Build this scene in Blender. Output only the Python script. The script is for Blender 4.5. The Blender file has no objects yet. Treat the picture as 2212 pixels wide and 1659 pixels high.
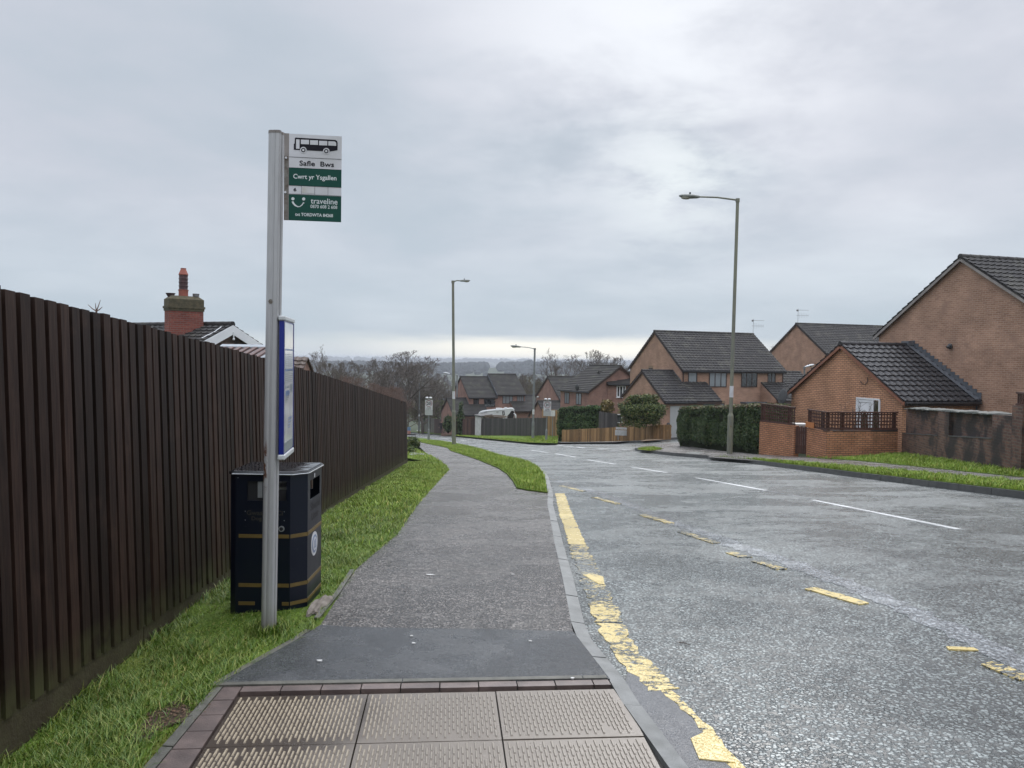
import bpy, bmesh, math, random
import numpy as np
from mathutils import Vector, Matrix
from mathutils.geometry import delaunay_2d_cdt
random.seed(7); RNG = np.random.default_rng(11)
S = bpy.context.scene
COL = S.collection
rad = math.radians
# ------------------------------------------------------------------ camera
PITCH, ROLL, FPX, CX, CY = rad(1.8), rad(.85), 1650., 1106., 829.5
FW = Vector((0, math.cos(PITCH), -math.sin(PITCH)))
_r0 = Vector((1, 0, 0)); _u0 = Vector((0, math.sin(PITCH), math.cos(PITCH)))
RT = math.cos(ROLL) * _r0 + math.sin(ROLL) * _u0
UP = -math.sin(ROLL) * _r0 + math.cos(ROLL) * _u0
EYE = Vector((0, 0, 1.6))
cd = bpy.data.cameras.new('camera'); cam = bpy.data.objects.new('camera', cd); COL.objects.link(cam)
cd.sensor_width = 36; cd.lens = 36 * FPX / 2212; cd.clip_start = .05; cd.clip_end = 20000
mw = Matrix.Identity(4)
for i in range(3):
    mw[i][0] = RT[i]; mw[i][1] = UP[i]; mw[i][2] = -FW[i]; mw[i][3] = EYE[i]
cam.matrix_world = mw
S.camera = cam
# ------------------------------------------------------------------ light
S.view_settings.view_transform = 'Standard'; S.view_settings.look = 'None'
S.view_settings.exposure = 0.1; S.view_settings.gamma = 1.0
SUN_EL, SUN_AZ = rad(38), rad(14)          # behind the bright gap in the cloud, up and to the right
sl = bpy.data.lights.new('sun', 'SUN'); so = bpy.data.objects.new('sun', sl); COL.objects.link(so)
sl.energy = 0.9; sl.angle = rad(24); sl.color = (1, .97, .93)
sd = Vector((math.sin(SUN_AZ) * math.cos(SUN_EL), math.cos(SUN_AZ) * math.cos(SUN_EL), math.sin(SUN_EL)))
so.rotation_euler = sd.to_track_quat('Z', 'Y').to_euler()
W = bpy.data.worlds.new('World'); S.world = W; W.use_nodes = True
try:
    S.cycles.use_denoising = True
    S.cycles.max_bounces = 5; S.cycles.diffuse_bounces = 3; S.cycles.glossy_bounces = 3
    S.cycles.transparent_max_bounces = 8; S.cycles.caustics_reflective = False; S.cycles.caustics_refractive = False
except Exception:
    pass


class NT:
    """small wrapper that makes node trees short to write"""
    def __init__(s, tree): s.t = tree; s.n = tree.nodes; s.l = tree.links
    def add(s, typ, **kw):
        n = s.n.new('ShaderNode' + typ)
        for k, v in kw.items(): setattr(n, k, v)
        return n
    def put(s, sock, v):
        if v is None: return
        if isinstance(v, bpy.types.NodeSocket): s.l.new(v, sock)
        else:
            if isinstance(v, (tuple, list)) and len(v) == 3 and sock.type == 'RGBA': v = (*v, 1)
            sock.default_value = v
    def math(s, op, a, b=None, c=None, clamp=False):
        n = s.add('Math', operation=op, use_clamp=clamp)
        for i, v in enumerate((a, b, c)): s.put(n.inputs[i], v)
        return n.outputs[0]
    def vmath(s, op, a, b=None, out=0, scale=None):
        n = s.add('VectorMath', operation=op)
        s.put(n.inputs[0], a); s.put(n.inputs[1], b)
        if scale is not None: s.put(n.inputs['Scale'], scale)
        return n.outputs[out]
    def noise(s, vec, scale, detail=4, rough=.55, dist=0, out=0):
        n = s.add('TexNoise'); s.put(n.inputs['Vector'], vec)
        n.inputs['Scale'].default_value = scale; n.inputs['Detail'].default_value = detail
        n.inputs['Roughness'].default_value = rough; n.inputs['Distortion'].default_value = dist
        return n.outputs[out]
    def vor(s, vec, scale, feat='F1', out='Distance'):
        n = s.add('TexVoronoi', feature=feat); s.put(n.inputs['Vector'], vec); n.inputs['Scale'].default_value = scale
        return n.outputs[out]
    def ramp(s, fac, pts, interp='LINEAR'):
        n = s.add('ValToRGB'); s.put(n.inputs[0], fac); cr = n.color_ramp; cr.interpolation = interp
        while len(cr.elements) < len(pts): cr.elements.new(.5)
        for e, (p, c) in zip(cr.elements, pts):
            e.position = p; e.color = (*c, 1) if isinstance(c, (tuple, list)) else (c, c, c, 1)
        return n.outputs[0]
    def mix(s, fac, a, b, blend='MIX'):
        n = s.add('Mix', data_type='RGBA', blend_type=blend); s.put(n.inputs[0], fac); s.put(n.inputs[6], a); s.put(n.inputs[7], b)
        return n.outputs[2]
    def sep(s, v):
        n = s.add('SeparateXYZ'); s.put(n.inputs[0], v); return n.outputs
    def comb(s, x, y, z=0.0):
        n = s.add('CombineXYZ'); s.put(n.inputs[0], x); s.put(n.inputs[1], y); s.put(n.inputs[2], z); return n.outputs[0]
    def sstep(s, v, lo, hi):
        n = s.add('MapRange', interpolation_type='SMOOTHSTEP'); s.put(n.inputs[0], v)
        n.inputs[1].default_value = lo; n.inputs[2].default_value = hi
        return n.outputs[0]


def build_world():
    t = NT(W.node_tree); t.n.clear()
    out = t.add('OutputWorld'); bg = t.add('Background'); t.l.new(bg.outputs[0], out.inputs[0])
    tc = t.add('TexCoord'); d = t.vmath('NORMALIZE', tc.outputs['Generated'])
    x, y, z = t.sep(d)
    zc = t.math('MAXIMUM', z, 0.0)
    den = t.math('ADD', zc, .20)
    uv = t.comb(t.math('DIVIDE', x, den), t.math('DIVIDE', y, den), t.math('MULTIPLY', zc, 1.5))
    n1 = t.noise(uv, 1.05, 7, .52, .25)
    n2 = t.noise(t.vmath('ADD', uv, (7.3, 2.1, 0)), .42, 4, .5, .2)
    n3 = t.noise(t.vmath('ADD', uv, (1.3, 9.1, 4)), 2.9, 6, .6, .2)
    v = t.math('MULTIPLY_ADD', n2, .65, t.math('MULTIPLY', n1, .45))
    v = t.math('MULTIPLY_ADD', n3, .12, t.math('SUBTRACT', v, .115))
    cloud = t.ramp(v, [(.30, (.365, .42, .48)), (.40, (.41, .455, .515)), (.48, (.465, .49, .55)), (.56, (.55, .565, .62)), (.68, (.70, .72, .765))])
    # the thin bright place in the cloud in front of the sun
    g = t.vmath('DOT_PRODUCT', d, tuple(Vector((.16, .90, .40)).normalized()), out=1)
    gl = t.math('POWER', t.math('MAXIMUM', g, 0.0), 34.0)
    gm = t.math('MULTIPLY', gl, t.sstep(t.math('MULTIPLY_ADD', n3, .5, t.math('MULTIPLY', n1, .6)), .40, .66))
    cloud = t.mix(t.math('MULTIPLY', gm, .62, clamp=True), cloud, (.80, .83, .87))
    g2 = t.math('POWER', t.math('MAXIMUM', t.vmath('DOT_PRODUCT', d, tuple(Vector((.20, .95, .22)).normalized()), out=1), 0.0), 320.0)
    cloud = t.mix(t.math('MULTIPLY', t.math('MULTIPLY', g2, t.sstep(n3, .42, .62)), .55, clamp=True), cloud, (.74, .79, .79))
    # darker, bluer sheet low down, and the pale strip under the cloud base at the skyline
    low = t.math('SUBTRACT', 1.0, t.sstep(z, .05, .26))
    cloud = t.mix(t.math('MULTIPLY', low, .60), cloud, (.37, .455, .52))
    edge = t.math('MULTIPLY_ADD', t.noise(t.comb(t.math('MULTIPLY', x, 3.0), y, t.math('MULTIPLY', z, 18.0)), 2.2, 4), .022, z)
    strip = t.math('SUBTRACT', 1.0, t.sstep(edge, .028, .048))
    az = t.math('ARCTAN2', x, y)
    side = t.math('MULTIPLY', t.sstep(az, -.26, .0), t.math('SUBTRACT', 1.0, t.sstep(az, .14, .4)))
    strip = t.math('MULTIPLY', strip, t.math('MULTIPLY_ADD', side, .8, .2))
    cloud = t.mix(strip, cloud, (.86, .84, .76))
    # overcast skies are brightest overhead; extra boost added above the view lights the scene
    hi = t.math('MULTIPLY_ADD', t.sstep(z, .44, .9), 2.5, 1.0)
    sky = t.add('TexSky', sky_type='NISHITA', sun_disc=False)
    sky.sun_elevation = SUN_EL; sky.sun_rotation = SUN_AZ
    sk = t.vmath('SCALE', sky.outputs[0], scale=.05)
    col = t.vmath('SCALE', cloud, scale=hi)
    col = t.mix(.04, col, sk)
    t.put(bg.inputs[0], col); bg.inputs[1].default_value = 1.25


build_world()

# ------------------------------------------------------------------ terrain
def sm(t): t = min(max(t, 0.), 1.); return t * t * (3 - 2 * t)
def G0(y):
    if y <= 1: return 0.
    t = min((y - 1) / 9, 1); v = -.088 * 9 * (t ** 3 - t ** 4 / 2)
    if y > 10: v -= .088 * (min(y, 150) - 10)
    if y > 150:   # runs out into the valley
        q = min(y - 150, 450); v -= .088 * q - .088 * q * q / 900 * .55
    return v
def T(x, y):
    c = .02 + .035 * sm((y - 25) / 25)
    z = G0(y) + c * min(max(x - 1, 0), 26) * (1 - sm((y - 110) / 60))
    d = (x - 3.5) * .966 + (y - 58) * .26
    if y > 40: z += .45 * sm(d / 9) * sm((y - 50) / 15)
    return z
def ray(x, y): return FW + RT * ((x - CX) / FPX) - UP * ((y - CY) / FPX)
def at(x, y, Y): d = ray(x, y); return EYE + d * (Y / d.y)
def on(x, y, off=0.):
    """the place on the ground seen at a point of the view"""
    d = ray(x, y); t = 1.2; st = 1.012
    while t < 900:
        p = EYE + d * t
        if p.z <= T(p.x, p.y) + off:
            a, b = t / st, t
            for _ in range(24):
                m = (a + b) / 2; p = EYE + d * m
                if p.z <= T(p.x, p.y) + off: b = m
                else: a = m
            return Vector((p.x, p.y))
        t *= st
    return Vector((p.x, p.y))
def g3(x, y, off=0.): return Vector((x, y, T(x, y) + off))

# ------------------------------------------------------------------ materials
MATS = {}
def newmat(name):
    m = bpy.data.materials.new(name); m.use_nodes = True; t = NT(m.node_tree); t.n.clear()
    o = t.add('OutputMaterial'); b = t.add('BsdfPrincipled'); t.l.new(b.outputs[0], o.inputs[0])
    MATS[name] = m
    return m, t, b
def bump(t, b, h, strength=.3, dist=.01):
    n = t.add('Bump'); n.inputs['Strength'].default_value = strength; n.inputs['Distance'].default_value = dist
    t.put(n.inputs['Height'], h); t.l.new(n.outputs[0], b.inputs['Normal'])
def objc(t): return t.add('TexCoord').outputs['Object']
def pos(t): return t.add('NewGeometry').outputs['Position']
def island(t): return t.add('NewGeometry').outputs['Random Per Island']
def mk(name, c1, c2=None, scale=6., rough=.6, spec=.5, metal=0., bmp=0., bs=None, detail=5, rv=.0, isl=0.):
    m, t, b = newmat(name); v = objc(t)
    n = t.noise(v, scale, detail, .6)
    c2 = c2 or tuple(q * .8 for q in c1)
    col = t.mix(t.sstep(n, .3, .7), c1, c2)
    if isl:
        col = t.mix(1.0, col, t.ramp(island(t), [(0, 1 - isl), (1, 1.0)]), 'MULTIPLY')
    t.put(b.inputs['Base Color'], col)
    b.inputs['Metallic'].default_value = metal; b.inputs['Specular IOR Level'].default_value = spec
    if rv: t.put(b.inputs['Roughness'], t.math('MULTIPLY_ADD', t.noise(v, scale * 1.7, 3), rv, rough - rv / 2))
    else: b.inputs['Roughness'].default_value = rough
    if bmp: bump(t, b, t.noise(v, bs or scale * 4, 4, .6), bmp, .01)
    return m
def uvn(t): return t.add('UVMap').outputs[0]

def asphalt(name, dark, light, cell=62., wet=.5, rough0=.26, paint=None, thr=.5, bmpd=.006, wetscale=.55, contrast=1., hl=1.2):
    """tarmac: stones set in a dark binder, damp film; paint = worn marking colour"""
    m, t, b = newmat(name); p = pos(t)
    pj = t.vmath('ADD', p, t.vmath('SCALE', t.noise(p, cell * 1.1, 3, out=1), scale=1.5 / cell))
    cr = t.sep(t.vor(pj, cell, 'F1', 'Color'))[0]; dist = t.vor(pj, cell); crack = t.sstep(dist, .34, .66)
    c2 = t.sep(t.vor(p, cell * 2.3, 'F1', 'Color'))[1]
    clump = t.noise(p, cell * .22, 4, .65); mid = t.noise(p, 5, 5, .65); big = t.noise(p, .9, 4, .6)
    k = t.math('MULTIPLY_ADD', c2, .35, t.math('MULTIPLY_ADD', clump, .9, t.math('MULTIPLY_ADD', cr, .55, -.42)))
    stone = t.ramp(k, [(.08, tuple(q * .45 for q in dark)), (.30, dark), (.55, tuple((a + q) * .5 for a, q in zip(dark, light))), (.80, light), (.97, tuple(min(1, q * hl) for q in light))])
    col = t.mix(t.math('MULTIPLY', crack, .85 * contrast), stone, tuple(q * .16 for q in dark))
    col = t.mix(1., col, t.ramp(big, [(.3, .80), (.7, 1.2)]), 'MULTIPLY')
    col = t.mix(1., col, t.ramp(t.noise(t.vmath('MULTIPLY', p, (1., .22, 1.)), .8, 4, .6), [(.35, .89), (.65, 1.1)]), 'MULTIPLY')
    col = t.mix(1., col, t.ramp(mid, [(.3, .86), (.7, 1.14)]), 'MULTIPLY')
    hgt = t.math('SUBTRACT', t.math('MULTIPLY_ADD', cr, .5, t.math('MULTIPLY', clump, .9)), crack)
    film = t.noise(t.vmath('MULTIPLY', p, (1., 1.5, 1.)), wetscale, 5, .62, .5)
    wetm = t.math('MULTIPLY_ADD', t.noise(p, 6.5, 4, .65), .45, t.math('SUBTRACT', film, .12))
    rgh = t.ramp(wetm, [(.44, rough0 + .26), (.54, rough0 + .08), (.66, rough0 - .06)])
    if paint:
        w = t.math('MULTIPLY_ADD', t.noise(t.vmath('MULTIPLY', p, (1., 2.2, 1.)), 16, 6, .72), .62, t.math('MULTIPLY', t.noise(p, 2.1, 3, .5), .38))
        w = t.math('MULTIPLY_ADD', clump, .10, t.math('MULTIPLY_ADD', cr, .08, w))
        k = t.sstep(w, thr + .07, thr + .11)
        col = t.mix(k, col, t.mix(t.noise(p, 30, 3), paint, tuple(q * .72 for q in paint)))
        hgt = t.math('MULTIPLY', hgt, t.math('MULTIPLY_ADD', k, -.6, 1.))
    t.put(b.inputs['Base Color'], col); t.put(b.inputs['Roughness'], rgh)
    b.inputs['Specular IOR Level'].default_value = wet * 1.6
    bump(t, b, hgt, .9, bmpd)
    return m
ROAD = dict(dark=(.135, .15, .145), light=(.30, .332, .32), cell=46., hl=1.12, wet=.62)
asphalt('road_asphalt', **ROAD)
asphalt('yellow_worn', paint=(.72, .555, .20), thr=.505, **ROAD)
asphalt('yellow_mid', paint=(.72, .555, .20), thr=.475, **ROAD)
asphalt('yellow_good', paint=(.72, .555, .20), thr=.40, **ROAD)
asphalt('white_worn', paint=(.78, .79, .78), thr=.34, **ROAD)
asphalt('white_faint', paint=(.50, .51, .51), thr=.52, **ROAD)
asphalt('rough_strip', (.21, .225, .23), (.40, .42, .43), cell=38., rough0=.16, wet=.7, bmpd=.006, contrast=.7)
asphalt('path_asphalt', (.078, .067, .060), (.31, .28, .255), cell=66., rough0=.26, wetscale=.9, bmpd=.006, wet=.55)
asphalt('new_asphalt', (.045, .05, .055), (.085, .092, .10), cell=170., rough0=.20, wet=.6, wetscale=1.3, bmpd=.0022, contrast=.6)
asphalt('repair_tar', (.13, .135, .145), (.19, .195, .205), cell=230., rough0=.3, bmpd=.0012, contrast=.4)
mk('kerb_stone', (.20, .205, .20), (.12, .125, .12), 7, .45, .5, bmp=.35, bs=120, rv=.25)
mk('kerb_dark', (.10, .10, .098), (.06, .062, .06), 5, .5, .5, bmp=.35, bs=90, rv=.2)
mk('edging', (.125, .12, .10), (.07, .07, .058), 9, .55, .5, bmp=.4, bs=80)
mk('paver_red', (.175, .13, .115), (.10, .075, .068), 8, .36, .6, bmp=.25, bs=150, rv=.3, isl=.25)
mk('slab', (.30, .265, .23), (.225, .20, .175), 4, .38, .55, bmp=.25, bs=160, rv=.25)
def slab_mat():
    m, t, b = newmat('tactile_slab'); p = pos(t)
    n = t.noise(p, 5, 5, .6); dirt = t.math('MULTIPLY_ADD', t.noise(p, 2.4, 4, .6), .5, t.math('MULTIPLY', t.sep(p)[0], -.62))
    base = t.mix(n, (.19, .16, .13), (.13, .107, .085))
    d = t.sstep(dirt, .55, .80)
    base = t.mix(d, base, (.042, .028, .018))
    zz = t.add('AttributeDummy') if 0 else None
    t.put(b.inputs['Base Color'], base)
    t.put(b.inputs['Roughness'], t.math('MULTIPLY_ADD', t.noise(p, 6, 4), .35, .12))
    b.inputs['Specular IOR Level'].default_value = .6
    bump(t, b, t.noise(p, 190, 3), .3, .003)
slab_mat()
def bar_mat():
    m, t, b = newmat('tactile_bar'); p = pos(t)
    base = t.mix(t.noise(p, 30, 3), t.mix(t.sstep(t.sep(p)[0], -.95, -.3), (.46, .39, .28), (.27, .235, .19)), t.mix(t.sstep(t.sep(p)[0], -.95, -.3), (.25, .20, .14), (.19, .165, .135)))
    t.put(b.inputs['Base Color'], base); b.inputs['Roughness'].default_value = .42
bar_mat()
mk('joint', (.035, .032, .028), (.06, .055, .045), 20, .8)
mk('dead_leaf', (.15, .085, .045), (.09, .05, .03), 60, .7)
mk('soil', (.075, .048, .03), (.045, .032, .02), 22, .85, .3, bmp=.8, bs=60)
def ground_mat(name, ca, cb, cc):
    m, t, b = newmat(name); p = pos(t)
    col = t.mix(t.sstep(t.noise(p, 3.2, 5), .35, .65), ca, cb)
    col = t.mix(t.math('MULTIPLY', t.sstep(t.noise(p, .6, 4), .5, .7), .6), col, cc)
    col = t.mix(1., col, t.ramp(t.noise(p, 45, 4), [(.25, .55), (.75, 1.3)]), 'MULTIPLY')
    t.put(b.inputs['Base Color'], col); b.inputs['Roughness'].default_value = .9; b.inputs['Specular IOR Level'].default_value = .2
    bump(t, b, t.noise(p, 60, 4), .8, .02)
ground_mat('turf', (.12, .19, .022), (.085, .14, .018), (.16, .16, .045))
ground_mat('far_ground', (.045, .065, .028), (.06, .07, .038), (.045, .045, .035))
def blade_mat(name, a, b_, c):
    m, t, b = newmat(name); r = island(t); p = pos(t)
    col = t.ramp(r, [(0, a), (.5, b_), (.86, c), (.95, c), (1, (c[0] * 1.25 + .06, c[1] * .95 + .01, c[2] * 1.2 + .02))])
    col = t.mix(1., col, t.ramp(t.noise(p, 1.6, 4), [(.3, .75), (.7, 1.2)]), 'MULTIPLY')
    t.put(b.inputs['Base Color'], col); b.inputs['Roughness'].default_value = .45; b.inputs['Specular IOR Level'].default_value = .35
    try:
        b.inputs['Subsurface Weight'].default_value = 0
    except Exception: pass
blade_mat('grass_near', (.05, .115, .010), (.10, .18, .016), (.24, .28, .06))
blade_mat('grass_bright', (.13, .22, .02), (.20, .30, .028), (.31, .36, .07))
blade_mat('moss', (.12, .16, .015), (.16, .20, .02), (.2, .22, .03))
blade_mat('leaf_hedge', (.022, .05, .016), (.045, .095, .022), (.10, .15, .04))
blade_mat('leaf_conifer', (.022, .045, .016), (.042, .078, .02), (.085, .12, .035))
blade_mat('leaf_shrub', (.035, .06, .018), (.075, .115, .03), (.18, .20, .06))
blade_mat('leaf_brown', (.10, .06, .04), (.16, .10, .06), (.22, .15, .09))
blade_mat('leaf_dry', (.12, .09, .03), (.2, .16, .05), (.28, .22, .09))
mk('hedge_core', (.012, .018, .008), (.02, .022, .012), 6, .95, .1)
mk('bark', (.20, .17, .145), (.12, .10, .085), 9, .85, .2, isl=.4)
mk('bark_red', (.26, .175, .14), (.15, .10, .08), 9, .85, .2, isl=.4)
mk('bark_olive', (.24, .21, .145), (.15, .135, .09), 9, .85, .2, isl=.4)

def brick(name, a, b_, mortar, stain=None, w=.225, h=.075, srange=(.5, .72), isl=0, msize=.011):
    m, t, b = newmat(name); uv = uvn(t)
    n = t.add('TexBrick'); t.put(n.inputs['Vector'], uv)
    n.inputs['Scale'].default_value = 1.; n.inputs['Brick Width'].default_value = w; n.inputs['Row Height'].default_value = h
    n.inputs['Mortar Size'].default_value = msize; n.inputs['Mortar Smooth'].default_value = .15; n.inputs['Bias'].default_value = 0.
    t.put(n.inputs['Color1'], a); t.put(n.inputs['Color2'], b_); t.put(n.inputs['Mortar'], mortar)
    v = objc(t)
    col = t.mix(1., n.outputs[0], t.ramp(t.noise(v, 1.3, 5), [(.25, .72), (.75, 1.18)]), 'MULTIPLY')
    col = t.mix(1., col, t.ramp(t.noise(v, 24, 3), [(.25, .82), (.75, 1.15)]), 'MULTIPLY')
    if stain:
        col = t.mix(t.math('MULTIPLY', t.sstep(t.noise(v, .9, 5, .62, .3), *srange), .9), col, stain)
    t.put(b.inputs['Base Color'], col); b.inputs['Roughness'].default_value = .8; b.inputs['Specular IOR Level'].default_value = .3
    bump(t, b, t.math('SUBTRACT', t.math('MULTIPLY', t.noise(v, 60, 3), .3), n.outputs['Fac']), .5, .01)
brick('brick_brown', (.42, .25, .168), (.32, .185, .122), (.45, .31, .235), (.30, .19, .138))
brick('brick_orange', (.60, .325, .19), (.50, .26, .15), (.20, .12, .085))
brick('brick_wall_orange', (.52, .245, .13), (.42, .185, .095), (.15, .10, .07), (.16, .09, .05), srange=(.55, .8))
brick('brick_dark', (.20, .105, .075), (.10, .058, .047), (.15, .12, .10), (.028, .026, .026), srange=(.42, .58))
brick('brick_red', (.28, .085, .06), (.19, .055, .042), (.2, .12, .10))
brick('brick_far', (.31, .175, .135), (.25, .135, .105), (.31, .215, .175))
mk('weathered_cap', (.12, .10, .06), (.065, .06, .04), 9, .85, .3, bmp=.6, bs=30)
def tile(name, a, b_, moss, amt=.4, rough=.5):
    m, t, b = newmat(name); v = objc(t)
    col = t.mix(t.noise(v, 7, 5), a, b_)
    col = t.mix(t.math('MULTIPLY', t.sstep(t.math('MULTIPLY_ADD', t.noise(v, 26, 4, .7), .5, t.math('MULTIPLY', t.noise(v, 1.4, 3), .5)), .5, .62), amt), col, moss)
    t.put(b.inputs['Base Color'], col); b.inputs['Roughness'].default_value = rough; b.inputs['Specular IOR Level'].default_value = .3
    bump(t, b, t.noise(v, 50, 3), .4, .006)
tile('tile_new', (.032, .030, .032), (.018, .018, .02), (.055, .052, .05), .3, .42)
tile('tile_old', (.036, .032, .031), (.017, .016, .016), (.10, .095, .075), .65, .62)
tile('tile_far', (.04, .036, .034), (.024, .022, .021), (.075, .078, .055), .6, .75)
tile('tile_brown', (.11, .07, .055), (.075, .05, .04), (.08, .075, .05), .4, .5)
mk('lead', (.075, .085, .10), (.12, .125, .135), 5, .45, .5, bmp=.3, bs=20)
mk('slate_cap', (.17, .18, .17), (.10, .115, .105), 5, .35, .5, rv=.2)
mk('wood_verge', (.28, .115, .065), (.2, .08, .045), 4, .55)
mk('wood_brown', (.10, .042, .028), (.065, .028, .02), 7, .55, .4, isl=.35, bmp=.3, bs=30)
mk('wood_dark_frame', (.05, .026, .018), (.035, .02, .014), 7, .5)
mk('fascia_grey', (.30, .27, .25), (.2, .18, .165), 4, .6)
mk('white_plastic', (.80, .81, .82), (.72, .73, .75), 2, .3)
mk('off_white', (.66, .66, .63), (.52, .51, .49), 3, .5)
mk('render_white', (.58, .56, .56), (.45, .43, .42), 2.2, .8)
mk('black_plastic', (.02, .02, .022), (.03, .03, .032), 5, .4)
def fence_mat(name, a, b_, green, gloss=.55, spec=.35):
    m, t, b = newmat(name); v = objc(t); r = island(t)
    st = t.vmath('MULTIPLY', v, (9., 9., .8))
    grain = t.noise(st, 5, 5, .62, .2); blot = t.noise(v, 2.8, 5, .65)
    col = t.mix(t.sstep(grain, .3, .72), a, b_)
    col = t.mix(1., col, t.ramp(r, [(0, .5), (1, 1.45)]), 'MULTIPLY')
    col = t.mix(t.math('MULTIPLY', t.sstep(blot, .56, .76), .35), col, tuple(q * 1.9 + .004 for q in b_))
    if green:
        at_ = t.add('Attribute', attribute_name='low'); k = t.math('MULTIPLY', at_.outputs['Fac'], t.sstep(t.noise(v, 9, 4), .25, .6))
        col = t.mix(k, col, green)
    t.put(b.inputs['Base Color'], col); b.inputs['Roughness'].default_value = gloss; b.inputs['Specular IOR Level'].default_value = spec
    bump(t, b, grain, .5, .004)
fence_mat('fence_boards', (.014, .0066, .0045), (.035, .0185, .0130), (.06, .062, .025), .62, .22)
mk('gravel_board', (.065, .058, .03), (.045, .035, .02), 6, .7, .3, bmp=.5, bs=40)
fence_mat('fence_grey', (.055, .048, .046), (.08, .072, .07), None)
fence_mat('fence_brown', (.065, .036, .03), (.095, .055, .046), None)
fence_mat('fence_pale', (.13, .12, .105), (.17, .155, .135), None)
fence_mat('fence_golden', (.24, .135, .06), (.33, .20, .095), None, .6)
def alu():
    m, t, b = newmat('aluminium'); v = objc(t)
    n = t.noise(t.vmath('MULTIPLY', v, (6, 6, 1.)), 6, 4, .6)
    col = t.mix(n, (.50, .50, .50), (.36, .36, .36))
    z = t.sep(v)[2]
    rust = t.math('MULTIPLY', t.sstep(t.noise(t.vmath('MULTIPLY', v, (9, 9, 4)), 4, 5, .7), .47, .55),
                  t.math('MULTIPLY', t.sstep(z, .84, .95), t.math('SUBTRACT', 1., t.sstep(z, 1.1, 1.2))))
    rust = t.math('MULTIPLY', rust, t.math('SUBTRACT', 1., t.sstep(t.sep(v)[0], -.012, .006)))
    col = t.mix(rust, col, (.13, .055, .03))
    scr = t.math('MULTIPLY', t.sstep(t.noise(v, 11, 5, .75), .71, .74), .6); col = t.mix(scr, col, (.08, .07, .07))
    low = t.math('SUBTRACT', 1., t.sstep(z, .0, .22)); col = t.mix(t.math('MULTIPLY', low, .55), col, (.16, .13, .09))
    t.put(b.inputs['Base Color'], col); b.inputs['Metallic'].default_value = .35
    t.put(b.inputs['Roughness'], t.math('MULTIPLY_ADD', n, .2, .4))
    return m
alu()
mk('metal_groove', (.2, .2, .2), (.14, .14, .14), 4, .5, metal=.3)
def algae():
    m, t, b = newmat('lamp_column'); v = objc(t)
    n = t.noise(t.vmath('MULTIPLY', v, (4, 4, .7)), 3, 5, .6)
    col = t.mix(t.sstep(n, .35, .65), (.15, .155, .13), (.20, .20, .14))
    t.put(b.inputs['Base Color'], col); b.inputs['Roughness'].default_value = .6
algae()
mk('lamp_grey', (.21, .22, .22), (.16, .17, .17), 2, .5)
mk('lamp_head', (.24, .25, .235), (.17, .18, .16), 6, .5)
mk('lamp_head_pale', (.62, .64, .66), (.5, .52, .54), 6, .4)
mk('lamp_glass', (.42, .40, .34), (.34, .32, .27), 6, .15)
mk('sign_white', (.62, .62, .64), (.52, .52, .52), 5, .35)
mk('sign_dirty', (.60, .60, .61), (.50, .48, .43), 9, .4)
mk('sign_green', (.006, .058, .042), (.010, .068, .05), 6, .5, .2)
mk('sign_text', (.66, .70, .70), (.6, .63, .62), 3, .4)
mk('sign_black', (.010, .009, .014), (.014, .012, .018), 3, .6, .15)
mk('sign_grey', (.42, .43, .42), (.38, .39, .38), 3, .5)
mk('sign_red', (.22, .03, .04), (.17, .025, .035), 3, .4)
mk('rusty_bracket', (.10, .075, .055), (.20, .19, .17), 26, .7, bmp=.5, bs=60)
mk('case_blue', (.002, .011, .17), (.003, .014, .20), 5, .3)
mk('case_paper', (.55, .57, .58), (.66, .67, .67), 9, .12, .7)
mk('case_print', (.16, .19, .21), (.25, .28, .3), 40, .3)
mk('case_print_blue', (.10, .17, .33), (.15, .22, .36), 40, .3)
mk('case_cap', (.55, .57, .57), (.48, .5, .5), 5, .4)
def binmat():
    m, t, b = newmat('bin_paint'); v = objc(t)
    col = t.mix(t.noise(v, 12, 5), (.002, .004, .012), (.004, .007, .016))
    col = t.mix(t.math('MULTIPLY', t.sstep(t.noise(v, 40, 4, .7), .62, .75), .4), col, (.05, .055, .06))
    t.put(b.inputs['Base Color'], col)
    t.put(b.inputs['Roughness'], t.ramp(t.noise(v, 4, 4), [(.3, .30), (.7, .42)]))
    b.inputs['Specular IOR Level'].default_value = .38
    bump(t, b, t.noise(v, 90, 2), .05, .002)
binmat()
def lidmat():
    m, t, b = newmat('bin_lid_wet'); v = objc(t)
    t.put(b.inputs['Base Color'], (.01, .011, .014)); b.inputs['Specular IOR Level'].default_value = .9
    n = t.noise(v, 7, 3, .5, .6)
    t.put(b.inputs['Roughness'], t.ramp(n, [(.4, .03), (.6, .12)]))
    bump(t, b, n, .25, .01)
lidmat()
mk('bin_inside', (.012, .012, .014), (.02, .02, .022), 8, .6)
mk('bin_steel', (.4, .42, .43), (.3, .31, .32), 8, .3, metal=.5)
mk('bin_gold', (.155, .105, .03), (.12, .08, .022), 20, .45)
mk('bin_text_gold', (.035, .033, .025), (.045, .04, .03), 10, .5)
mk('bin_text_black', (.008, .008, .01), (.01, .01, .012), 10, .5)
mk('badge_blue', (.15, .2, .32), (.22, .27, .38), 40, .4)
mk('concrete_lump', (.24, .21, .18), (.13, .11, .09), 12, .8, bmp=.8, bs=30)
mk('terracotta', (.33, .10, .065), (.26, .075, .05), 8, .65)
mk('terracotta_sooty', (.055, .03, .032), (.09, .045, .045), 8, .6)
mk('poly_roof', (.40, .42, .44), (.30, .32, .34), 5, .2)
mk('poly_brown', (.15, .085, .07), (.11, .06, .05), 5, .4)
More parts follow.
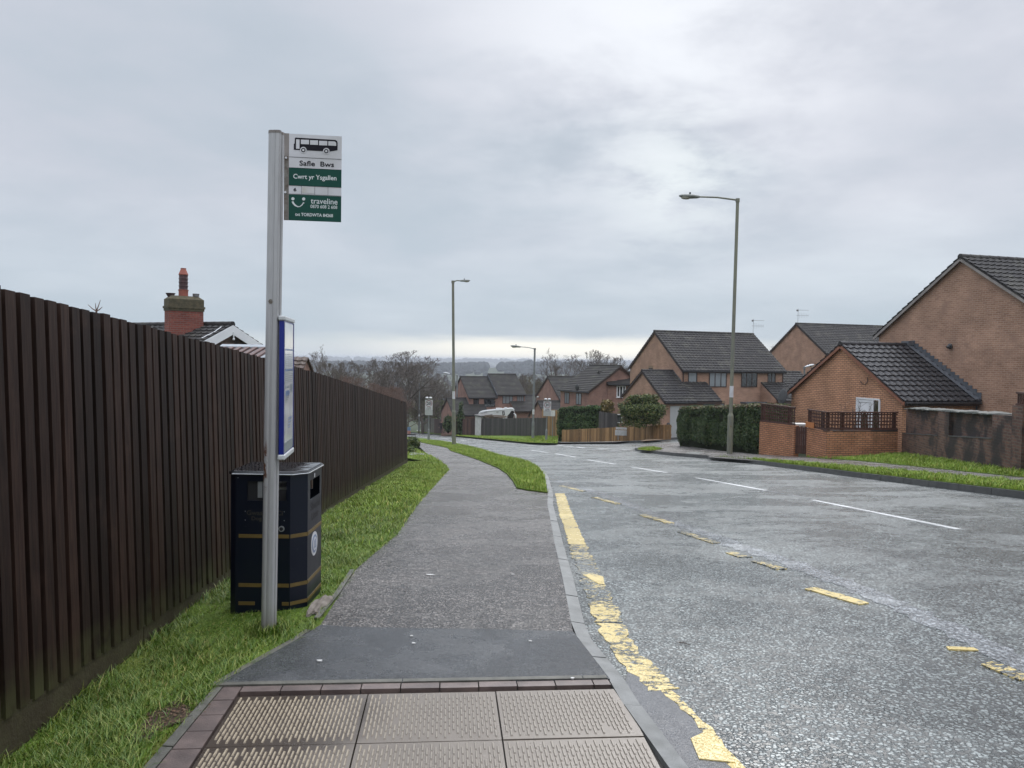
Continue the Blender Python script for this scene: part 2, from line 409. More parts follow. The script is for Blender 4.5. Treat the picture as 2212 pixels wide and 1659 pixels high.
def glass():
    m, t, b = newmat('window_glass'); v = objc(t)
    t.put(b.inputs['Base Color'], t.mix(t.sstep(t.noise(v, 1.7, 3), .45, .6), (.015, .018, .02), (.06, .065, .07)))
    b.inputs['Roughness'].default_value = .06; b.inputs['Specular IOR Level'].default_value = .8
    m, t, b = newmat('window_curtain'); uv = uvn(t)
    w = t.add('TexWave', wave_type='BANDS', bands_direction='X'); t.put(w.inputs['Vector'], uv); w.inputs['Scale'].default_value = 3.2; w.inputs['Distortion'].default_value = 1.5
    t.put(b.inputs['Base Color'], t.mix(w.outputs['Fac'], (.13, .15, .16), (.30, .33, .35)))
    b.inputs['Roughness'].default_value = .08; b.inputs['Specular IOR Level'].default_value = .8
glass()
mk('door_glass', (.035, .032, .02), (.07, .06, .03), 12, .15)
mk('dish', (.035, .035, .037), (.05, .05, .05), 5, .6)
mk('mast', (.25, .25, .26), (.2, .2, .2), 5, .5)
mk('plaque', (.52, .20, .06), (.42, .15, .05), 20, .5)
mk('vehicle_white', (.66, .67, .66), (.58, .60, .60), 2, .3)
mk('vehicle_line', (.25, .25, .26), (.3, .3, .3), 2, .4)
mk('vehicle_glass', (.02, .018, .018), (.035, .03, .028), 2, .12)
mk('timber_planks', (.30, .23, .16), (.17, .12, .08), 9, .7, isl=.5)
mk('skin', (.42, .26, .2), (.38, .23, .18), 3, .6)
mk('cloth_dark', (.018, .018, .024), (.03, .028, .034), 30, .85)
mk('hair', (.06, .035, .02), (.05, .03, .02), 30, .7)
mk('hill_wood', (.03, .036, .034), (.02, .026, .026), .02, .95, .1)
mk('bollard_blue', (.10, .2, .32), (.12, .22, .34), 3, .5)
mk('bollard_red', (.42, .2, .16), (.4, .2, .16), 3, .5)
mk('sand_gravel', (.27, .19, .12), (.2, .14, .09), 30, .9, bmp=.5)

# ------------------------------------------------------------------ mesh helpers
class MB:
    def __init__(s): s.v = []; s.f = []; s.m = []
    def n(s): return len(s.v)
    def quad(s, a, b, c, d, m=0):
        k = len(s.v); s.v += [tuple(a), tuple(b), tuple(c), tuple(d)]; s.f.append((k, k + 1, k + 2, k + 3)); s.m.append(m)
    def tri(s, a, b, c, m=0):
        k = len(s.v); s.v += [tuple(a), tuple(b), tuple(c)]; s.f.append((k, k + 1, k + 2)); s.m.append(m)
    def poly(s, pts, m=0):
        k = len(s.v); s.v += [tuple(p) for p in pts]; s.f.append(tuple(range(k, k + len(pts)))); s.m.append(m)
    def obox(s, o, ex, ey, ez, m=0):
        """box from corner o with edge vectors"""
        o, ex, ey, ez = (Vector(q) for q in (o, ex, ey, ez)); k = len(s.v)
        if ex.cross(ey).dot(ez) < 0: ex, ey = ey, ex
        for c in (o, o + ex, o + ex + ey, o + ey): s.v.append(tuple(c))
        for c in (o, o + ex, o + ex + ey, o + ey): s.v.append(tuple(c + ez))
        for q in ((3, 2, 1, 0), (4, 5, 6, 7), (0, 1, 5, 4), (1, 2, 6, 5), (2, 3, 7, 6), (3, 0, 4, 7)):
            s.f.append(tuple(k + i for i in q)); s.m.append(m)
    def box(s, x0, y0, z0, x1, y1, z1, m=0): s.obox((x0, y0, z0), (x1 - x0, 0, 0), (0, y1 - y0, 0), (0, 0, z1 - z0), m)
    def prism(s, pts, d, m=0):
        """closed prism: polygon pts (3-D, counter-clockwise seen from the side d points to) extruded by -d"""
        d = Vector(d); k = len(s.v); n = len(pts); pts = [Vector(p) for p in pts]
        s.v += [tuple(p) for p in pts] + [tuple(p - d) for p in pts]
        s.f.append(tuple(range(k, k + n))); s.m.append(m)
        s.f.append(tuple(reversed(range(k + n, k + 2 * n)))); s.m.append(m)
        for i in range(n):
            j = (i + 1) % n; s.f.append((k + i, k + n + i, k + n + j, k + j)); s.m.append(m)
    def tube(s, path, rs, n=8, cap=True, m=0):
        path = [Vector(p) for p in path]
        if not isinstance(rs, (list, tuple)): rs = [rs] * len(path)
        k0 = len(s.v); up = Vector((.13, .97, .2))
        for i, p in enumerate(path):
            d = (path[min(i + 1, len(path) - 1)] - path[max(i - 1, 0)])
            d = d.normalized() if d.length > 1e-9 else Vector((0, 0, 1))
            a = d.cross(up)
            if a.length < 1e-3: a = d.cross(Vector((1, 0, 0)))
            a.normalize(); b = d.cross(a)
            for q in range(n):
                w = 2 * math.pi * q / n; s.v.append(tuple(p + (a * math.cos(w) + b * math.sin(w)) * rs[i]))
        for i in range(len(path) - 1):
            for q in range(n):
                q2 = (q + 1) % n; A = k0 + i * n
                s.f.append((A + q2, A + q, A + n + q, A + n + q2)); s.m.append(m)
        if cap:
            s.f.append(tuple(k0 + q for q in range(n))); s.m.append(m)
            A = k0 + (len(path) - 1) * n; s.f.append(tuple(A + q for q in reversed(range(n)))); s.m.append(m)
    def lathe(s, prof, c, n=20, m=0):
        s.tube([Vector(c) + Vector((0, 0, z)) for r, z in prof], [max(r, 1e-4) for r, z in prof], n, True, m)
    def ell(s, c, rx, ry, rz, n=14, k=8, m=0, rot=None):
        c = Vector(c); k0 = len(s.v)
        for i in range(k + 1):
            th = math.pi * i / k
            for j in range(n):
                ph = 2 * math.pi * j / n
                p = Vector((rx * math.sin(th) * math.cos(ph), ry * math.sin(th) * math.sin(ph), rz * math.cos(th)))
                if rot: p = rot @ p
                s.v.append(tuple(c + p))
        for i in range(k):
            for j in range(n):
                j2 = (j + 1) % n; s.f.append((k0 + i * n + j, k0 + (i + 1) * n + j, k0 + (i + 1) * n + j2, k0 + i * n + j2)); s.m.append(m)
    def build(s, name, mats, parent=None, smooth=False, origin=None, world=False, bevel=0, label=None):
        """world=True: vertices are world positions; they are moved to the frame of the parent (an unrotated Empty)"""
        me = bpy.data.meshes.new(name)
        v = np.array(s.v, dtype=float).reshape(-1, 3)
        o = bpy.data.objects.new(name, me)
        if world and parent is not None: v = v - np.array(parent.location)
        if world and parent is None and origin is not None:
            v = v - np.array(origin); o.location = origin
        me.from_pydata(v.tolist(), [], s.f)
        if not isinstance(mats, (list, tuple)): mats = [mats]
        for mm in mats: me.materials.append(MATS[mm] if isinstance(mm, str) else mm)
        if len(mats) > 1: me.polygons.foreach_set('material_index', s.m)
        boxuv(me)
        if smooth: me.polygons.foreach_set('use_smooth', [True] * len(me.polygons))
        COL.objects.link(o)
        if parent is not None: o.parent = parent
        if bevel:
            md = o.modifiers.new('bevel', 'BEVEL'); md.width = bevel; md.segments = 2; md.limit_method = 'ANGLE'
        if label: o['label'] = label
        me.update()
        return o


def boxuv(me):
    if not me.polygons: return
    uv = me.uv_layers.new(name='UVMap')
    nl = len(me.loops); vi = np.empty(nl, dtype=np.int32); me.loops.foreach_get('vertex_index', vi)
    co = np.empty(len(me.vertices) * 3); me.vertices.foreach_get('co', co); co = co.reshape(-1, 3)
    npoly = len(me.polygons); nn = np.empty(npoly * 3); me.polygons.foreach_get('normal', nn); nn = nn.reshape(-1, 3)
    lt = np.empty(npoly, dtype=np.int32); me.polygons.foreach_get('loop_total', lt)
    fn = np.repeat(nn, lt, axis=0)
    t = np.cross(np.array([0, 0, 1.]), fn); L = np.linalg.norm(t, axis=1)
    flat = L < .05; t[flat] = (1, 0, 0); L[flat] = 1; t /= L[:, None]
    b = np.cross(fn, t)
    p = co[vi]; U = np.stack([(p * t).sum(1), (p * b).sum(1)], 1)
    uv.data.foreach_set('uv', U.astype(np.float32).ravel())


def tag(o, label=None, cat=None, group=None, kind=None):
    if label: o['label'] = label
    if cat: o['category'] = cat
    if group: o['group'] = group
    if kind: o['kind'] = kind
    return o
def thing(name, label, cat, loc, rotz=0., group=None):
    o = bpy.data.objects.new(name, None); COL.objects.link(o); o.location = loc; o.rotation_euler = (0, 0, rotz)
    o.empty_display_size = .1
    return tag(o, label, cat, group)
def dup(root, loc, rotz=None, label=None, scale=None):
    r = root.copy(); COL.objects.link(r); r.location = loc
    if rotz is not None: r.rotation_euler = (0, 0, rotz)
    if scale: r.scale = (scale, scale, scale)
    if label: r['label'] = label
    for ch in list(root.children):
        c = ch.copy(); COL.objects.link(c); c.parent = r
        for g in ch.children:
            d = g.copy(); COL.objects.link(d); d.parent = c
    return r

def inside(poly, X, Y):
    c = np.zeros(X.shape, bool); n = len(poly)
    for i in range(n):
        x1, y1 = poly[i]; x2, y2 = poly[(i + 1) % n]
        if y1 == y2: continue
        k = ((y1 > Y) != (y2 > Y)) & (X < (x2 - x1) * (Y - y1) / (y2 - y1) + x1); c ^= k
    return c
def dens(poly, smax=3.0):
    """put extra points on long sides so that the sheet follows the ground"""
    out = []
    for i, a in enumerate(poly):
        b = poly[(i + 1) % len(poly)]; a = Vector(a); b = Vector(b); L = (b - a).length
        st = max(.3, min(smax, (min(a.y, b.y)) * .08)); n = max(1, int(L / st))
        out += [a.lerp(b, k / n) for k in range(n)]
    return out
def sheet(name, poly, mat, off=0., kind='structure', zf=None, parent=None, bumpy=0., skirt=.02):
    P = dens(poly)
    arr = np.array([(p.x, p.y) for p in P])
    xs0, ys0, xs1, ys1 = arr[:, 0].min(), arr[:, 1].min(), arr[:, 0].max(), arr[:, 1].max()
    pts = []; y = ys0
    while y < ys1:
        st = max(.35, min(6., abs(y) * .08)); x = math.floor(xs0 / st) * st + st * .37
        while x < xs1: pts.append((x, y)); x += st
        y += st
    pts = np.array(pts) if pts else np.zeros((0, 2))
    if len(pts):
        k = inside([(p.x, p.y) for p in P], pts[:, 0], pts[:, 1]); pts = pts[k]
    V = [Vector((p.x, p.y)) for p in P] + [Vector(q) for q in pts]
    n = len(P); ed = [(i, (i + 1) % n) for i in range(n)]
    vo, eo, fo, *_ = delaunay_2d_cdt(V, ed, [], 1, 1e-5)
    mb = MB(); zf = zf or (lambda x, y: T(x, y) + off)
    mb.v = [(q.x, q.y, zf(q.x, q.y) + (random.uniform(-bumpy, bumpy) if bumpy else 0)) for q in vo]
    for f in fo:
        a, b, c = (Vector(mb.v[i]) for i in f[:3])
        f = tuple(f)
        if (b - a).cross(c - a).z < 0: f = tuple(reversed(f))
        mb.f.append(f); mb.m.append(0)
    if skirt:
        ct = {}
        for f in mb.f:
            for i in range(len(f)): e = (f[i], f[(i + 1) % len(f)]); ct[e] = 1
        for (a, b) in list(ct):
            if (b, a) not in ct:
                A, B = mb.v[a], mb.v[b]; mb.quad(A, (A[0], A[1], A[2] - skirt), (B[0], B[1], B[2] - skirt), B)
    o = mb.build(name, mat, parent, world=parent is not None)
    if kind and parent is None: o['kind'] = kind
    return o
def offset_line(line, w):
    """line shifted to its right side by w"""
    out = []
    for i, p in enumerate(line):
        a = line[max(i - 1, 0)]; b = line[min(i + 1, len(line) - 1)]; d = (Vector(b) - Vector(a)).normalized()
        out.append(Vector((p[0] + d.y * w, p[1] - d.x * w)))
    return out
def resample(line, st):
    out = [Vector(line[0])]; 
    for a, b in zip(line[:-1], line[1:]):
        a = Vector(a); b = Vector(b); n = max(1, int(round((b - a).length / st)))
        out += [a.lerp(b, k / n) for k in range(1, n + 1)]
    return out
def smooth_line(line, it=2):
    line = [Vector(p) for p in line]
    for _ in range(it):
        out = [line[0]]
        for a, b in zip(line[:-1], line[1:]): out += [a.lerp(b, .25), a.lerp(b, .75)]
        out.append(line[-1]); line = out
    return line
def kerb(name, line, w, mat, top=.004, bottom=-.28, stone=.914, gap=.012):
    """kerb stones along a line (w to its right), each a block with a dark joint"""
    mb = MB(); ln = [Vector(p) for p in line]
    # arc-length walk
    seg = []; acc = 0
    for a, b in zip(ln[:-1], ln[1:]): L = (b - a).length; seg.append((acc, acc + L, a, b)); acc += L
    def P(s):
        for s0, s1, a, b in seg:
            if s <= s1: return a.lerp(b, (s - s0) / max(s1 - s0, 1e-6)), (b - a).normalized()
        return seg[-1][3], (seg[-1][3] - seg[-1][2]).normalized()
    s = 0.
    while s < acc - .05:
        e = min(s + stone - gap, acc); sub = 2
        r = random.uniform(-.003, .003)
        for k in range(sub):
            sa, sb = s + (e - s) * k / sub, s + (e - s) * (k + 1) / sub
            (pa, da), (pb, db) = P(sa), P(sb)
            na, nb = Vector((da.y, -da.x)), Vector((db.y, -db.x))
            A, B = pa, pb; Cc, D = pb + nb * w, pa + na * w
            za, zb = T(A.x, A.y), T(B.x, B.y)
            top_ = [Vector((A.x, A.y, za + top + r)), Vector((B.x, B.y, zb + top + r)), Vector((Cc.x, Cc.y, zb + top + r - .012)), Vector((D.x, D.y, za + top + r - .012))]
            bot = [Vector((q.x, q.y, (za if i in (0, 3) else zb) + bottom)) for i, q in enumerate(top_)]
            mb.quad(top_[3], top_[2], top_[1], top_[0]); mb.quad(top_[0], top_[1], bot[1], bot[0]); mb.quad(top_[2], top_[3], bot[3], bot[2])
            if k == 0: mb.quad(top_[3], top_[0], bot[0], bot[3])
            if k == sub - 1: mb.quad(top_[1], top_[2], bot[2], bot[1])
        s += stone
    o = mb.build(name, mat); o['kind'] = 'structure'
    return o

# ================================================================== SETTING
def hill(x, y):
    z = G0(y)
    if y > 700:
        w = 1 + .12 * math.sin(x / 210. + 1) + .08 * math.sin(x / 90.)
        z += 25.5 * w * math.exp(-((y - 1500 + x * .25) / 330) ** 2) * (1 - .45 * sm((x - 100) / 420))
        z += 30.0 * (1 + .03 * math.sin(x / 500.)) * math.exp(-((y - 4600) / 800) ** 2)
    return z
def gz(x, y):
    if y < 110: return T(x, y) - .17
    if y < 150: return (T(x, y) - .17) * (1 - sm((y - 110) / 40)) + (hill(x, y) - .17) * sm((y - 110) / 40)
    return hill(x, y) - .17 * (1 - sm((y - 150) / 50))
def build_ground():
    ys = list(np.arange(-30, 0, 5.)) + list(np.arange(0, 30, 1.)) + list(np.arange(30, 150, 3.)) + list(np.geomspace(150, 8800, 120))
    n = 90; mb = MB(); nx = n + 1
    for y in ys:
        Wd = max(45., abs(y) * 1.15 + 30)
        for i in range(nx):
            q = i / n * 2 - 1; x = Wd * (.55 * q + .45 * q ** 3); mb.v.append((x, y, gz(x, y)))
    for j in range(len(ys) - 1):
        for i in range(n):
            a = j * nx + i; mb.f.append((a, a + 1, a + nx + 1, a + nx)); mb.m.append(0)
    o = mb.build('ground', 'far_ground', smooth=True); tag(o, 'grassy sloping ground of the estate running down to the valley', kind='structure')
build_ground()

RO = -.12
# near kerb, inner (path side) edge, from behind the camera to the far bend
kA, kB = on(1336, 1507), on(1444, 1659); kC = (kB - kA).normalized()
kin = [tuple(kB + kC * 1.9), tuple(kB + kC * .9)] + [tuple(on(*q)) for q in ((1444, 1659), (1336, 1507), (1317.4, 1470), (1237.7, 1366.5), (1214.3, 1244.6), (1197.9, 1174.3), (1182.4, 1089.9))]
kin += [tuple(on(*q)) for q in ((1184, 1066),)]
strip_r = [tuple(on(*q)) for q in ((1174.6, 1017.5), (1137.5, 996), (1079, 985.2), (1039.9, 970.6), (1000.8, 961.8), (942.2, 951), (903.2, 946.2))]
near_line = [Vector(p) for p in kin + strip_r] + [Vector((-22, 104)), Vector((-36, 122))]
# make the far part monotone and smooth
_a = near_line[:9]; _b = smooth_line(near_line[9:], 2)
near_line = _a + _b
STRIP = near_line[9:]
# far side kerb (road side edge)
fk_right = [Vector((9.2, -12)), Vector((9.25, 4))] + [on(*q, RO) for q in ((2212, 1078), (1985, 1049), (1602, 998.6), (1518.5, 990), (1458, 985), (1420, 980.8))]
corner = [on(*q, RO) for q in ((1395, 977.5), (1371, 973.2), (1373, 970), (1392, 966.3))]
side_near = [on(*q, RO) for q in ((1425, 963.5), (1462, 960.5))]
side_near += [side_near[-1] + Vector((9, 4.5)), side_near[-1] + Vector((24, 11))]
fk_far = [on(*q, RO) for q in ((1204, 959), (1142, 957.8), (1079.6, 951.6), (984.7, 942.8), (883.5, 934.2))]
side_far = [on(*q, RO) for q in ((1240, 959.5), (1300, 958.5), (1345, 957.5), (1400, 955.5), (1440, 950.5))]
side_far += [side_far[-1] + Vector((8, 3.5)), side_far[-1] + Vector((22, 10))]
road_poly = [Vector((1.7, -12))] + offset_line(near_line, .075)[0:] + [Vector((-50, 140)), Vector((-44, 152))] + list(reversed(fk_far)) + side_far + list(reversed(side_near)) + list(reversed(corner)) + list(reversed(fk_right))
def clean(poly):
    out = []
    for p in poly:
        p = Vector(p[:2])
        if not out or (p - out[-1]).length > .02: out.append(p)
    return out
sheet('road', clean(road_poly), 'road_asphalt', RO)['label'] = 'wet grey tarmac road with a side road branching right'

# path on the left: surfaces
pl = [on(*q) for q in ((692, 1352), (769, 1230.5), (858, 1155.5), (886, 1113), (903, 1088.7), (933, 1055), (969.6, 1015.5), (961.8, 1003.8), (940, 989), (922.7, 980.4), (903, 962.8))]
pr = [on(*q) for q in ((1137.5, 1060.4), (1116, 1055.5), (1108, 1041), (1094.6, 1025), (1075, 1011.6), (1055.5, 1003.8), (1032, 994), (1000.8, 983.3), (973.5, 974.5), (965.7, 967.7), (922.7, 958.9), (885.6, 951))]
plf = pl + [Vector((-9.5, 62)), Vector((-15, 88))]
prf = pr + [Vector((-16.0, 90))]
y_seam = on(700, 1356)
k_up = [Vector(p) for p in kin[5:]]           # from (1237,1366) to the strip end
path_poly = clean([on(1237.7, 1366.5), *k_up[1:], *prf, *reversed(plf), on(700, 1356)])
# seam polygon: old tarmac beyond, new tarmac patch, paving in front
sheet('path', path_poly, 'path_asphalt', .004)['label'] = 'damp old brown-grey tarmac footpath running downhill'
seam = [on(692, 1352), on(760, 1357), on(880, 1359.5), on(1000, 1360.5), on(1100, 1362.5), on(1180, 1365), on(1237.7, 1366.5)]
patch = clean([on(463, 1484), on(560, 1430), on(640, 1385)] + seam + [on(1317.4, 1469.6)])
sheet('new_tarmac_patch', patch, 'new_asphalt', .004, zf=lambda x, y: T(x, y) + .008)['label'] = 'smooth new dark tarmac patch across the footpath'

# tactile paving -------------------------------------------------------------
def build_paving():
    lay = -.004
    base = [on(300, 1680), on(463, 1486), on(1322, 1471), on(1480, 1700)]
    bl = base[0] + (base[0] - base[1]) * 1.1; br = Vector((1.24, 1.9)); kb = Vector((1.58, .9))
    o = sheet('paving_bed', [bl, base[1], on(1330, 1474), on(1336, 1507), on(1444, 1659), br, kb, Vector((-1.5, .9))], 'joint', -.02)
    root = thing('tactile_paving', None, None, (0, 2.8, 0)); root['kind'] = 'structure'
    root['label'] = 'buff ribbed tactile slabs at the front of the footpath'
    # slab grid in its own frame: u to the right, v towards the camera, turned a few degrees to the view
    O = on(513, 1505); Ue = (on(1328, 1489) - O).normalized(); Ve = Vector((Ue.y, -Ue.x)); sw = ((on(1069.8, 1491) - O).dot(Ue)) / 2; dep = (on(1101, 1599) - O).dot(Ve)
    ka, kb_ = on(1317.4, 1470), on(1444, 1659); kd = (kb_ - ka).normalized(); kn = Vector((-kd.y, kd.x));
    if kn.x < 0: kn = -kn
    def W2(u, v): return O + Ue * u + Ve * v
    def side(p): return (p - ka).dot(kn) + .012          # > 0 : under the kerb
    def clip(poly):
        out = []
        for i, a in enumerate(poly):
            b = poly[(i + 1) % len(poly)]; sa, sb = side(a), side(b)
            if sa <= 0: out.append(a)
            if (sa <= 0) != (sb <= 0): out.append(a.lerp(b, sa / (sa - sb)))
        return out
    def block(mb, u0, v0, u1, v1, top, th, tilt=0.):
        pl_ = clip([W2(u0, v1), W2(u1, v1), W2(u1, v0), W2(u0, v0)])
        if len(pl_) < 3: return
        ar = sum(a.x * b.y - b.x * a.y for a, b in zip(pl_, pl_[1:] + pl_[:1]))
        if ar < 0: pl_.reverse()
        if abs(ar) < .002: return
        mb.prism([Vector((p.x, p.y, T(p.x, p.y) + top + tilt * (p.x - O.x))) for p in pl_], (0, 0, th))
    slabs = MB(); bars = MB(); g = .0035
    for ri in range(4):
        for ci in range(3):
            dz = random.uniform(-.002, .002); u0, v0 = ci * sw, ri * dep; block(slabs, u0 + g, v0 + g, u0 + sw - g, v0 + dep - g, .002 + dz, .045)
            n = 32; bw = (sw - .03) / n; m = 6; bl_ = (dep - .04) / (m + .5)
            for i in range(n):
                u = u0 + .015 + (i + .5) * bw
                for k in range(m):
                    va = v0 + .02 + (k + (.5 if i % 2 else 0)) * bl_; vb = va + bl_ * .88
                    if random.random() < .006: continue
                    if max(side(W2(u + .01, va)), side(W2(u + .01, vb))) > -.012: continue
                    w = .0052 * random.uniform(.85, 1.1); h = .0048; kk = len(bars.v)
                    for (du, vv, hh) in ((-w, va, -.002), (w, va, -.002), (w, vb, -.002), (-w, vb, -.002), (-w * .6, va + .005, h), (w * .6, va + .005, h), (w * .6, vb - .005, h), (-w * .6, vb - .005, h)):
                        p = W2(u + du, vv); bars.v.append((p.x, p.y, T(p.x, p.y) + .002 + dz + hh))
                    for f in ((4, 7, 6, 5), (0, 4, 5, 1), (1, 5, 6, 2), (2, 6, 7, 3), (3, 7, 4, 0)): bars.f.append(tuple(kk + q for q in f)); bars.m.append(0)
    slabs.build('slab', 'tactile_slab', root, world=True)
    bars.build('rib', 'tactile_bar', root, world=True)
    # red brick course along the top and down the left
    pv = MB(); vb0 = (on(900, 1489.5) - O).dot(Ve); vb1 = (on(900, 1478) - O).dot(Ve); wd = (on(1069, 1485) - on(985, 1485)).dot(Ue); u = 0.
    while u < sw * 3.2: block(pv, u, vb1, u + wd - .006, vb0, .0065 + random.uniform(-.001, .001), .05); u += wd
    a0, a1 = on(483, 1485), on(340, 1659); dd = (a1 - a0); L = dd.length; dd.normalize(); s = 0.; st = .155
    lu = lambda p: (p - O).dot(Ue); lv = lambda p: (p - O).dot(Ve)
    while s < L * 2.4:
        p = a0 + dd * s; q = a0 + dd * (s + st - .006); pi, qi = W2(-.008, lv(p)), W2(-.008, lv(q)); z_ = .003 + random.uniform(-.001, .001)
        pv.prism([(q.x, q.y, T(0, q.y) + z_), (qi.x, qi.y, T(0, qi.y) + z_), (pi.x, pi.y, T(0, pi.y) + z_), (p.x, p.y, T(0, p.y) + z_)], (0, 0, .05)); s += st
    pv.build('border_brick', 'paver_red', root, world=True)
    ed = MB(); va, vb = vb1 - .006, (on(900, 1470.5) - O).dot(Ve); u = lu(on(463, 1486))
    while u < sw * 3.2: block(ed, u, vb, u + .905, va, .0125, .06); u += .91
    b0, b1 = on(463, 1484), on(314.4, 1654); db = (b1 - b0); db.normalize(); s = 0
    while s < L * 2.4:
        p = b0 + db * s; q = b0 + db * (s + .59); p2 = a0 + dd * s; q2 = a0 + dd * (s + .59)
        ed.prism([(q.x, q.y, T(0, q.y) + .004), (q2.x - .006, q2.y, T(0, q2.y) + .004), (p2.x - .006, p2.y, T(0, p2.y) + .004), (p.x, p.y, T(0, p.y) + .004)], (0, 0, .06)); s += .60
    ed.build('edging', 'edging', root, world=True)
build_paving()
kerb('kerb', [Vector(p) for p in kin], .085, 'kerb_stone', top=.004, stone=.62)['label'] = 'pale grey kerb stones between the footpath and the bus bay'
kerb('verge_kerb', STRIP, .085, 'kerb_stone', top=.004, stone=.914)['label'] = 'thin kerb along the grass strip where the road bends'
kerb('far_kerb', fk_right + corner + side_near, .15, 'kerb_dark', top=.125 + RO, bottom=-.3)['label'] = 'tall dark kerb on the far side of the road'
kerb('far_bend_kerb', list(reversed(side_far[:-1])) + fk_far if 0 else side_far[::-1] + fk_far, .14, 'kerb_dark', top=.0, bottom=-.3)['label'] = 'dark kerb beyond the side road curving away left'

# old path edging along the verge
def edge_strip(name, line, w, mat, off=.01):
    mb = MB(); ln = [Vector(p) for p in line]; o = offset_line(ln, -w)
    for i in range(len(ln) - 1):
        a, b, c, d = ln[i], ln[i + 1], o[i + 1], o[i]
        t = [Vector((q.x, q.y, T(q.x, q.y) + off)) for q in (a, b, c, d)]
        mb.prism(t, (0, 0, .08))
    q = mb.build(name, mat); q['kind'] = 'structure'; return q
edge_strip('path_edging', resample([on(465, 1483), on(560, 1429), on(640, 1384), on(672, 1362)], .4), .035, 'edging', .006)['label'] = 'thin mossy edging left of the new tarmac patch'
edge_strip('path_edging', resample([on(690, 1338), on(735, 1282), on(766, 1233)], .4), .035, 'edging', .012)['label'] = 'thin concrete edging running away beside the litter bin'

# verges ---------------------------------------------------------------------
def fence_x(y): return -1.946 - .0578 * y
FD = lambda x, y: T(x, y) - .02 - .07 * sm((-.62 - (x - (fence_x(y))) + .62) / .9)
def verge_z(x, y):
    d = x - fence_x(y)        # distance from the fence
    return T(x, y) - .004 - .10 * (1 - sm(d / .7))
left_edge = [Vector((-1.42, 1.)), Vector((-1.41, 2.)), on(314.4, 1654), on(463, 1484), on(672, 1362), on(690, 1338)] + pl[1:-1]
vl = [p + Vector((.07 if p.y > 3.6 else -.004, 0)) for p in left_edge if p.y < 24.9]
last = vl[-1]
lv = vl + [Vector((pl[8].x, pl[8].y))] * 0 + [Vector((fence_x(25.5) - .05, 25.8))] + [Vector((fence_x(y) - .12, y)) for y in (24, 20, 16, 12, 8, 4, 1.)]
far_bits = [p for p in left_edge if p.y >= 24.9]
sheet('verge', clean(lv), 'turf', 0., zf=verge_z)['label'] = 'long grassy verge between the brown fence and the footpath'
rest = clean([last + Vector((-.06, 0))] + far_bits + plf[-2:] + [Vector((-20, 90)), Vector((-12.5, 62)), Vector((-6.4, 34)), Vector((-4.4, 26.2)), Vector((-3.45, 25.85))])
sheet('verge', rest, 'turf', 0.004)['label'] = 'small patch of verge past the end of the brown fence'
strip_l = [on(1184.4, 1066.3), on(1137.5, 1060.4)] + pr[1:]
sheet('grass_strip', clean([p + Vector((-.01, 0)) for p in STRIP if p.y < 84] + [Vector((-15.9, 89))] + list(reversed(pr)) ), 'turf', .03)['label'] = 'curving grass strip between the footpath and the road'

# right-hand pavement, strips
rk = [q + Vector((.15, 0)) for q in fk_right]
p_near = [Vector((10.15, -12)), Vector((10.4, 4)), on(2212, 1043.4), on(1860, 1010.5), on(1530, 987)]
p_far = [Vector((11.4, -12)), Vector((11.5, 4)), on(2212, 1031.5), on(1860, 996), on(1745, 987.6)]
rkf = [Vector((9.35, -12)), Vector((9.4, 4))] + [q + Vector((.14, .0)) for q in fk_right[2:]]
tipR = on(1536, 984.4)
sheet('grass_strip', clean([*rkf[:5], tipR + Vector((.03, -.3)), *reversed(p_near[:4])]), 'turf', .01)['label'] = 'straight grass strip along the far kerb'
hb = [on(1462, 962, 0), on(1500, 968), on(1560, 973), on(1648, 980.5)]     # foot of the tall hedge
wl = [on(1714, 984), on(1741, 985.5), on(1785, 990)]
sheet('far_pavement', clean([p_near[0], *p_near[1:], tipR, rkf[5], rkf[6], rkf[7], *[c + Vector((.12, .1)) for c in corner], *[c + Vector((.0, .16)) * -1 for c in side_near[:2]], on(1500, 966), on(1560, 974), on(1645, 982), on(1714, 986), *reversed(p_far[:])]), 'path_asphalt', .0)['label'] = 'grey far pavement in front of the hedge and garden walls'
d0, d1 = Vector((13.9, 27.0)), Vector((13.75, 20.4))
sheet('grass_bank', clean([*p_far, on(1741, 986.5), on(1785, 991.5), Vector((13.9, 26.9)), Vector((13.75, 20.)), Vector((13.7, 4)), Vector((13.7, -12))]), 'turf', .01, zf=lambda x, y: T(x, y) + .02 + .10 * sm((x - 11.3) / 2.4))['label'] = 'grass bank between the far pavement and the dark brick wall'
cg = [on(1377, 971.5), on(1392, 968.2), on(1412, 967.6), on(1430, 971), on(1405, 974)]
sheet('grass_corner', clean(cg), 'grass_bright', .03)['label'] = 'small wedge of grass on the junction corner'
# pavement and grass beyond the side road
kf = [q + Vector((.1, .12)) for q in side_far[::-1]] + [q + Vector((.14, .05)) for q in fk_far]
back = [side_far[-1] + Vector((-1, 4)), on(1448, 943.5), on(1390, 950.5), on(1330, 955), on(1215, 956), on(1185, 954.2)]
sheet('bend_pavement', clean([*reversed(kf[:8]), back[0], back[1], back[2], back[3], back[4], back[5]]), 'path_asphalt', .01)['label'] = 'strip of pavement in front of the golden fence'
gr = [on(1204, 958.2, -.0), on(1142, 956.5), on(1079.6, 950.3), on(984.7, 941.6), on(900, 934)]
gback = [Vector((-22, 146)), Vector((-4, 112)), Vector((2.5, 96)), Vector((5.2, 86)), on(1205, 951)]
sheet('grass_bank', clean(gr + gback), 'turf', .03)['label'] = 'green bank between the road bend and the dark garden fence'
fp = [on(1180, 953.6, .034), on(1079, 946, .034), on(984, 937.8, .034), on(900, 930.4, .034)]
fp2 = [on(900, 929.0, .034), on(984, 936.0, .034), on(1079, 944.4, .034), on(1180, 952.2, .034)]
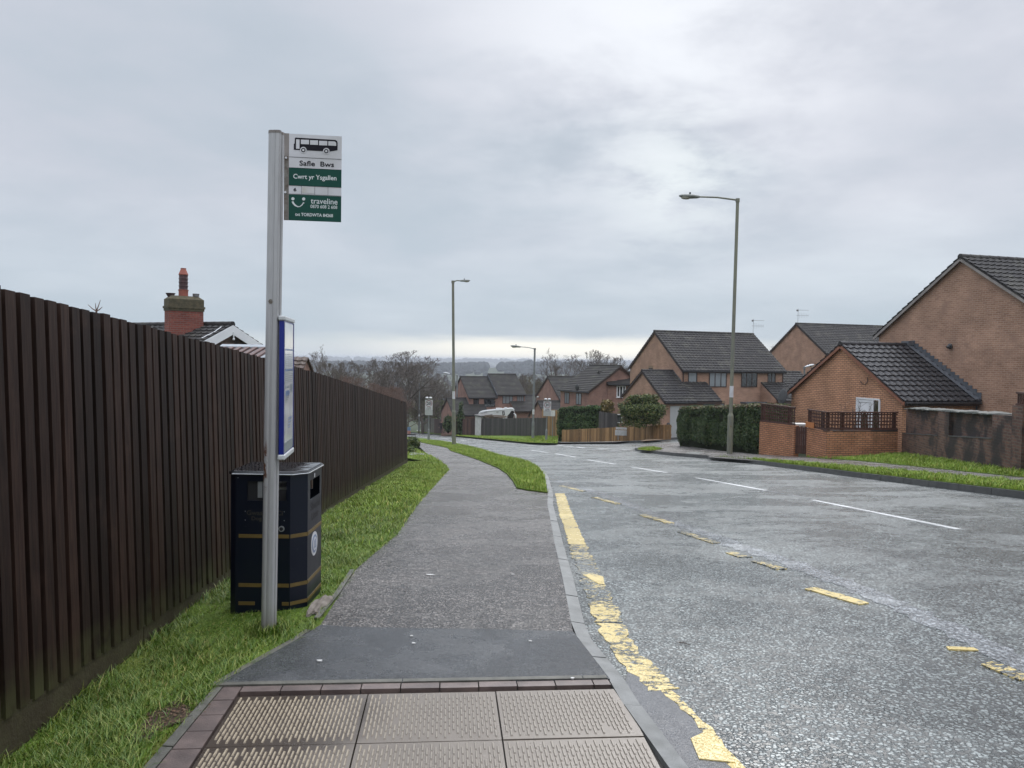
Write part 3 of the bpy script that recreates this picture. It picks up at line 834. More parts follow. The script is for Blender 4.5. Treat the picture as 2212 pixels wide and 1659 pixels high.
sheet('bend_footpath', clean(fp + fp2), 'kerb_stone', .037)['label'] = 'thin pale footpath crossing the far green bank'
drv = [on(995, 937.5, .034), on(1060, 941.5, .034), on(1027, 932.5, .034), on(1000, 932.2, .034)]
sheet('driveway', clean(drv), 'kerb_stone', .045)['label'] = 'pale concrete driveway up to the brown gates'
sheet('gravel_patch', clean([on(1384, 953.2), on(1432, 950), on(1416, 948.2), on(1402, 948.6)]), 'sand_gravel', .02)['label'] = 'sandy gravel patch on the pavement by the golden fence'
sheet('slab_crossing', clean([on(885, 976.5, .02), on(915, 979, .02), on(921, 982, .02), on(885, 983, .02)]), 'kerb_stone', .02)['label'] = 'pale concrete slab path past the end of the fence'
sheet('drain_cover', clean([on(1480, 979), on(1498, 976.5), on(1520, 978), on(1508, 981.5)]), 'slate_cap', .006)['label'] = 'pale inspection cover set in the far pavement'

# road markings ----------------------------------------------------------------
def mark(name, pts, mat, off=RO + .004, label=None):
    o = sheet(name, clean(pts), mat, off)
    if label: o['label'] = label
    return o
def band(line, w, jit=0.):
    ln = resample(line, .07 if jit else 1.); rr = random.Random(len(ln)); J = lambda q: [p + Vector((rr.uniform(-jit, jit), rr.uniform(-jit, jit) * .5)) for p in q]
    return J(offset_line(ln, -w / 2)) + list(reversed(J(offset_line(ln, w / 2))))
R = lambda x, y: on(x, y, RO)
# broad kerbside yellow line of the bus bay
yl = [R(1209, 1066), R(1222, 1110), R(1238, 1150), R(1247, 1176)]
mark('road_marking', band(yl, .18, .012), 'yellow_good', label='solid yellow bus bay line near the grass tip')
yl2 = [R(1247, 1176), R(1262, 1215), R(1283, 1265), R(1300, 1300), R(1316, 1345)]
mark('road_marking', band(yl2, .18, .025), 'yellow_worn', label='badly worn middle part of the yellow kerbside line')
mark('road_marking', [R(1259, 1243), R(1279, 1240), R(1303, 1247), R(1306, 1264), R(1292, 1262)], 'yellow_good', label='single yellow flake left on the worn line', off=RO + .007)
yl3 = [R(1318, 1348), R(1345, 1400), R(1390, 1450), R(1440, 1493)]
mark('road_marking', band(yl3, .16, .025), 'yellow_mid', label='yellow kerbside line beside the new tarmac patch')
yl4 = [R(1440, 1493), R(1500, 1548), R(1545, 1600), R(1600, 1665), Vector((1.8, 2.4))]
mark('road_marking', band(yl4, .05, .014), 'yellow_mid', label='thin yellow edge of paint left around the repair')
mark('road_marking', [R(1492, 1598), R(1530, 1580), R(1560, 1608), R(1588, 1650), R(1510, 1642)], 'yellow_good', label='yellow patch of line at the bottom of the view', off=RO + .008)
kout = [p for p in offset_line(near_line, .075) if p.y < on(1345, 1452).y + .02]
mark('tar_repair', [R(1356, 1446), R(1395, 1462), R(1440, 1502), R(1500, 1558), R(1545, 1612), R(1590, 1665), Vector((1.9, 2.2))] + kout, 'repair_tar', label='smooth grey tar repair beside the kerb', off=RO + .003)
# worn outer dashes of the bus bay on their pale strip
cen = [R(*q) for q in ((1195, 1035), (1230, 1048), (1269, 1057), (1360, 1090), (1456, 1130), (1520, 1152), (1597, 1182), (1670, 1203), (1737, 1226), (1878, 1282), (2019, 1343), (2159, 1413), (2320, 1492))]
cen = smooth_line(cen, 1)
mark('worn_strip', band(cen, .22, .045), 'rough_strip', off=RO + .003, label='pale rough strip of old paint along the bus bay edge')
for i, (a, b) in enumerate((((1212, 1050), (1262, 1062)), ((1285, 1075), (1335, 1089)), ((1385, 1112), (1448, 1131)), ((1470, 1149), (1548, 1174)), ((1575, 1194), (1612, 1205)), ((1635, 1213), (1690, 1231)), ((1752, 1272), (1868, 1306)), ((2050, 1402), (2105, 1404)), ((2130, 1434), (2225, 1470)), ((2300, 1520), (2400, 1560)))):
    pa, pb = R(*a), R(*b)
    mark('road_marking', band([pa, pb], .11 if i != 7 else .05, .012), 'yellow_good' if i == 7 else ('yellow_mid' if i in (6,) else 'yellow_worn'), off=RO + .009,
         label=['palest farthest dash of the bus bay edge', 'faint second farthest dash of the bus bay edge', 'yellow dash nearest the far end of the bay', 'clean yellow dash in the middle of the bay edge', 'short worn dash left of a longer one', 'longer worn dash right of a short one', 'streaky yellow dash with a dark centre', 'tiny bright orange-yellow bar of paint', 'yellow dash at the right edge of the view', 'yellow dash beyond the right edge'][i])
# white centre line
wd_ = [((2070, 1143), (1755, 1080), .085), ((1655, 1059.5), (1506, 1032.5), .085), ((1440, 1021), (1362, 1008.5), .08), ((1330, 1003), (1268, 993), .08), ((1243, 987.5), (1200, 980), .08), ((1183, 977.5), (1145, 972.5), .08), ((1135, 969.8), (1110, 966.2), .09), ((1094, 963.6), (1073, 961), .09), ((1008, 952.5), (996, 951), .1), ((968, 948.2), (957, 947), .1)]
for i, (a, b, w) in enumerate(wd_):
    mark('road_marking', band([R(*a), R(*b)], w * (1 + .1 * i)), 'white_worn', label='white centre line dash, number %s from the camera' % ['one', 'two', 'three', 'four', 'five', 'six', 'seven', 'eight', 'nine', 'ten'][i])
mark('road_marking', band([R(1752, 1078), R(1700, 1067), R(1658, 1060)], .03), 'white_faint', label='faint seam between two centre line dashes')
mark('road_marking', band([R(1135, 996.5), R(1230, 995), R(1330, 993)], .05), 'white_faint', label='faint white line across the mouth of the bay')
for i, (a, b) in enumerate((((1188, 961.3), (1216, 963)), ((1222, 964), (1237, 965)), ((1246, 966), (1262, 967.5)), ((1290, 969.5), (1312, 970)), ((1316, 972.2), (1335, 973)), ((1340, 971.2), (1362, 971.8)))):
    mark('road_marking', band([R(*a), R(*b)], .22), 'white_worn', label='%s give-way dash across the side road mouth' % ['leftmost', 'second', 'third', 'fourth', 'fifth', 'rightmost'][i])
# litter on the path: a few pale specks
def specks():
    spots = [(930, 1243, .035, .012), (1107, 1242, .012, .006), (893, 1394, .012, .008), (889, 1378, .009, .006), (1236, 1470, .012, .006), (690, 1432, .016, .01), (1145, 1389, .01, .006)]
    for i, (x, y, a, b) in enumerate(spots):
        p = on(x, y, 0); mb = MB(); n = 7; z = T(p.x, p.y) + (.012 if y > 1360 else .006)
        pts = [(a * math.cos(2 * math.pi * k / n) * random.uniform(.7, 1.2), b * math.sin(2 * math.pi * k / n) * random.uniform(.7, 1.2), .003) for k in range(n)]
        mb.prism(pts, (0, 0, .006)); o = mb.build('litter_scrap', 'off_white'); o.location = (p.x, p.y, z)
        tag(o, ['largest white scrap on the old path', 'tiny white scrap near the kerb on the old path', 'pale speck on the left of the new tarmac', 'small pale fleck just above another on the new tarmac', 'pale fleck by the edging and the kerb', 'pale gum spot left on the new tarmac', 'tiny fleck in the middle of the new tarmac'][i], 'scrap')
specks()

# ================================================================== BUS STOP
GLYPH = {}
def text_mesh(s):
    if s in GLYPH: return GLYPH[s]
    cu = bpy.data.curves.new('t', 'FONT'); cu.body = s; cu.size = 1; cu.resolution_u = 3
    ob = bpy.data.objects.new('t', cu); COL.objects.link(ob)
    bpy.context.view_layer.update()
    dg = bpy.context.evaluated_depsgraph_get(); me = bpy.data.meshes.new_from_object(ob.evaluated_get(dg))
    v = [tuple(q.co) for q in me.vertices]; f = [tuple(p.vertices) for p in me.polygons]
    bpy.data.objects.remove(ob); bpy.data.curves.remove(cu); bpy.data.meshes.remove(me)
    GLYPH[s] = (v, f); return v, f
def lettering(name, s, o, eu, ev, nrm, u0, v0, u1, v1, mat, parent, bold=0., label=None, depth=.0006):
    """text fitted to a rectangle (u to the right, v downwards) on a panel"""
    v, f = text_mesh(s); a = np.array(v); mn = a.min(0); mx = a.max(0); sx = (u1 - u0) / (mx[0] - mn[0]); sy = (v1 - v0) / (mx[1] - mn[1])
    o, eu, ev, nrm = Vector(o), Vector(eu), Vector(ev), Vector(nrm); mb = MB()
    offs = [(0, 0)] if not bold else [(0, 0), (bold, 0), (-bold, 0), (0, bold), (0, -bold)]
    for q, (bx, by) in enumerate(offs):
        k = len(mb.v)
        for x, y, z in v: mb.v.append(tuple(o + eu * (u0 + (x - mn[0]) * sx + bx) + ev * (v1 - (y - mn[1]) * sy + by) + nrm * (depth + q * .00008)))
        for p in f: mb.f.append(tuple(k + i for i in p)); mb.m.append(0)
    return mb.build(name, mat, parent, label=label)

def bus_stop():
    bx, by = on(580, 1361)
    root = thing('bus_stop', 'grey aluminium bus stop pole with flag sign and blue timetable case', 'bus stop', (bx, by, T(bx, by) - .03))
    H = 2.975; lean = .031; tw = rad(-10)
    def P(x, y, z): return Vector((x * math.cos(tw) - y * math.sin(tw) + lean * z / H, x * math.sin(tw) + y * math.cos(tw), z))
    # rounded extrusion with a slotted channel on its right edge
    sec = []
    for k in range(45):
        w = rad(70) + rad(220) * k / 44; sec.append((.030 * math.cos(w) - .012, .038 * math.sin(w)))
    sec += [(.012, -.037), (.013, -.0345), (.016, -.034), (.017, -.036), (.034, -.031), (.035, -.0275), (.037, -.027), (.038, -.010), (.030, -.008), (.030, .008), (.036, .010), (.036, .030), (.016, .034)]
    pole = MB(); n = len(sec)
    for z in (0, .9, 2.0, H): pole.v += [tuple(P(a, b, z)) for a, b in sec]
    for j in range(3):
        for i in range(n):
            q = (i + 1) % n; pole.f.append((j * n + i, j * n + q, (j + 1) * n + q, (j + 1) * n + i)); pole.m.append(0)
    pole.f.append(tuple(range(3 * n, 4 * n))); pole.m.append(0)
    pole.build('pole', 'aluminium', root)
    cap = MB(); cap.v = []
    k = len(cap.v)
    cap.prism([P(a * 1.03, b * 1.03, H + .012) for a, b in sec], (0, 0, .016)); cap.build('cap', 'fascia_grey', root)
    pl_ = MB(); c = P(.001, -.0375, 1.99); pl_.tube([c + Vector((0, .004, 0)), c + Vector((0, -.001, 0))], [.014, .0135], 20); pl_.build('plug', 'rusty_bracket', root)
    # flag -----------------------------------------------------------------
    s = .000341 * 1.0
    a = rad(-8)     # the plate turns slightly away from the camera
    eu = Vector((math.cos(a), -math.sin(a) * 1, 0)); ev = Vector((0, 0, -1)); nr = Vector((-math.sin(-a) * -1, -math.cos(a), 0))
    nr = eu.cross(Vector((0, 0, 1))).normalized()
    if nr.y > 0: nr = -nr
    tl = at(624.6, 288.5, by - .012) - Vector(root.location)     # top-left corner of the printed plate
    o = tl
    wid, hei = 885 * s, 1478 * s
    def U(x): return (x - 165) * s
    def V(y, x=165): return (y - 105 - .040 * (x - 165)) * s
    def rect(u0, v0, u1, v1, d, th, name, mat, parent, label=None, bevel=0):
        mb = MB(); mb.obox(o + eu * u0 + ev * v1 + nr * (d - th), eu * (u1 - u0), nr * th, -ev * (v1 - v0))
        return mb.build(name, mat, parent, label=label)
    plate = rect(0, 0, wid, hei, .0, .003, 'sign_plate', 'sign_white', root)
    rect(U(82), V(100), 0, hei, -.0015, .004, 'side_strip', 'fascia_grey', root)
    rect(U(84), V(488), U(150), hei - .002, .0005, .003, 'bracket', 'rusty_bracket', root)
    for (x, y) in ((118, 520), (107, 1108)):
        mb = MB(); c = o + eu * U(x) + ev * V(y, x) + nr * .003; mb.tube([c - nr * .004, c + nr * .004], .0065, 12); mb.build('bolt', 'sign_white', root)
    rect(0, V(683), wid, V(985), .0012, .001, 'green_panel', 'sign_green', plate)
    rect(0, V(1140), wid, hei, .0012, .001, 'green_panel', 'sign_green', plate)
    for y in (500, 1132, 985, 683): rect(0, V(y) - .0008, wid, V(y) + .0008, .0018, .001, 'rule_line', 'sign_black', plate)
    for x in (377, 600, 823): rect(U(x) - .0006, V(985), U(x) + .0006, V(1132), .0018, .001, 'rule_line', 'sign_black', plate)
    rect(U(388), V(1012, 388), U(590), V(1125, 590), .0012, .0008, 'blank_tile', 'sign_dirty', plate)
    # bus pictogram
    def shape(pts, name, mat, d):
        mb = MB(); pts = [o + eu * U(x) + ev * V(y, x) + nr * d for x, y in pts]
        mb.poly(pts); me = mb.build(name, mat, plate); return me
    bus = [(262, 180), (275, 172), (945, 203), (972, 222), (980, 250), (980, 378), (850, 402), (245, 380), (245, 285), (258, 270)]
    shape(list(reversed(bus)), 'bus_symbol', 'sign_black', .0016)
    for (x0, x1, ya, yb) in ((283, 340, 202, 362), (362, 498, 206, 282), (516, 650, 214, 290), (668, 806, 222, 298)):
        shape([(x0, yb), (x1, yb + 3), (x1, ya + 3), (x0, ya)], 'bus_symbol', 'sign_white', .0022)
    shape([(823, 300), (957, 306), (957, 262), (948, 240), (925, 230), (823, 228)], 'bus_symbol', 'sign_white', .0022)
    for cx, cy in ((404, 385), (790, 398)):
        for r, mt, d in ((55, 'sign_white', .0022), (37, 'sign_black', .0028), (20, 'sign_white', .0034)):
            shape([(cx + r * math.cos(w), cy - r * math.sin(w) * -1) for w in [2 * math.pi * k / 22 for k in range(22)]][::-1], 'bus_symbol', mt, d)
    def word(s_, x0, y0, x1, y1, mat, bold=0.):
        lettering('lettering', s_, o, eu, ev, nr, U(x0), V(y0, (x0 + x1) / 2), U(x1), V(y1, (x0 + x1) / 2), mat, plate, bold, depth=.0016)
    word('Safle  Bws', 342, 575, 920, 658, 'sign_black', .0007)
    word('Cwrt yr Ysgallen', 240, 806, 965, 908, 'sign_text', .0008)
    word('6', 246, 1030, 292, 1086, 'sign_black', .0006)
    word('traveline', 535, 1212, 985, 1306, 'sign_text', .0004)
    word('0870 608 2 608', 530, 1326, 982, 1382, 'sign_text', .0003)
    word('txt TORDWTA 84268', 275, 1468, 910, 1520, 'sign_text', .0007)
    # smile mark: two dots and a crescent
    for cx, cy in ((235, 1217), (415, 1220)):
        shape([(cx + 27 * math.cos(w), cy + 27 * math.sin(w)) for w in [2 * math.pi * k / 18 for k in range(18)]], 'smile_mark', 'sign_text', .0022)
    outer = [(213, 1265), (232, 1305), (265, 1340), (315, 1362), (350, 1358), (388, 1335), (412, 1300), (432, 1290), (405, 1272), (400, 1290), (375, 1325), (345, 1345), (318, 1343), (285, 1322), (260, 1295), (245, 1262)]
    shape(outer[::-1], 'smile_mark', 'sign_text', .0022)
    # timetable case ----------------------------------------------------------
    ca = Vector((-1.344, 4.48, 0)) - Vector(root.location); ca.z = 0
    dirc = Vector((-.146, 1, 0)).normalized(); nc = Vector((dirc.y, -dirc.x, 0))
    zb, zt = 1.02 - root.location.z, 1.812 - root.location.z
    L, D = .385, .028
    o2 = ca + Vector((.0, .02, 0))
    cs = MB(); cs.obox(o2 + Vector((0, 0, zb)) - nc * D, dirc * L, nc * D, Vector((0, 0, zt - zb)))
    case = cs.build('timetable_case', 'case_blue', root)
    pp = MB(); pp.obox(o2 + Vector((0, 0, zb + .01)) + dirc * .012 + nc * .0005, dirc * (L - .03), nc * .002, Vector((0, 0, zt - zb - .02)))
    pp.build('timetable_sheet', 'case_paper', case)
    pr_ = MB(); pb = MB()
    def row(mb, z, h, f0, f1): mb.obox(o2 + Vector((0, 0, z)) + dirc * (.012 + f0 * (L - .03)) + nc * .0027, dirc * (f1 - f0) * (L - .03), nc * .0006, Vector((0, 0, h)))
    z = zt - .2
    while z > zb + .42: row(pr_, z, .0035, .06, .94 - random.uniform(0, .1)); z -= .0125
    row(pb, zt - .175, .01, .04, .96); row(pb, zt - .30, .012, .04, .96); row(pr_, zt - .40, .009, .05, .5)
    for q in range(3): row(pr_, zb + .335 - q * .012, .006, .1, .5 - .1 * q)
    row(pr_, zb + .36, .05, .62, .68); row(pr_, zb + .36, .05, .72, .90); row(pb, zb + .345, .03, .1, .55)
    for q in range(4): row(pb, zb + .20 - q * .018, .007, .4, .85 - .08 * q)
    row(pr_, zb + .012, .055, .0, .98)
    pr_.build('print', 'case_print', case); pb.build('print', 'case_print_blue', case)
    for z0, z1 in ((zt, zt + .028), (zb - .032, zb)):
        mb = MB(); mb.obox(o2 + Vector((0, 0, z0)) - nc * (D + .006) - dirc * .008, dirc * (L + .016), nc * (D + .014), Vector((0, 0, z1 - z0)))
        mb.build('end_cap', 'case_cap', case, bevel=.007)
    mb = MB(); mb.obox(o2 + Vector((0, 0, zb + .004)) + nc * .0005 + dirc * (L - .017), dirc * .014, nc * .005, Vector((0, 0, zt - zb - .008))); mb.build('trim', 'case_blue', case)
bus_stop()

# ================================================================== LITTER BIN
def litter_bin():
    X0 = at(493.5, 1300, 4.95).x; zg = T(-1.5, 5.1) - .085
    root = thing('litter_bin', 'dark navy twin litter bin with gold bands and a wet lid', 'litter bin', (X0, 4.95, zg))
    Wd, Dp, H, t = .492, .45, 1.0, .006
    plan = [(.045, 0), (.40, 0), (Wd, .085), (Wd, Dp), (0, Dp), (0, .035)]
    Ztop = H - .03
    body = MB(); inner = MB()
    def panel(a, b, hole=None):
        """upright panel between plan points a and b, with an optional hole (f0,f1,z0,z1)"""
        A, B = Vector((*a, 0)), Vector((*b, 0)); e = B - A; L = e.length; e.normalize(); nrm = Vector((e.y, -e.x, 0))
        def blk(f0, f1, z0, z1):
            if f1 - f0 < 1e-4 or z1 - z0 < 1e-4: return
            body.obox(A + e * f0 * L - nrm * t + Vector((0, 0, z0)), e * (f1 - f0) * L, nrm * t, Vector((0, 0, z1 - z0)))
        if not hole: blk(0, 1, 0, Ztop); return
        f0, f1, z0, z1 = hole
        blk(0, 1, 0, z0); blk(0, 1, z1, Ztop); blk(0, f0, z0, z1); blk(f1, 1, z0, z1)
    panel(plan[0], plan[1], (.21, .93, Ztop - .167, Ztop - .04))
    panel(plan[1], plan[2]); panel(plan[2], plan[3], (.16, .86, Ztop - .185, Ztop - .055))
    panel(plan[3], plan[4], (.12, .45, Ztop - .16, Ztop - .06)); panel(plan[4], plan[5], (.2, .8, Ztop - .18, Ztop - .05)); panel(plan[5], plan[0])
    b = body.build('body', 'bin_paint', root)
    inner.prism([(x * .9 + .02, y * .9 + .03, Ztop - .26) for x, y in plan], (0, 0, .5)); inner.build('liner', 'bin_inside', root)
    sp = MB(); sp.box(.03, .02, Ztop - .26, .25, .026, Ztop - .001); sp.box(.245, .03, Ztop - .26, .251, Dp - .02, Ztop - .05); sp.build('divider', 'bin_inside', root)
    ld = MB(); ld.box(.27, .10, Ztop - .110, .41, .30, Ztop - .094); ld.build('shelf', 'bin_steel', root); ld = MB(); ld.box(.185, .01, Ztop - .15, .215, .014, Ztop - .045); ld.build('inner_plate', 'bin_steel', root)
    lid = MB(); c = Vector((Wd / 2, Dp / 2))
    def lp(k, z): return [(c.x + (x - c.x) * k, c.y + (y - c.y) * k, z) for x, y in [(.03, -.004), (.41, -.006), (Wd + .004, .08), (Wd + .004, Dp + .004), (-.004, Dp + .004), (-.004, .03)]]
    lid.prism(lp(1.02, Ztop + .018), (0, 0, .018)); lid.prism(lp(.985, Ztop + .025), (0, 0, .008)); lid.build('lid', 'bin_lid_wet', root, bevel=.004)
    rim = MB(); r = [Vector(q) for q in lp(1.026, Ztop + .006)]
    for i in (0, 1, 2): rim.tube([r[i], r[(i + 1) % 6]], .004, 6)
    rim.build('rim', 'bin_steel', root)
    def strip(z0, z1, segs, mat, name, label=None):
        mb = MB()
        for (i, f0, f1) in segs:
            A, B = Vector((*plan[i], 0)), Vector((*plan[(i + 1) % 6], 0)); e = B - A; L = e.length; e.normalize(); nrm = Vector((e.y, -e.x, 0))
            mb.obox(A + e * f0 * L + Vector((0, 0, z0)), e * (f1 - f0) * L, nrm * .003, Vector((0, 0, z1 - z0)))
        return mb.build(name, mat, root, label=label)
    for z0, z1, lab in ((Ztop - .412, Ztop - .388, None), (Ztop - .735, Ztop - .711, None), (Ztop - .855, Ztop - .832, 'gold band, scratched at the left')):
        strip(z0, z1, ((0, .06, .985), (1, .02, .99), (2, .01, .99)) if z0 > .2 else ((0, .86, .985), (1, .02, .99), (2, .01, .99)), 'bin_gold', 'band')
        if z0 < .2: strip(z0, z1, ((0, .06, .36),), 'bin_gold', 'band', lab)
        strip(z0, z1, ((4, .05, .95),), 'bin_gold', 'band')
    eu, ev, nr = Vector((1, 0, 0)), Vector((0, 0, -1)), Vector((0, -1, 0)); o = Vector((0, 0, Ztop))
    lettering('lettering', 'Gwastraff Ci', o, eu, ev, nr, .118, .232, .352, .262, 'bin_text_gold', root, .0012)
    lettering('lettering', 'Dog Waste', o, eu, ev, nr, .150, .272, .330, .304, 'bin_text_gold', root, .0012)
    eu2 = Vector((0, 1, 0)); n2 = Vector((1, 0, 0)); o2 = Vector((Wd, .085, Ztop))
    lettering('lettering', 'Sbwriel', o2, eu2, ev, n2, .07, .212, .32, .262, 'bin_text_black', root, .0025)
    lettering('lettering', 'Litter', o2, eu2, ev, n2, .095, .285, .28, .33, 'bin_text_black', root, .0025)
    bd = MB(); c = Vector((Wd, .085 + .17, Ztop - .505))
    bd.tube([c, c + n2 * .003], [.082, .082], 28); badge = bd.build('badge', 'sign_white', root)
    for r, m_, d in ((.062, 'badge_blue', .005), (.046, 'sign_white', .0065)):
        q = MB(); q.tube([c, c + n2 * d], [r, r], 26); q.build('badge_ring', m_, badge)
    q = MB(); q.prism([c + n2 * .0075 + Vector((0, y, z)) for y, z in ((-.02, -.03), (.02, -.03), (.012, -.005), (.018, .02), (0, .035), (-.018, .02), (-.012, -.005))], n2 * .002); q.build('badge_figure', 'badge_blue', badge)
    lk = MB(); c = Vector((.345, 0, Ztop - .35)); lk.tube([c, c + nr * .006], [.019, .019], 20); lock = lk.build('lock', 'bin_steel', root)
    q = MB(); q.tube([c, c + nr * .008], [.012, .012], 16); q.build('lock_core', 'bin_inside', lock)
    for x, z in ((.108, .238), (.108, .296), (.362, .238), (.362, .296), (.06, .02)):
        rv = MB(); rv.ell((x, -.001, Ztop - z), .0028, .002, .0028, 8, 4); rv.build('rivet', 'bin_steel', root)
    st = MB(); st.box(Wd, .085 + .16, Ztop - .048, Wd + .0015, .085 + .18, Ztop - .02); st.build('sticker', 'sign_white', root)
litter_bin()
def lump():
    a = on(683, 1322); mb = MB(); bm = bmesh.new(); bmesh.ops.create_icosphere(bm, subdivisions=3, radius=1)
    for v in bm.verts: 
        v.co = Vector((v.co.x * .05, v.co.y * .20, v.co.z * .03)) * (1 + .14 * math.sin(v.co.x * 7 + v.co.y * 5) + random.uniform(-.06, .06))
    me = bpy.data.meshes.new('concrete_lump'); bm.to_mesh(me); bm.free(); me.materials.append(MATS['concrete_lump'])
    o = bpy.data.objects.new('concrete_lump', me); COL.objects.link(o); o.location = (a.x - .01, a.y + .10, T(a.x, a.y) + .01); o.rotation_euler = (0, 0, -.1)
    tag(o, 'cracked lump of pale concrete beside the foot of the litter bin', 'concrete lump')
lump()

# ================================================================== LONG BROWN FENCE
def long_fence():
    D = [(-4, 2.25), (1, 2.02), (3.18, 1.875), (6.29, 1.66), (10.4, 1.354), (14.5, 1.02), (24.5, .185), (30, -.3)]
    def top(y): return float(np.interp(y, [d[0] for d in D], [d[1] for d in D]))
    root = thing('timber_fence', 'long dark brown upright-board fence running downhill beside the verge', 'fence', (fence_x(10), 10, top(10) - 1.9))
    mb = MB(); low = []; back = MB(); gb = MB(); ps = MB()
    e = Vector((-.0578, 1, 0)).normalized(); nrm = Vector((e.y, -e.x, 0))
    def FP(y, d, z): return Vector((fence_x(y), y, z)) + nrm * d
    p = .1075; y = -1.5; i = 0
    def board(y0, w, d, t, zb, zt, lean, mbx):
        k = len(mbx.v); zs = [zb, zb + (zt - zb) * .12, zb + (zt - zb) * .35, zt - .0]
        for z in zs:
            f = (z - zb) / (zt - zb); lowr = random.uniform(.4, 1.)
            for (a, b) in ((0, d), (w, d + random.uniform(-.001, .001)), (w, d - t), (0, d - t)):
                q = FP(y0 + a, b - lean * f, z + (0 if z < zt else -.004 * (a > 0))); mbx.v.append(tuple(q))
                low.append(max(0., 1 - f / .12) * lowr)
        for j in range(3):
            for c in range(4):
                c2 = (c + 1) % 4; mbx.f.append((k + j * 4 + c, k + (j + 1) * 4 + c, k + (j + 1) * 4 + c2, k + j * 4 + c2)); mbx.m.append(0)
        mbx.f.append((k + 12, k + 15, k + 14, k + 13)); mbx.m.append(0); mbx.f.append((k, k + 1, k + 2, k + 3)); mbx.m.append(0)
    while y < 24.4:
        zt = top(y) + random.uniform(-.006, .006); zb = top(y) - 1.80 + random.uniform(-.006, .006)
        if 22.2 < y < 22.6: zt -= .06
        board(y, .074, .047 + random.uniform(-.003, .003), .022, zb, zt, .055, mb)
        y += p
    nfront = len(low)
    y = -1.5
    while y < 24.4:
        zt = top(y + .05) - .012 + random.uniform(-.004, .004); board(y + .045, .089, .003, .018, top(y) - 1.79, zt, .055, mb); y += p
    f = mb.build('boards', 'fence_boards', root, world=True)
    at_ = f.data.attributes.new('low', 'FLOAT', 'POINT'); at_.data.foreach_set('value', low[:len(mb.v)])
    y = -1.5
    while y < 24.4:
        y1 = min(y + 1.5, 24.5); z0, z1 = top(y) - 1.80, top(y1) - 1.80; h = .17
        pts = [FP(y, .036, z0 - h), FP(y1 - .01, .036, z1 - h), FP(y1 - .01, .036, z1 + .002), FP(y, .036, z0 + .002)]
        gb.prism(pts, nrm * .03); y = y1
    gb.build('gravel_board', 'gravel_board', root, world=True)
    for zz in (.35, 1.0, 1.6):
        r = MB(); r.obox(FP(-1.5, -.06, top(-1.5) - 1.8 + zz), FP(24.4, -.06, top(24.4) - 1.8 + zz) - FP(-1.5, -.06, top(-1.5) - 1.8 + zz), -nrm * .05, (0, 0, .07)); r.build('rail', 'fence_boards', root, world=True)
    for y in list(np.arange(.2, 24, 2.7)) + [24.5]:
        q = MB(); b = FP(y, -.02 if y > 24.4 else -.11, top(y) - 2.0); q.obox(b, e * .09, -nrm * .09, (0, 0, 1.98)); q.build('post', 'fence_boards', root, world=True)
    return top
FTOP = long_fence()

# ================================================================== HOUSES
def slope(mb, o, eu, es, L, SL, gauge=.30, wave=.30, amp=.03, lift=.042, step=6, jitter=0.):
    """tiled slope: o = top corner, eu = unit along the ridge, es = unit down the slope"""
    o, eu, es = Vector(o), Vector(eu).normalized(), Vector(es).normalized(); nr = eu.cross(es)
    if nr.z < 0: nr = -nr
    nc = max(1, int(round(SL / gauge))); g = SL / nc
    if wave: nu = max(2, int(L / wave * step))
    else: nu = max(2, int(L / 1.2))
    prof = []
    for i in range(nu + 1):
        u = L * i / nu
        if wave:
            ph = (u / wave) % 1.; h = amp * (max(0., math.sin(ph * 2 * math.pi)) ** .8 if ph < .5 else -.15 * math.sin((ph - .5) * 2 * math.pi))
        else: h = 0.
        prof.append((u, h))
    for c in range(nc):
        k = len(mb.v)
        for r in (0, 1):
            s = g * (c + r) + (.03 if r else 0)
            for (u, h) in prof:
                mb.v.append(tuple(o + eu * u + es * s + nr * (h + (lift if r else 0.) + (random.uniform(-jitter, jitter) if jitter else 0))))
        n = nu + 1
        flip = (Vector(mb.v[k + 1]) - Vector(mb.v[k])).cross(Vector(mb.v[k + n]) - Vector(mb.v[k])).dot(nr) < 0
        for i in range(nu):
            q = (k + i, k + i + 1, k + n + i + 1, k + n + i); mb.f.append(tuple(reversed(q)) if flip else q); mb.m.append(0)
        k2 = len(mb.v)       # the thick lower edge of the course
        for (u, h) in prof: mb.v.append(tuple(o + eu * u + es * (g * (c + 1) + .03) + nr * (h + lift)))
        for (u, h) in prof: mb.v.append(tuple(o + eu * u + es * (g * (c + 1) + .028) + nr * (h + lift - .032)))
        for i in range(nu): mb.f.append((k2 + i, k2 + i + 1, k2 + n + i + 1, k2 + n + i)); mb.m.append(0)
    # underside board
    mb.obox(o - nr * .055, eu * L, es * (SL), nr * .05)

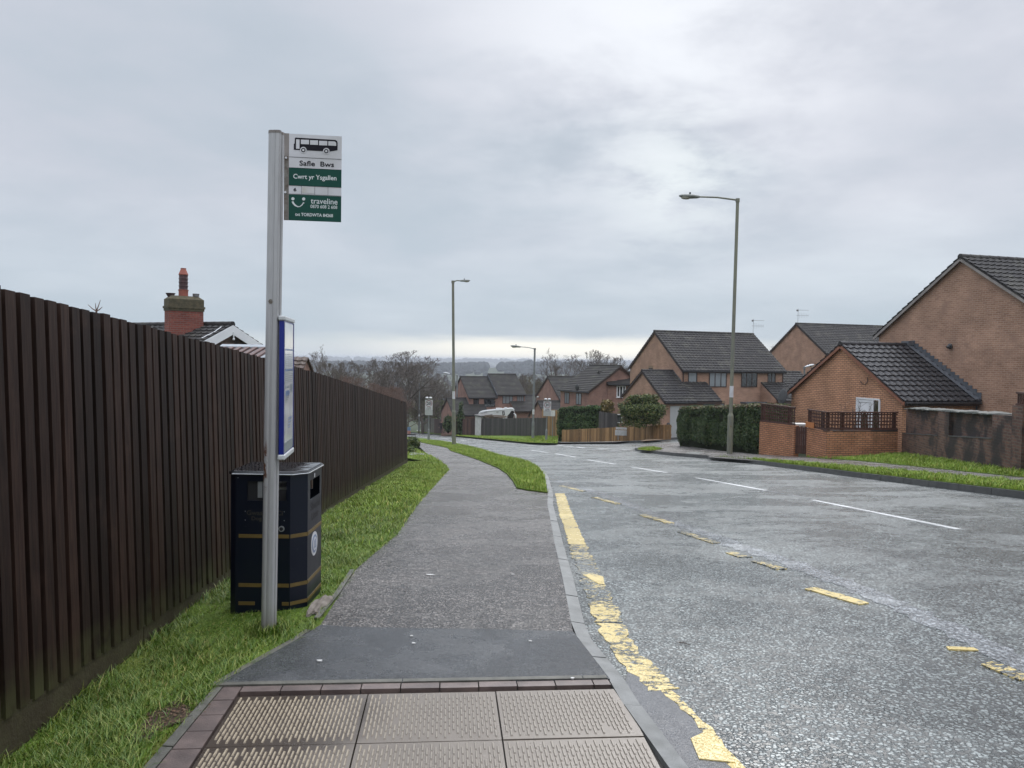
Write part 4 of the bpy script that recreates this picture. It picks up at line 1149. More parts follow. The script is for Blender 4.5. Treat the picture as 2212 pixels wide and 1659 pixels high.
def gable_roof(root, x0, x1, y0, y1, ze, h, tmat, ovx0=.12, ovx1=.12, ove=.22, wave=.3, verge='wood_dark_frame', ridge=True, gauge=.3, step=6, jitter=.0, sides=(1, 1), ymid=None, fascia='wood_dark_frame', gutter='black_plastic'):
    ym = (y0 + y1) / 2 if ymid is None else ymid
    hw = ym - y0; tan = h / hw; c = math.hypot(1, tan)
    rf = MB(); top = ze + h + .07
    SL = (hw + ove) * c
    if sides[0]: slope(rf, (x0 - ovx0, ym, top), (1, 0, 0), (0, -1, -tan), x1 - x0 + ovx0 + ovx1, SL, gauge, wave, step=step, jitter=jitter)
    if sides[1]: slope(rf, (x0 - ovx0, ym, top), (1, 0, 0), (0, 1, -tan), x1 - x0 + ovx0 + ovx1, SL, gauge, wave if wave else 0, step=max(2, step // 2))
    r = rf.build('roof', tmat, root)
    if ridge:
        q = MB(); X = x0 - ovx0
        while X < x1 + ovx1 - .05:
            X2 = min(X + .44, x1 + ovx1); q.tube([(X, ym, top - .02), (X2 - .01, ym, top - .02)], [.12, .112], 12); X = X2
        q.build('ridge_tiles', tmat, r)
    # verges
    for X, d in ((x0 - ovx0, -1), (x1 + ovx1, 1)):
        if (d < 0 and ovx0 <= 0) or (d > 0 and ovx1 <= 0): continue
        q = MB()
        for sgn, on_ in ((-1, sides[0]), (1, sides[1])):
            if not on_: continue
            a = Vector((X, ym, top - .02)); b = Vector((X, ym + sgn * (hw + ove), top - .02 - tan * (hw + ove)))
            q.obox(a, b - a, (0, 0, -.16), (d * -.035, 0, 0))
        q.build('bargeboard', verge, root)
    if sides[0]:
        q = MB(); zf = top - tan * (hw + ove); q.box(x0 - ovx0 + .04, y0 - ove + .03, zf - .19, x1 + ovx1 - .04, y0 - ove + .055, zf - .03); q.build('fascia', fascia, root)
        q = MB(); q.tube([(x0 - ovx0 + .03, y0 - ove - .03, zf - .07), (x1 + ovx1 - .03, y0 - ove - .03, zf - .07)], .055, 8); q.build('gutter', gutter, root)
    return r
def gable_wall(root, x0, x1, y0, y1, zb, ze, h, mat, ymid=None, name='wall', label=None):
    ym = (y0 + y1) / 2 if ymid is None else ymid
    mb = MB(); pts = [(x0, y0, zb), (x0, y0, ze), (x0, ym, ze + h), (x0, y1, ze), (x0, y1, zb)]
    mb.prism(pts, (x0 - x1, 0, 0)); return mb.build(name, mat, root, label=label)
def window(root, o, eu, w, h, n=2, fr='wood_dark_frame', pane='window_glass', t=.06, sill=None, lintel=None, name='window'):
    """window on a wall; o = lower left corner on the wall, eu = unit to the right seen from outside"""
    o, eu = Vector(o), Vector(eu); nr = eu.cross(Vector((0, 0, 1))); Z = Vector((0, 0, 1)); mb = MB(); d = .035
    mb.obox(o, eu * t, nr * d, Z * h); mb.obox(o + eu * (w - t), eu * t, nr * d, Z * h)
    mb.obox(o + eu * t, eu * (w - 2 * t), nr * d, Z * t); mb.obox(o + eu * t + Z * (h - t), eu * (w - 2 * t), nr * d, Z * t)
    for k in range(1, n): mb.obox(o + eu * (w * k / n - t * .5) + Z * t, eu * t, nr * (d - .004), Z * (h - 2 * t))
    f = mb.build(name, fr, root)
    p = MB(); p.obox(o + eu * t * .5 + Z * t * .5, eu * (w - t), nr * .012, Z * (h - t)); p.build('pane', pane, f)
    if sill:
        s = MB(); s.obox(o + eu * -.05 - Z * .06, eu * (w + .1), nr * .07, Z * .055); s.build('sill', sill, f)
    if lintel:
        s = MB(); s.obox(o + eu * -.08 + Z * (h + .003), eu * (w + .16), nr * .006, Z * .17); s.build('lintel', lintel, f)
    return f
def aerial(root, p, s=1., az=0.):
    mb = MB(); p = Vector(p); mb.tube([p, p + Vector((0, 0, 1.1 * s))], .012 * s, 5)
    d = Vector((math.cos(az), math.sin(az), 0)); q = d.cross(Vector((0, 0, 1)))
    for k, zz in enumerate((.62, 1.0)):
        c = p + Vector((0, 0, zz * s)); mb.tube([c - d * .75 * s, c + d * .12 * s], .009 * s, 4)
        for j in range(7): 
            cc = c - d * (.72 - j * .12) * s; L = (.10 + .02 * j) * s; a = q if k else Vector((0, 0, 1)); mb.tube([cc - a * L, cc + a * L], .005 * s, 4)
    mb.ell(p + Vector((0, 0, .98 * s)) + d * .05 * s, .1 * s, .06 * s, .08 * s, 8, 4)
    mb.build('aerial', 'mast', root)

def house_root(name, label, A, th, zg, group=None):
    return thing(name, label, 'house', (A[0], A[1], zg), rad(th), group)

# --- the near house on the right with its orange brick extension
def near_house():
    zg = T(15, 28) - .1; th = 15.; root = house_root('brick_house', 'large brown brick house with a lower orange brick extension and white door', (14.09, 27.5), th, zg)
    Z = lambda z: z - zg
    # extension: gable at local x = 0
    ze, h = .40, 1.98
    gable_wall(root, 0, 3.28, 0, 6.55, 0, Z(ze), h, 'brick_orange', name='extension_wall')
    gable_roof(root, 0, 3.26, 0, 6.55, Z(ze), h, 'tile_new', ovx0=.14, ovx1=0, ove=.22, wave=.3, verge='wood_verge', gauge=.33, step=8, jitter=.0)
    # lead flashing with stepped soakers up the big wall
    tan = h / 3.275; fl = MB(); top = Z(ze) + h + .07
    for k in range(17):
        y = 3.275 - k * .205; z = top - tan * (3.275 - y) 
        fl.box(3.262, y - .215, z - .12 - tan * .2, 3.272, y, z + .19); fl.obox((3.02, y - .2, z + .052 - tan * .2), (.25, 0, 0), (0, .205, tan * .205), (0, 0, .012))
    fl.build('lead_flashing', 'lead', root)
    q = MB(); q.box(3.0, 3.1, top - .02, 3.27, 3.5, top + .17); q.build('ridge_flashing', 'lead', root)
    # main body: gable at local x = 3.28
    y0, y1, ym = -3.50, 5.12, .81; ze2 = Z(2.93); h2 = 5.78 - 2.93 - .07
    gable_wall(root, 3.29, 13.5, y0, y1, 0, ze2, h2, 'brick_brown')
    gable_roof(root, 3.29, 13.5, y0, y1, ze2, h2, 'tile_old', ovx0=.16, ovx1=.1, ove=.2, wave=.3, verge='fascia_grey', gauge=.33, step=8)
    v = MB(); c = Vector((3.29, 1.25, Z(2.38))); v.tube([c, c + Vector((-.10, 0, .0)), c + Vector((-.16, .02, -.05))], [.07, .07, .06], 10); v.ell(c + Vector((-.06, 0, 0)), .05, .12, .11, 10, 6); v.build('vent', 'black_plastic', root)
    dp = MB(); dp.tube([(3.2, -.1, Z(.36)), (3.2, -.1, Z(-.2))], .035, 8); dp.build('downpipe', 'black_plastic', root)
    # door in the extension gable (faces local -x)
    eu = Vector((0, -1, 0)); nr = Vector((-1, 0, 0)); zt = Z(.35); zb = zt - 2.12; Y = 2.37
    fr = MB(); o = Vector((0, Y, zb))
    for a, w_ in ((0, .06), (.90, .05), (1.22, .06)): fr.obox(o + eu * a, eu * w_, nr * .05, (0, 0, 2.12))
    fr.obox(o + Vector((0, 0, 2.06)), eu * 1.28, nr * .052, (0, 0, .06)); fr.obox(o, eu * 1.28, nr * .052, (0, 0, .05))
    door = fr.build('door', 'white_plastic', root)
    lf = MB(); lf.obox(o + eu * .06 + Vector((0, 0, .05)), eu * .84, nr * .03, (0, 0, 2.01)); leaf = lf.build('door_leaf', 'white_plastic', door)
    mo = MB()
    def mold(a0, z0, a1, z1, w=.02):
        mo.obox(o + eu * a0 + nr * .03 + Vector((0, 0, z0)), eu * (a1 - a0 + w), nr * .012, (0, 0, w)); mo.obox(o + eu * a0 + nr * .03 + Vector((0, 0, z1)), eu * (a1 - a0 + w), nr * .012, (0, 0, w))
        mo.obox(o + eu * a0 + nr * .03 + Vector((0, 0, z0)), eu * w, nr * .012, (0, 0, z1 - z0)); mo.obox(o + eu * a1 + nr * .03 + Vector((0, 0, z0)), eu * w, nr * .012, (0, 0, z1 - z0))
    mold(.14, .15, .80, 1.94); 
    for k in range(14):
        w0, w1 = math.pi * k / 14, math.pi * (k + 1) / 14; cc = o + eu * .48 + nr * .035 + Vector((0, 0, 1.32))
        a = cc + eu * (-.27 * math.cos(w0)) + Vector((0, 0, .30 * math.sin(w0))); b = cc + eu * (-.27 * math.cos(w1)) + Vector((0, 0, .30 * math.sin(w1))); mo.tube([a, b], .018, 5)
    mo.build('moulding', 'sign_grey', door)
    gl = MB(); pts = [o + eu * (.48 + .2 * math.cos(w)) + nr * .036 + Vector((0, 0, 1.0 + .56 * math.sin(w))) for w in [2 * math.pi * k / 26 for k in range(26)]]
    gl.prism(pts, nr * .006); gl.obox(o + eu * .96 + nr * .0 + Vector((0, 0, .1)), eu * .25, nr * .02, (0, 0, 1.92)); gl.build('door_glass', 'door_glass', door)
    # satellite dish on the corner
    dz = Z(.16); ds = MB(); c = Vector((-.42, 6.6, dz)); rot = Matrix.Rotation(rad(-78), 3, 'Y') @ Matrix.Identity(3)
    ds.ell(c, .36, .34, .045, 20, 6, rot=rot); ds.tube([c + Vector((.04, 0, -.02)), Vector((-.14, 6.45, dz - .06)), Vector((0, 6.45, dz - .06))], .02, 6); ds.tube([c + Vector((0, 0, -.2)), c + Vector((-.3, -.1, -.12))], .012, 5); ds.build('satellite_dish', 'dish', root)
    cb = MB(); c0 = Vector((-.02, 1.92, Z(.98))); cb.tube([c0 + Vector((0, -.12, .16)), c0 + Vector((0, -.12, 0)), c0 + Vector((0, 0, -.12)), c0 + Vector((0, .16, -.1)), c0 + Vector((0, .28, 0))], .012, 5); cb.build('cable', 'black_plastic', root)
near_house()

# --- a pair of houses with a garage wing at each end
def semi(name, label, A, th, zg, L, Wd, ze, h, bm, tm, wave, detail=2, left=True, right=True, step=0, gz0=-2.46, gy=-1.76, gw=5.82, gze=None, gh=1.9, lean=2.02, win='wood_dark_frame', gauge=.3):
    root = house_root(name, label, A, th, zg); Z = lambda z: z - zg
    ze_ = Z(ze); gz_ = Z(gze)
    if step:      # right half stands higher
        for xa, xb, dz in ((0, L / 2, 0), (L / 2, L, step)):
            gable_wall(root, xa, xb, 0, Wd, 0, ze_ + dz, h, bm)
            gable_roof(root, xa, xb, 0, Wd, ze_ + dz, h, tm, ovx0=.12 if not dz else .06, ovx1=.1 if dz else -.01, wave=wave, step=4, gauge=gauge)
        q = MB(); tan = h / (Wd / 2); a = Vector((L / 2 - .07, Wd / 2, ze_ + step + h + .05)); b = Vector((L / 2 - .07, -.25, ze_ + step + .05 - tan * .25)); q.obox(a, b - a, (0, 0, -.22), (-.04, 0, 0)); q.build('bargeboard', 'lead', root)
    else:
        gable_wall(root, 0, L, 0, Wd, 0, ze_, h, bm)
        gable_roof(root, 0, L, 0, Wd, ze_, h, tm, wave=wave, step=6 if detail > 1 else 4, gauge=gauge)
    tan = gh / (gw / 2)
    for side in (0, 1):
        if (side == 0 and not left) or (side == 1 and not right): continue
        x0, x1 = (gz0, -.005) if side == 0 else (L + .005, L - gz0)
        dz = step * side
        gable_wall(root, x0, x1, gy, gy + gw, 0, gz_ + dz, gh, bm, name='garage_wall')
        gable_roof(root, x0, x1, gy, gy + gw, gz_ + dz, gh, tm, ovx0=.12 if side == 0 else -.01, ovx1=-.01 if side == 0 else .12, ove=.2, wave=wave, step=6 if detail > 1 else 4, gauge=gauge)
        # lean-to porch roof in front of the house
        la, lb = (0, lean) if side == 0 else (L - lean, L)
        hw = gw / 2; topz = gz_ + dz + tan * (-gy) + .07; c = math.hypot(1, tan)
        rf = MB(); slope(rf, (la, -.004, topz), (1, 0, 0), (0, -1, -tan), lb - la, (-gy + .2) * c, gauge, wave, step=6 if detail > 1 else 4); rf.build('porch_roof', tm, root)
        w = MB(); X = lb if side == 0 else la; t_ = .12 if side == 0 else -.12
        w.prism([(X, gy, 0), (X, gy, gz_ + dz), (X, -.002, topz - .13), (X, -.002, 0)][::-1], (t_, 0, 0)); w.box(la, gy, 0, lb, gy + .1, gz_ + dz - .15); w.build('porch_wall', bm, root)
        fz = topz - tan * (-gy + .2); q = MB(); q.box(min(la, x0) if side == 0 else la, gy - .2, fz - .2, lb if side == 0 else x1, gy - .17, fz - .04); q.build('fascia', 'wood_dark_frame', root)
        fl = MB(); fl.obox((0 - .07 if side == 0 else L + .02, gy + gw / 2, gz_ + dz + gh + .1), (.05, 0, 0), (0, -(gw / 2 + gy) - .0, -tan * (gw / 2 + gy)), (0, 0, .05)); fl.build('flashing', 'lead', root)
    return root, Z, ze_, gz_

def main_semi():
    zg = T(15, 54) - .2
    root, Z, ze, gz_ = semi('brick_house', 'pair of brown brick houses behind the tall hedge, low garage wing at each end', (12.0, 54.), 20.2, zg, 8.78, 7.45, 1.16, 2.70, 'brick_brown', 'tile_old', .3, gze=-.975)
    eu = Vector((1, 0, 0)); zt = ze - .2
    for x, w, hh, n, p in ((.50, .76, .92, 1, 'window_curtain'), (2.26, 1.5, 1.1, 3, 'window_curtain'), (5.02, 1.42, 1.1, 3, 'window_glass'), (7.36, .72, .95, 2, 'window_glass')):
        window(root, (x, 0, zt - hh), eu, w, hh, n, pane=p)
    window(root, (0, 4.55, Z(.73)), Vector((0, -1, 0)), .55, .42, 2, pane='window_glass', lintel='sand_gravel')
    window(root, (3.02, 0, Z(-2.3)), eu, .6, 1.0, 1, pane='window_curtain', lintel='sand_gravel')
    window(root, (-.0 + .6, gyf(-1.76), Z(-2.05)), eu, .95, .9, 1, fr='fascia_grey', pane='window_curtain')
    q = MB(); q.box(5.0, -.75, Z(-1.32), 7.0, 0, Z(-1.2)); q.box(5.0, -.78, Z(-1.36), 7.0, -.75, Z(-1.17)); q.build('porch_canopy', 'lead', root)
    q = MB(); q.box(5.1, -.02, 0, 6.8, -.003, Z(-1.4)); q.build('door', 'wood_dark_frame', root)
    q = MB(); q.box(-2.0, -1.78, 0, -.15, -1.765, Z(-1.35)); q.build('garage_door', 'sign_grey', root)
    q = MB(); q.tube([(.1, -.06, ze - .1), (.1, -.06, Z(-.3))], .04, 6); q.tube([(8.7, -.06, ze - .1), (8.7, -.06, Z(-.3))], .04, 6); q.build('downpipe', 'wood_dark_frame', root)
    q = MB(); q.box(-2.485, -.2, gz_ - .2, -2.462, .0, gz_ + .03); q.build('wall_plate', 'sign_white', root)
    q = MB(); q.ell((-2.2, -1.9, Z(-2.6)), .13, .1, .14, 10, 6); q.build('wall_lamp', 'black_plastic', root)
    aerial(root, (8.75, 3.6, ze + 2.7), 1.15, 2.9)
def gyf(v): return v - .0
main_semi()
def right_semi():
    k = 66 / 60.
    zg = T(28, 66) - .8
    root, Z, ze, gz_ = semi('brick_house', 'brown brick houses with an aerial, seen behind the orange brick extension', (24.59 * k, 66.), 16.1, zg, 9.4, 8.1, 1.6 + (2.53 - 1.6) * k, 2.62, 'brick_brown', 'tile_old', .3, gze=.1, right=False, left=False)
    aerial(root, (.1, 4.05, ze + 2.62), 1.3, 2.9)
right_semi()
def stepped_semi():
    k = .905; zg = T(-3, 97) - .7
    root, Z, ze, gz_ = semi('brick_house', 'pair of small brown brick houses with stepped roofs beyond the road bend', (-5.32, 95.), 20., zg, 7.45, 7.5, -3.06, 2.35, 'brick_far', 'tile_far', 0, step=.36, detail=1, gze=-5.1, gh=1.75)
    eu = Vector((1, 0, 0)); zt = ze - .15
    for x, w, hh, n, p, dz in ((.55, .75, .95, 1, 'window_glass', 0), (1.95, 1.5, 1.15, 1, 'window_glass', 0), (4.4, 1.4, 1.1, 3, 'window_curtain', .36), (6.35, .95, .95, 3, 'window_curtain', .36)):
        window(root, (x, 0, zt - hh + dz), eu, w, hh, n, pane=p)
    window(root, (0, 4.4, zt - .9), Vector((0, -1, 0)), .6, .8, 1)
    q = MB(); q.box(-2.3, -1.79, 0, 1.8, -1.77, gz_ - .5); q.build('garage_door', 'wood_dark_frame', root)
    q = MB(); q.ell((3.4, -.06, ze - .45), .12, .1, .1, 8, 5); q.build('wall_lamp', 'sand_gravel', root)
    aerial(root, (7.3, 3.75, ze + 2.35 + .36), 1.3, 1.2)
stepped_semi()
def mid_house():
    zg = T(6, 86) - .5
    root, Z, ze, gz_ = semi('brick_house', 'brown brick house with a low front wing, half hidden behind the right speed sign', (5.45, 86.), 18.7, zg, 8., 7.6, -2.72, 2.38, 'brick_far', 'tile_far', 0, detail=1, gze=-4.8, gh=1.8, right=False, gz0=-2.6, gy=-2.9)
    window(root, (3.3, 0, ze - 1.35), Vector((1, 0, 0)), .75, 1.15, 1)
    q = MB(); q.ell((-.1, 6.9, ze - .1), .1, .3, .1, 8, 5); q.build('box_lamp', 'off_white', root)
mid_house()
def cross_house():
    # ridge runs away to the left; facade faces the road
    th = 122.2; zg = T(9, 71) - .5
    root = house_root('brick_house', 'dark roofed brick house turned sideways behind the clipped square hedge', (7.07, 70.), th - 0, zg); Z = lambda z: z - zg
    L, Wd, h = 4.43, 7.28, 2.26; ze = Z(-1.14)
    # local x = away to the left along the facade, local y must point away from the road: mirror by building towards -y
    def gw_():
        mb = MB(); mb.prism([(0, 0, 0), (0, 0, ze), (0, -Wd / 2, ze + h), (0, -Wd, ze), (0, -Wd, 0)][::-1], (-L, 0, 0)); mb.build('wall', 'brick_far', root)
    gw_()
    tan = h / (Wd / 2); c = math.hypot(1, tan); rf = MB(); top = ze + h + .07
    slope(rf, (-.15, -Wd / 2, top), (1, 0, 0), (0, 1, -tan), L + .3, (Wd / 2 + .2) * c, .3, 0); slope(rf, (-.15, -Wd / 2, top), (1, 0, 0), (0, -1, -tan), L + .3, (Wd / 2 + .2) * c, .3, 0)
    rf.build('roof', 'tile_far', root)
    q = MB(); q.tube([(-.15, -Wd / 2, top), (L + .15, -Wd / 2, top)], .1, 8); q.build('ridge_tiles', 'tile_far', root)
    q = MB(); a = Vector((-.19, -Wd / 2, top - .02))
    for s in (1, -1): q.obox(a, (0, s * (Wd / 2 + .2), -tan * (Wd / 2 + .2)), (0, 0, -.17), (.035, 0, 0))
    q.build('bargeboard', 'wood_dark_frame', root)
    q = MB(); q.tube([(-.2, .23, ze - tan * .2), (L + .2, .23, ze - tan * .2)], .06, 6); q.build('gutter', 'black_plastic', root)
    for x, w in ((3.75, .75), (1.95, .85)):
        window(root, (x, 0, ze - 1.35), Vector((-1, 0, 0)), w, 1.1, 2, pane='window_curtain')
    q = MB(); q.tube([(1.6, .02, ze + .25), (1.6, .02, ze - .5)], .02, 5); q.ell((1.6, .15, ze + .3), .3, .1, .3, 12, 6); q.build('satellite_dish', 'dish', root)
cross_house()
def white_window_house():
    zg = T(12, 73) - .5
    root = house_root('brick_house', 'brown brick house with white framed windows left of the big semi', (8.9, 71.1), 20., zg); Z = lambda z: z - zg
    ze = Z(-.42); h = .95; Wd = 3.4; L = 7.
    gable_wall(root, 0, L, 0, Wd, 0, ze, h, 'brick_far'); gable_roof(root, 0, L, 0, Wd, ze, h, 'tile_far', wave=0)
    eu = Vector((1, 0, 0))
    window(root, (.95, 0, ze - 1.32), eu, .95, 1.1, 3, fr='white_plastic', t=.09, sill='white_plastic')
    window(root, (2.95, 0, ze - 1.35), eu, .95, 1.15, 2, fr='white_plastic', t=.09, sill='white_plastic', pane='window_curtain')
    window(root, (.9, 0, ze - 3.75), eu, 1.25, .85, 2, fr='white_plastic', t=.08, lintel='sand_gravel')
    q = MB(); q.ell((1.45, 1.2, ze + .95), .25, .1, .1, 10, 6); q.tube([(1.1, 1.0, ze + .7), (1.4, 1.2, ze + .95)], .03, 5); q.build('roof_vent', 'dish', root)
white_window_house()

# --- bungalow with the big chimney behind the fence
def bungalow():
    Y = 28.; A = at(435, 830, Y); zg = G0(Y) - .3
    root = thing('bungalow', 'bungalow roof with a big red brick chimney and white gable boards above the fence', 'house', (A.x, Y, zg))
    o = Vector(root.location)
    P = lambda x, y, yy=Y: at(x, y, yy) - o
    # chimney stack, turned so that its narrow left side shows
    l, r_ = P(355.5, 800).x, P(434.5, 800).x; zt = P(395, 672).z; ca = rad(40); wx, wy = 1.20, .58
    cc = Vector(((l + r_) / 2, .1, 0)); ax, ay = Vector((math.cos(ca), math.sin(ca), 0)), Vector((-math.sin(ca), math.cos(ca), 0))
    def cb_(m, g, z0, z1): m.obox(cc - ax * (wx / 2 + g) - ay * (wy / 2 + g) + Vector((0, 0, z0)), ax * (wx + 2 * g), ay * (wy + 2 * g), (0, 0, z1 - z0))
    c = MB(); cb_(c, 0, 0, zt); ch = c.build('chimney', 'brick_red', root); cap = MB()
    cb_(cap, .025, zt, zt + .09); cb_(cap, .05, zt + .09, zt + .17); cb_(cap, .015, zt + .17, zt + .42); zz = zt + .42; k = len(cap.v)
    for g, z in ((.015, zz), (-.14, zz + .13)):
        for a, b in ((-1, -1), (1, -1), (1, 1), (-1, 1)): cap.v.append(tuple(cc + ax * a * (wx / 2 + g) + ay * b * (wy / 2 + g) + Vector((0, 0, z))))
    for f in ((4, 5, 6, 7), (0, 1, 5, 4), (1, 2, 6, 5), (2, 3, 7, 6), (3, 0, 4, 7)): cap.f.append(tuple(k + i for i in f)); cap.m.append(0)
    cap.build('chimney_cap', 'weathered_cap', ch)
    zb = zz + .12; py = .1; cx = P(393.6, 640).x; pot = MB()
    pot.lathe([(.165, 0), (.165, .2), (.18, .21), (.18, .24)], (cx, py, zb), 18); pot.build('chimney_pot', 'terracotta', ch)
    pot = MB(); pot.lathe([(.165, .78), (.17, .80), (.09, 1.0), (.10, 1.01), (.10, 1.03), (.07, 1.03)], (cx, py, zb), 18); pot.build('chimney_pot', 'terracotta', ch, label='tapered red top of the tall chimney pot')
    p2 = MB(); prof = [(.155, .24)]
    for q in range(4): prof += [(.173, .25 + q * .135), (.148, .27 + q * .135), (.156, .37 + q * .135)]
    p2.lathe(prof, (cx, py, zb), 18); p2.build('chimney_pot', 'terracotta_sooty', ch, label='sooty louvred middle of the tall chimney pot')
    a = MB(); a.lathe([(.10, 0), (.11, .02), (.16, .11), (.17, .12), (.17, .13), (.12, .13)], (P(371, 640).x, py - .2, zb - .03), 16); a.build('chimney_pot', 'terracotta_sooty', ch, label='low squat clay pot')
    a = MB(); a.lathe([(.09, 0), (.09, .04), (.12, .05), (.11, .07), (.12, .09), (.11, .11), (.12, .13), (.12, .15)], (P(416, 640).x, py + .2, zb - .03), 16); a.build('chimney_pot', 'metal_groove', ch, label='small metal ringed cowl')
    # roof: ridge runs away to the left, the gable end with white boards faces the road
    ap = P(497, 702, Y); ap3 = Vector((ap.x, 0, ap.z)); e = Vector((-.90, .42, 0)).normalized(); dn = Vector((-e.y, e.x, 0)); dn = dn if dn.y < 0 else -dn; hw, tan = 1.42, .46
    rf = MB(); c_ = math.hypot(1, tan)
    for s_ in (1, -1): slope(rf, ap3 - e * .12, e, dn * s_ + Vector((0, 0, -tan)), 9.5, (hw + .12) * c_, .30, .3)
    roof = rf.build('roof', 'tile_old', root); rd = MB(); q0 = ap3 - e * .14 + Vector((0, 0, .02))
    for q in range(22): rd.tube([q0 + e * q * .42, q0 + e * (q * .42 + .41)], [.115, .108], 12)
    rd.build('ridge_tiles', 'tile_old', roof)
    w = MB(); bz = ap.z - tan * hw - .09; A0 = Vector((ap.x, 0, 0)) + e * .05
    w.prism([tuple(A0 + dn * -hw), tuple(A0 + dn * -hw + Vector((0, 0, bz))), tuple(A0 + Vector((0, 0, ap.z - .09))), tuple(A0 + dn * hw + Vector((0, 0, bz))), tuple(A0 + dn * hw)], -e * 9.2); w.build('wall', 'brick_dark', root)
    b = MB(); bw = .34
    for s_ in (-1, 1):
        a = ap3 - e * .13 + Vector((0, 0, -.01)); bb = a + dn * s_ * (hw + .1) + Vector((0, 0, -tan * (hw + .1))); b.obox(a, bb - a, (0, 0, -bw), -e * .03)
    b.build('bargeboard', 'white_plastic', root)
    fi = MB(); f_ = ap3 - e * .18; fi.tube([f_ + Vector((0, 0, -.25)), f_ + Vector((0, 0, -.50))], [.03, .02], 8); fi.ell(f_ + Vector((0, 0, -.52)), .045, .045, .045, 10, 6); fi.build('finial', 'white_plastic', root)
    cb = MB(); a = P(478, 706, Y - .3); d_ = P(436, 730, Y - 1.2); cb.tube([a, a.lerp(d_, .4) + Vector((0, 0, -.04)), d_], .015, 5); cb.build('cable', 'white_plastic', root)
bungalow()
def lean_roof():
    Y = 20.; a = at(484, 752, Y); b = at(601, 753, Y); zg = G0(Y) - .2
    root = thing('conservatory', 'striped brown and clear plastic lean-to roof showing over the fence', 'conservatory', ((a.x + b.x) / 2, Y, zg)); o = Vector(root.location)
    a, b = a - o, b - o; L = b.x - a.x; es = Vector((-.35, -1, -.42)).normalized(); n = 7
    pn = MB(); pn.obox(a, (L, 0, 0), es * 3.0, (0, 0, .012)); pn.build('roof_panel', 'poly_roof', root)
    br = MB()
    for i in range(n): br.obox(a + Vector((i * L / n, 0, .013)), (L / n * .5, 0, 0), es * 3.0, (0, 0, .05))
    br.build('glazing_bar', 'poly_brown', root)
    rg = MB(); rg.obox(a + Vector((-.1, -.05, .02)), (L + .2, 0, 0), (0, .2, .06), (0, 0, .03)); rg.build('ridge_flashing', 'poly_roof', root)
    fr = MB()
    for i in range(5): fr.obox(a + es * 2.9 + Vector((i * L / 4.2, 0, 0)), (.07, 0, 0), (0, .07, 0), (0, 0, -(a + es * 2.9).z))
    fr.obox(a + es * 2.9 - Vector((0, 0, .1)), (L, 0, 0), (0, .07, 0), (0, 0, .1)); fr.build('frame', 'white_plastic', root)
lean_roof()
def shed_roof():
    Y = 34.; a = at(629, 771, Y); b = at(666, 771, Y); zg = G0(Y) - .2
    root = thing('garden_building', 'small brown tiled building peeping over the fence right of the timetable case', 'outbuilding', (a.x, Y, zg)); o = Vector(root.location)
    L = b.x - a.x; zt = (a - o).z; w = MB(); w.prism([(.0, -1.8, 0), (.0, -1.8, zt - 1.3), (0, 0, zt - .1), (0, 1.8, zt - 1.3), (0, 1.8, 0)], (-L - .8 + .9, 0, 0)); w.build('wall', 'brick_far', root)
    r = MB(); slope(r, (-.1, 0, zt), (1, 0, 0), (0, -1, -.66), L + .1, 2.4, .3, .3, amp=.03); slope(r, (-.1, 0, zt), (1, 0, 0), (0, 1, -.66), L + .1, 2.4, .3, .3); r.build('roof', 'tile_brown', root)
    v = MB(); v.obox((-.12, 0, zt), (0, -2.1, -1.4), (-.03, 0, 0), (0, 0, -.14)); v.build('bargeboard', 'fascia_grey', root)
shed_roof()

# ================================================================== WALLS, TRELLIS, HEDGES
def zat(x, y, Y): return at(x, y, Y).z
def P3(x, y, p): return Vector((p[0], p[1], at(x, y, p[1]).z))
def wallseg(root, p0, p1, t0, t1, th, mat, name='wall', b=None, cap=None, label=None, out=.03):
    """wall from p0 to p1 (2-D), tops t0,t1, built away from the road (to the right of p0->p1 seen from above is the road when going right)"""
    a, c = Vector((*p0[:2], 0)), Vector((*p1[:2], 0)); e = (c - a).normalized(); n = Vector((-e.y, e.x, 0)) * th
    b0 = T(a.x, a.y) - .3 if b is None else b; b1 = T(c.x, c.y) - .3 if b is None else b
    mb = MB(); pts = [a + Vector((0, 0, b0)), c + Vector((0, 0, b1)), c + Vector((0, 0, t1)), a + Vector((0, 0, t0))]
    mb.prism(pts, -n); o = mb.build(name, mat, root, world=True, label=label)
    if cap:
        m = MB(); q = n.normalized() * out; m.prism([a - q + Vector((0, 0, t0)), c - q + Vector((0, 0, t1)), c - q + Vector((0, 0, t1 + .05)), a - q + Vector((0, 0, t0 + .05))], -(n + 2 * q)); m.build('coping', cap, o if False else root, world=True)
    return o
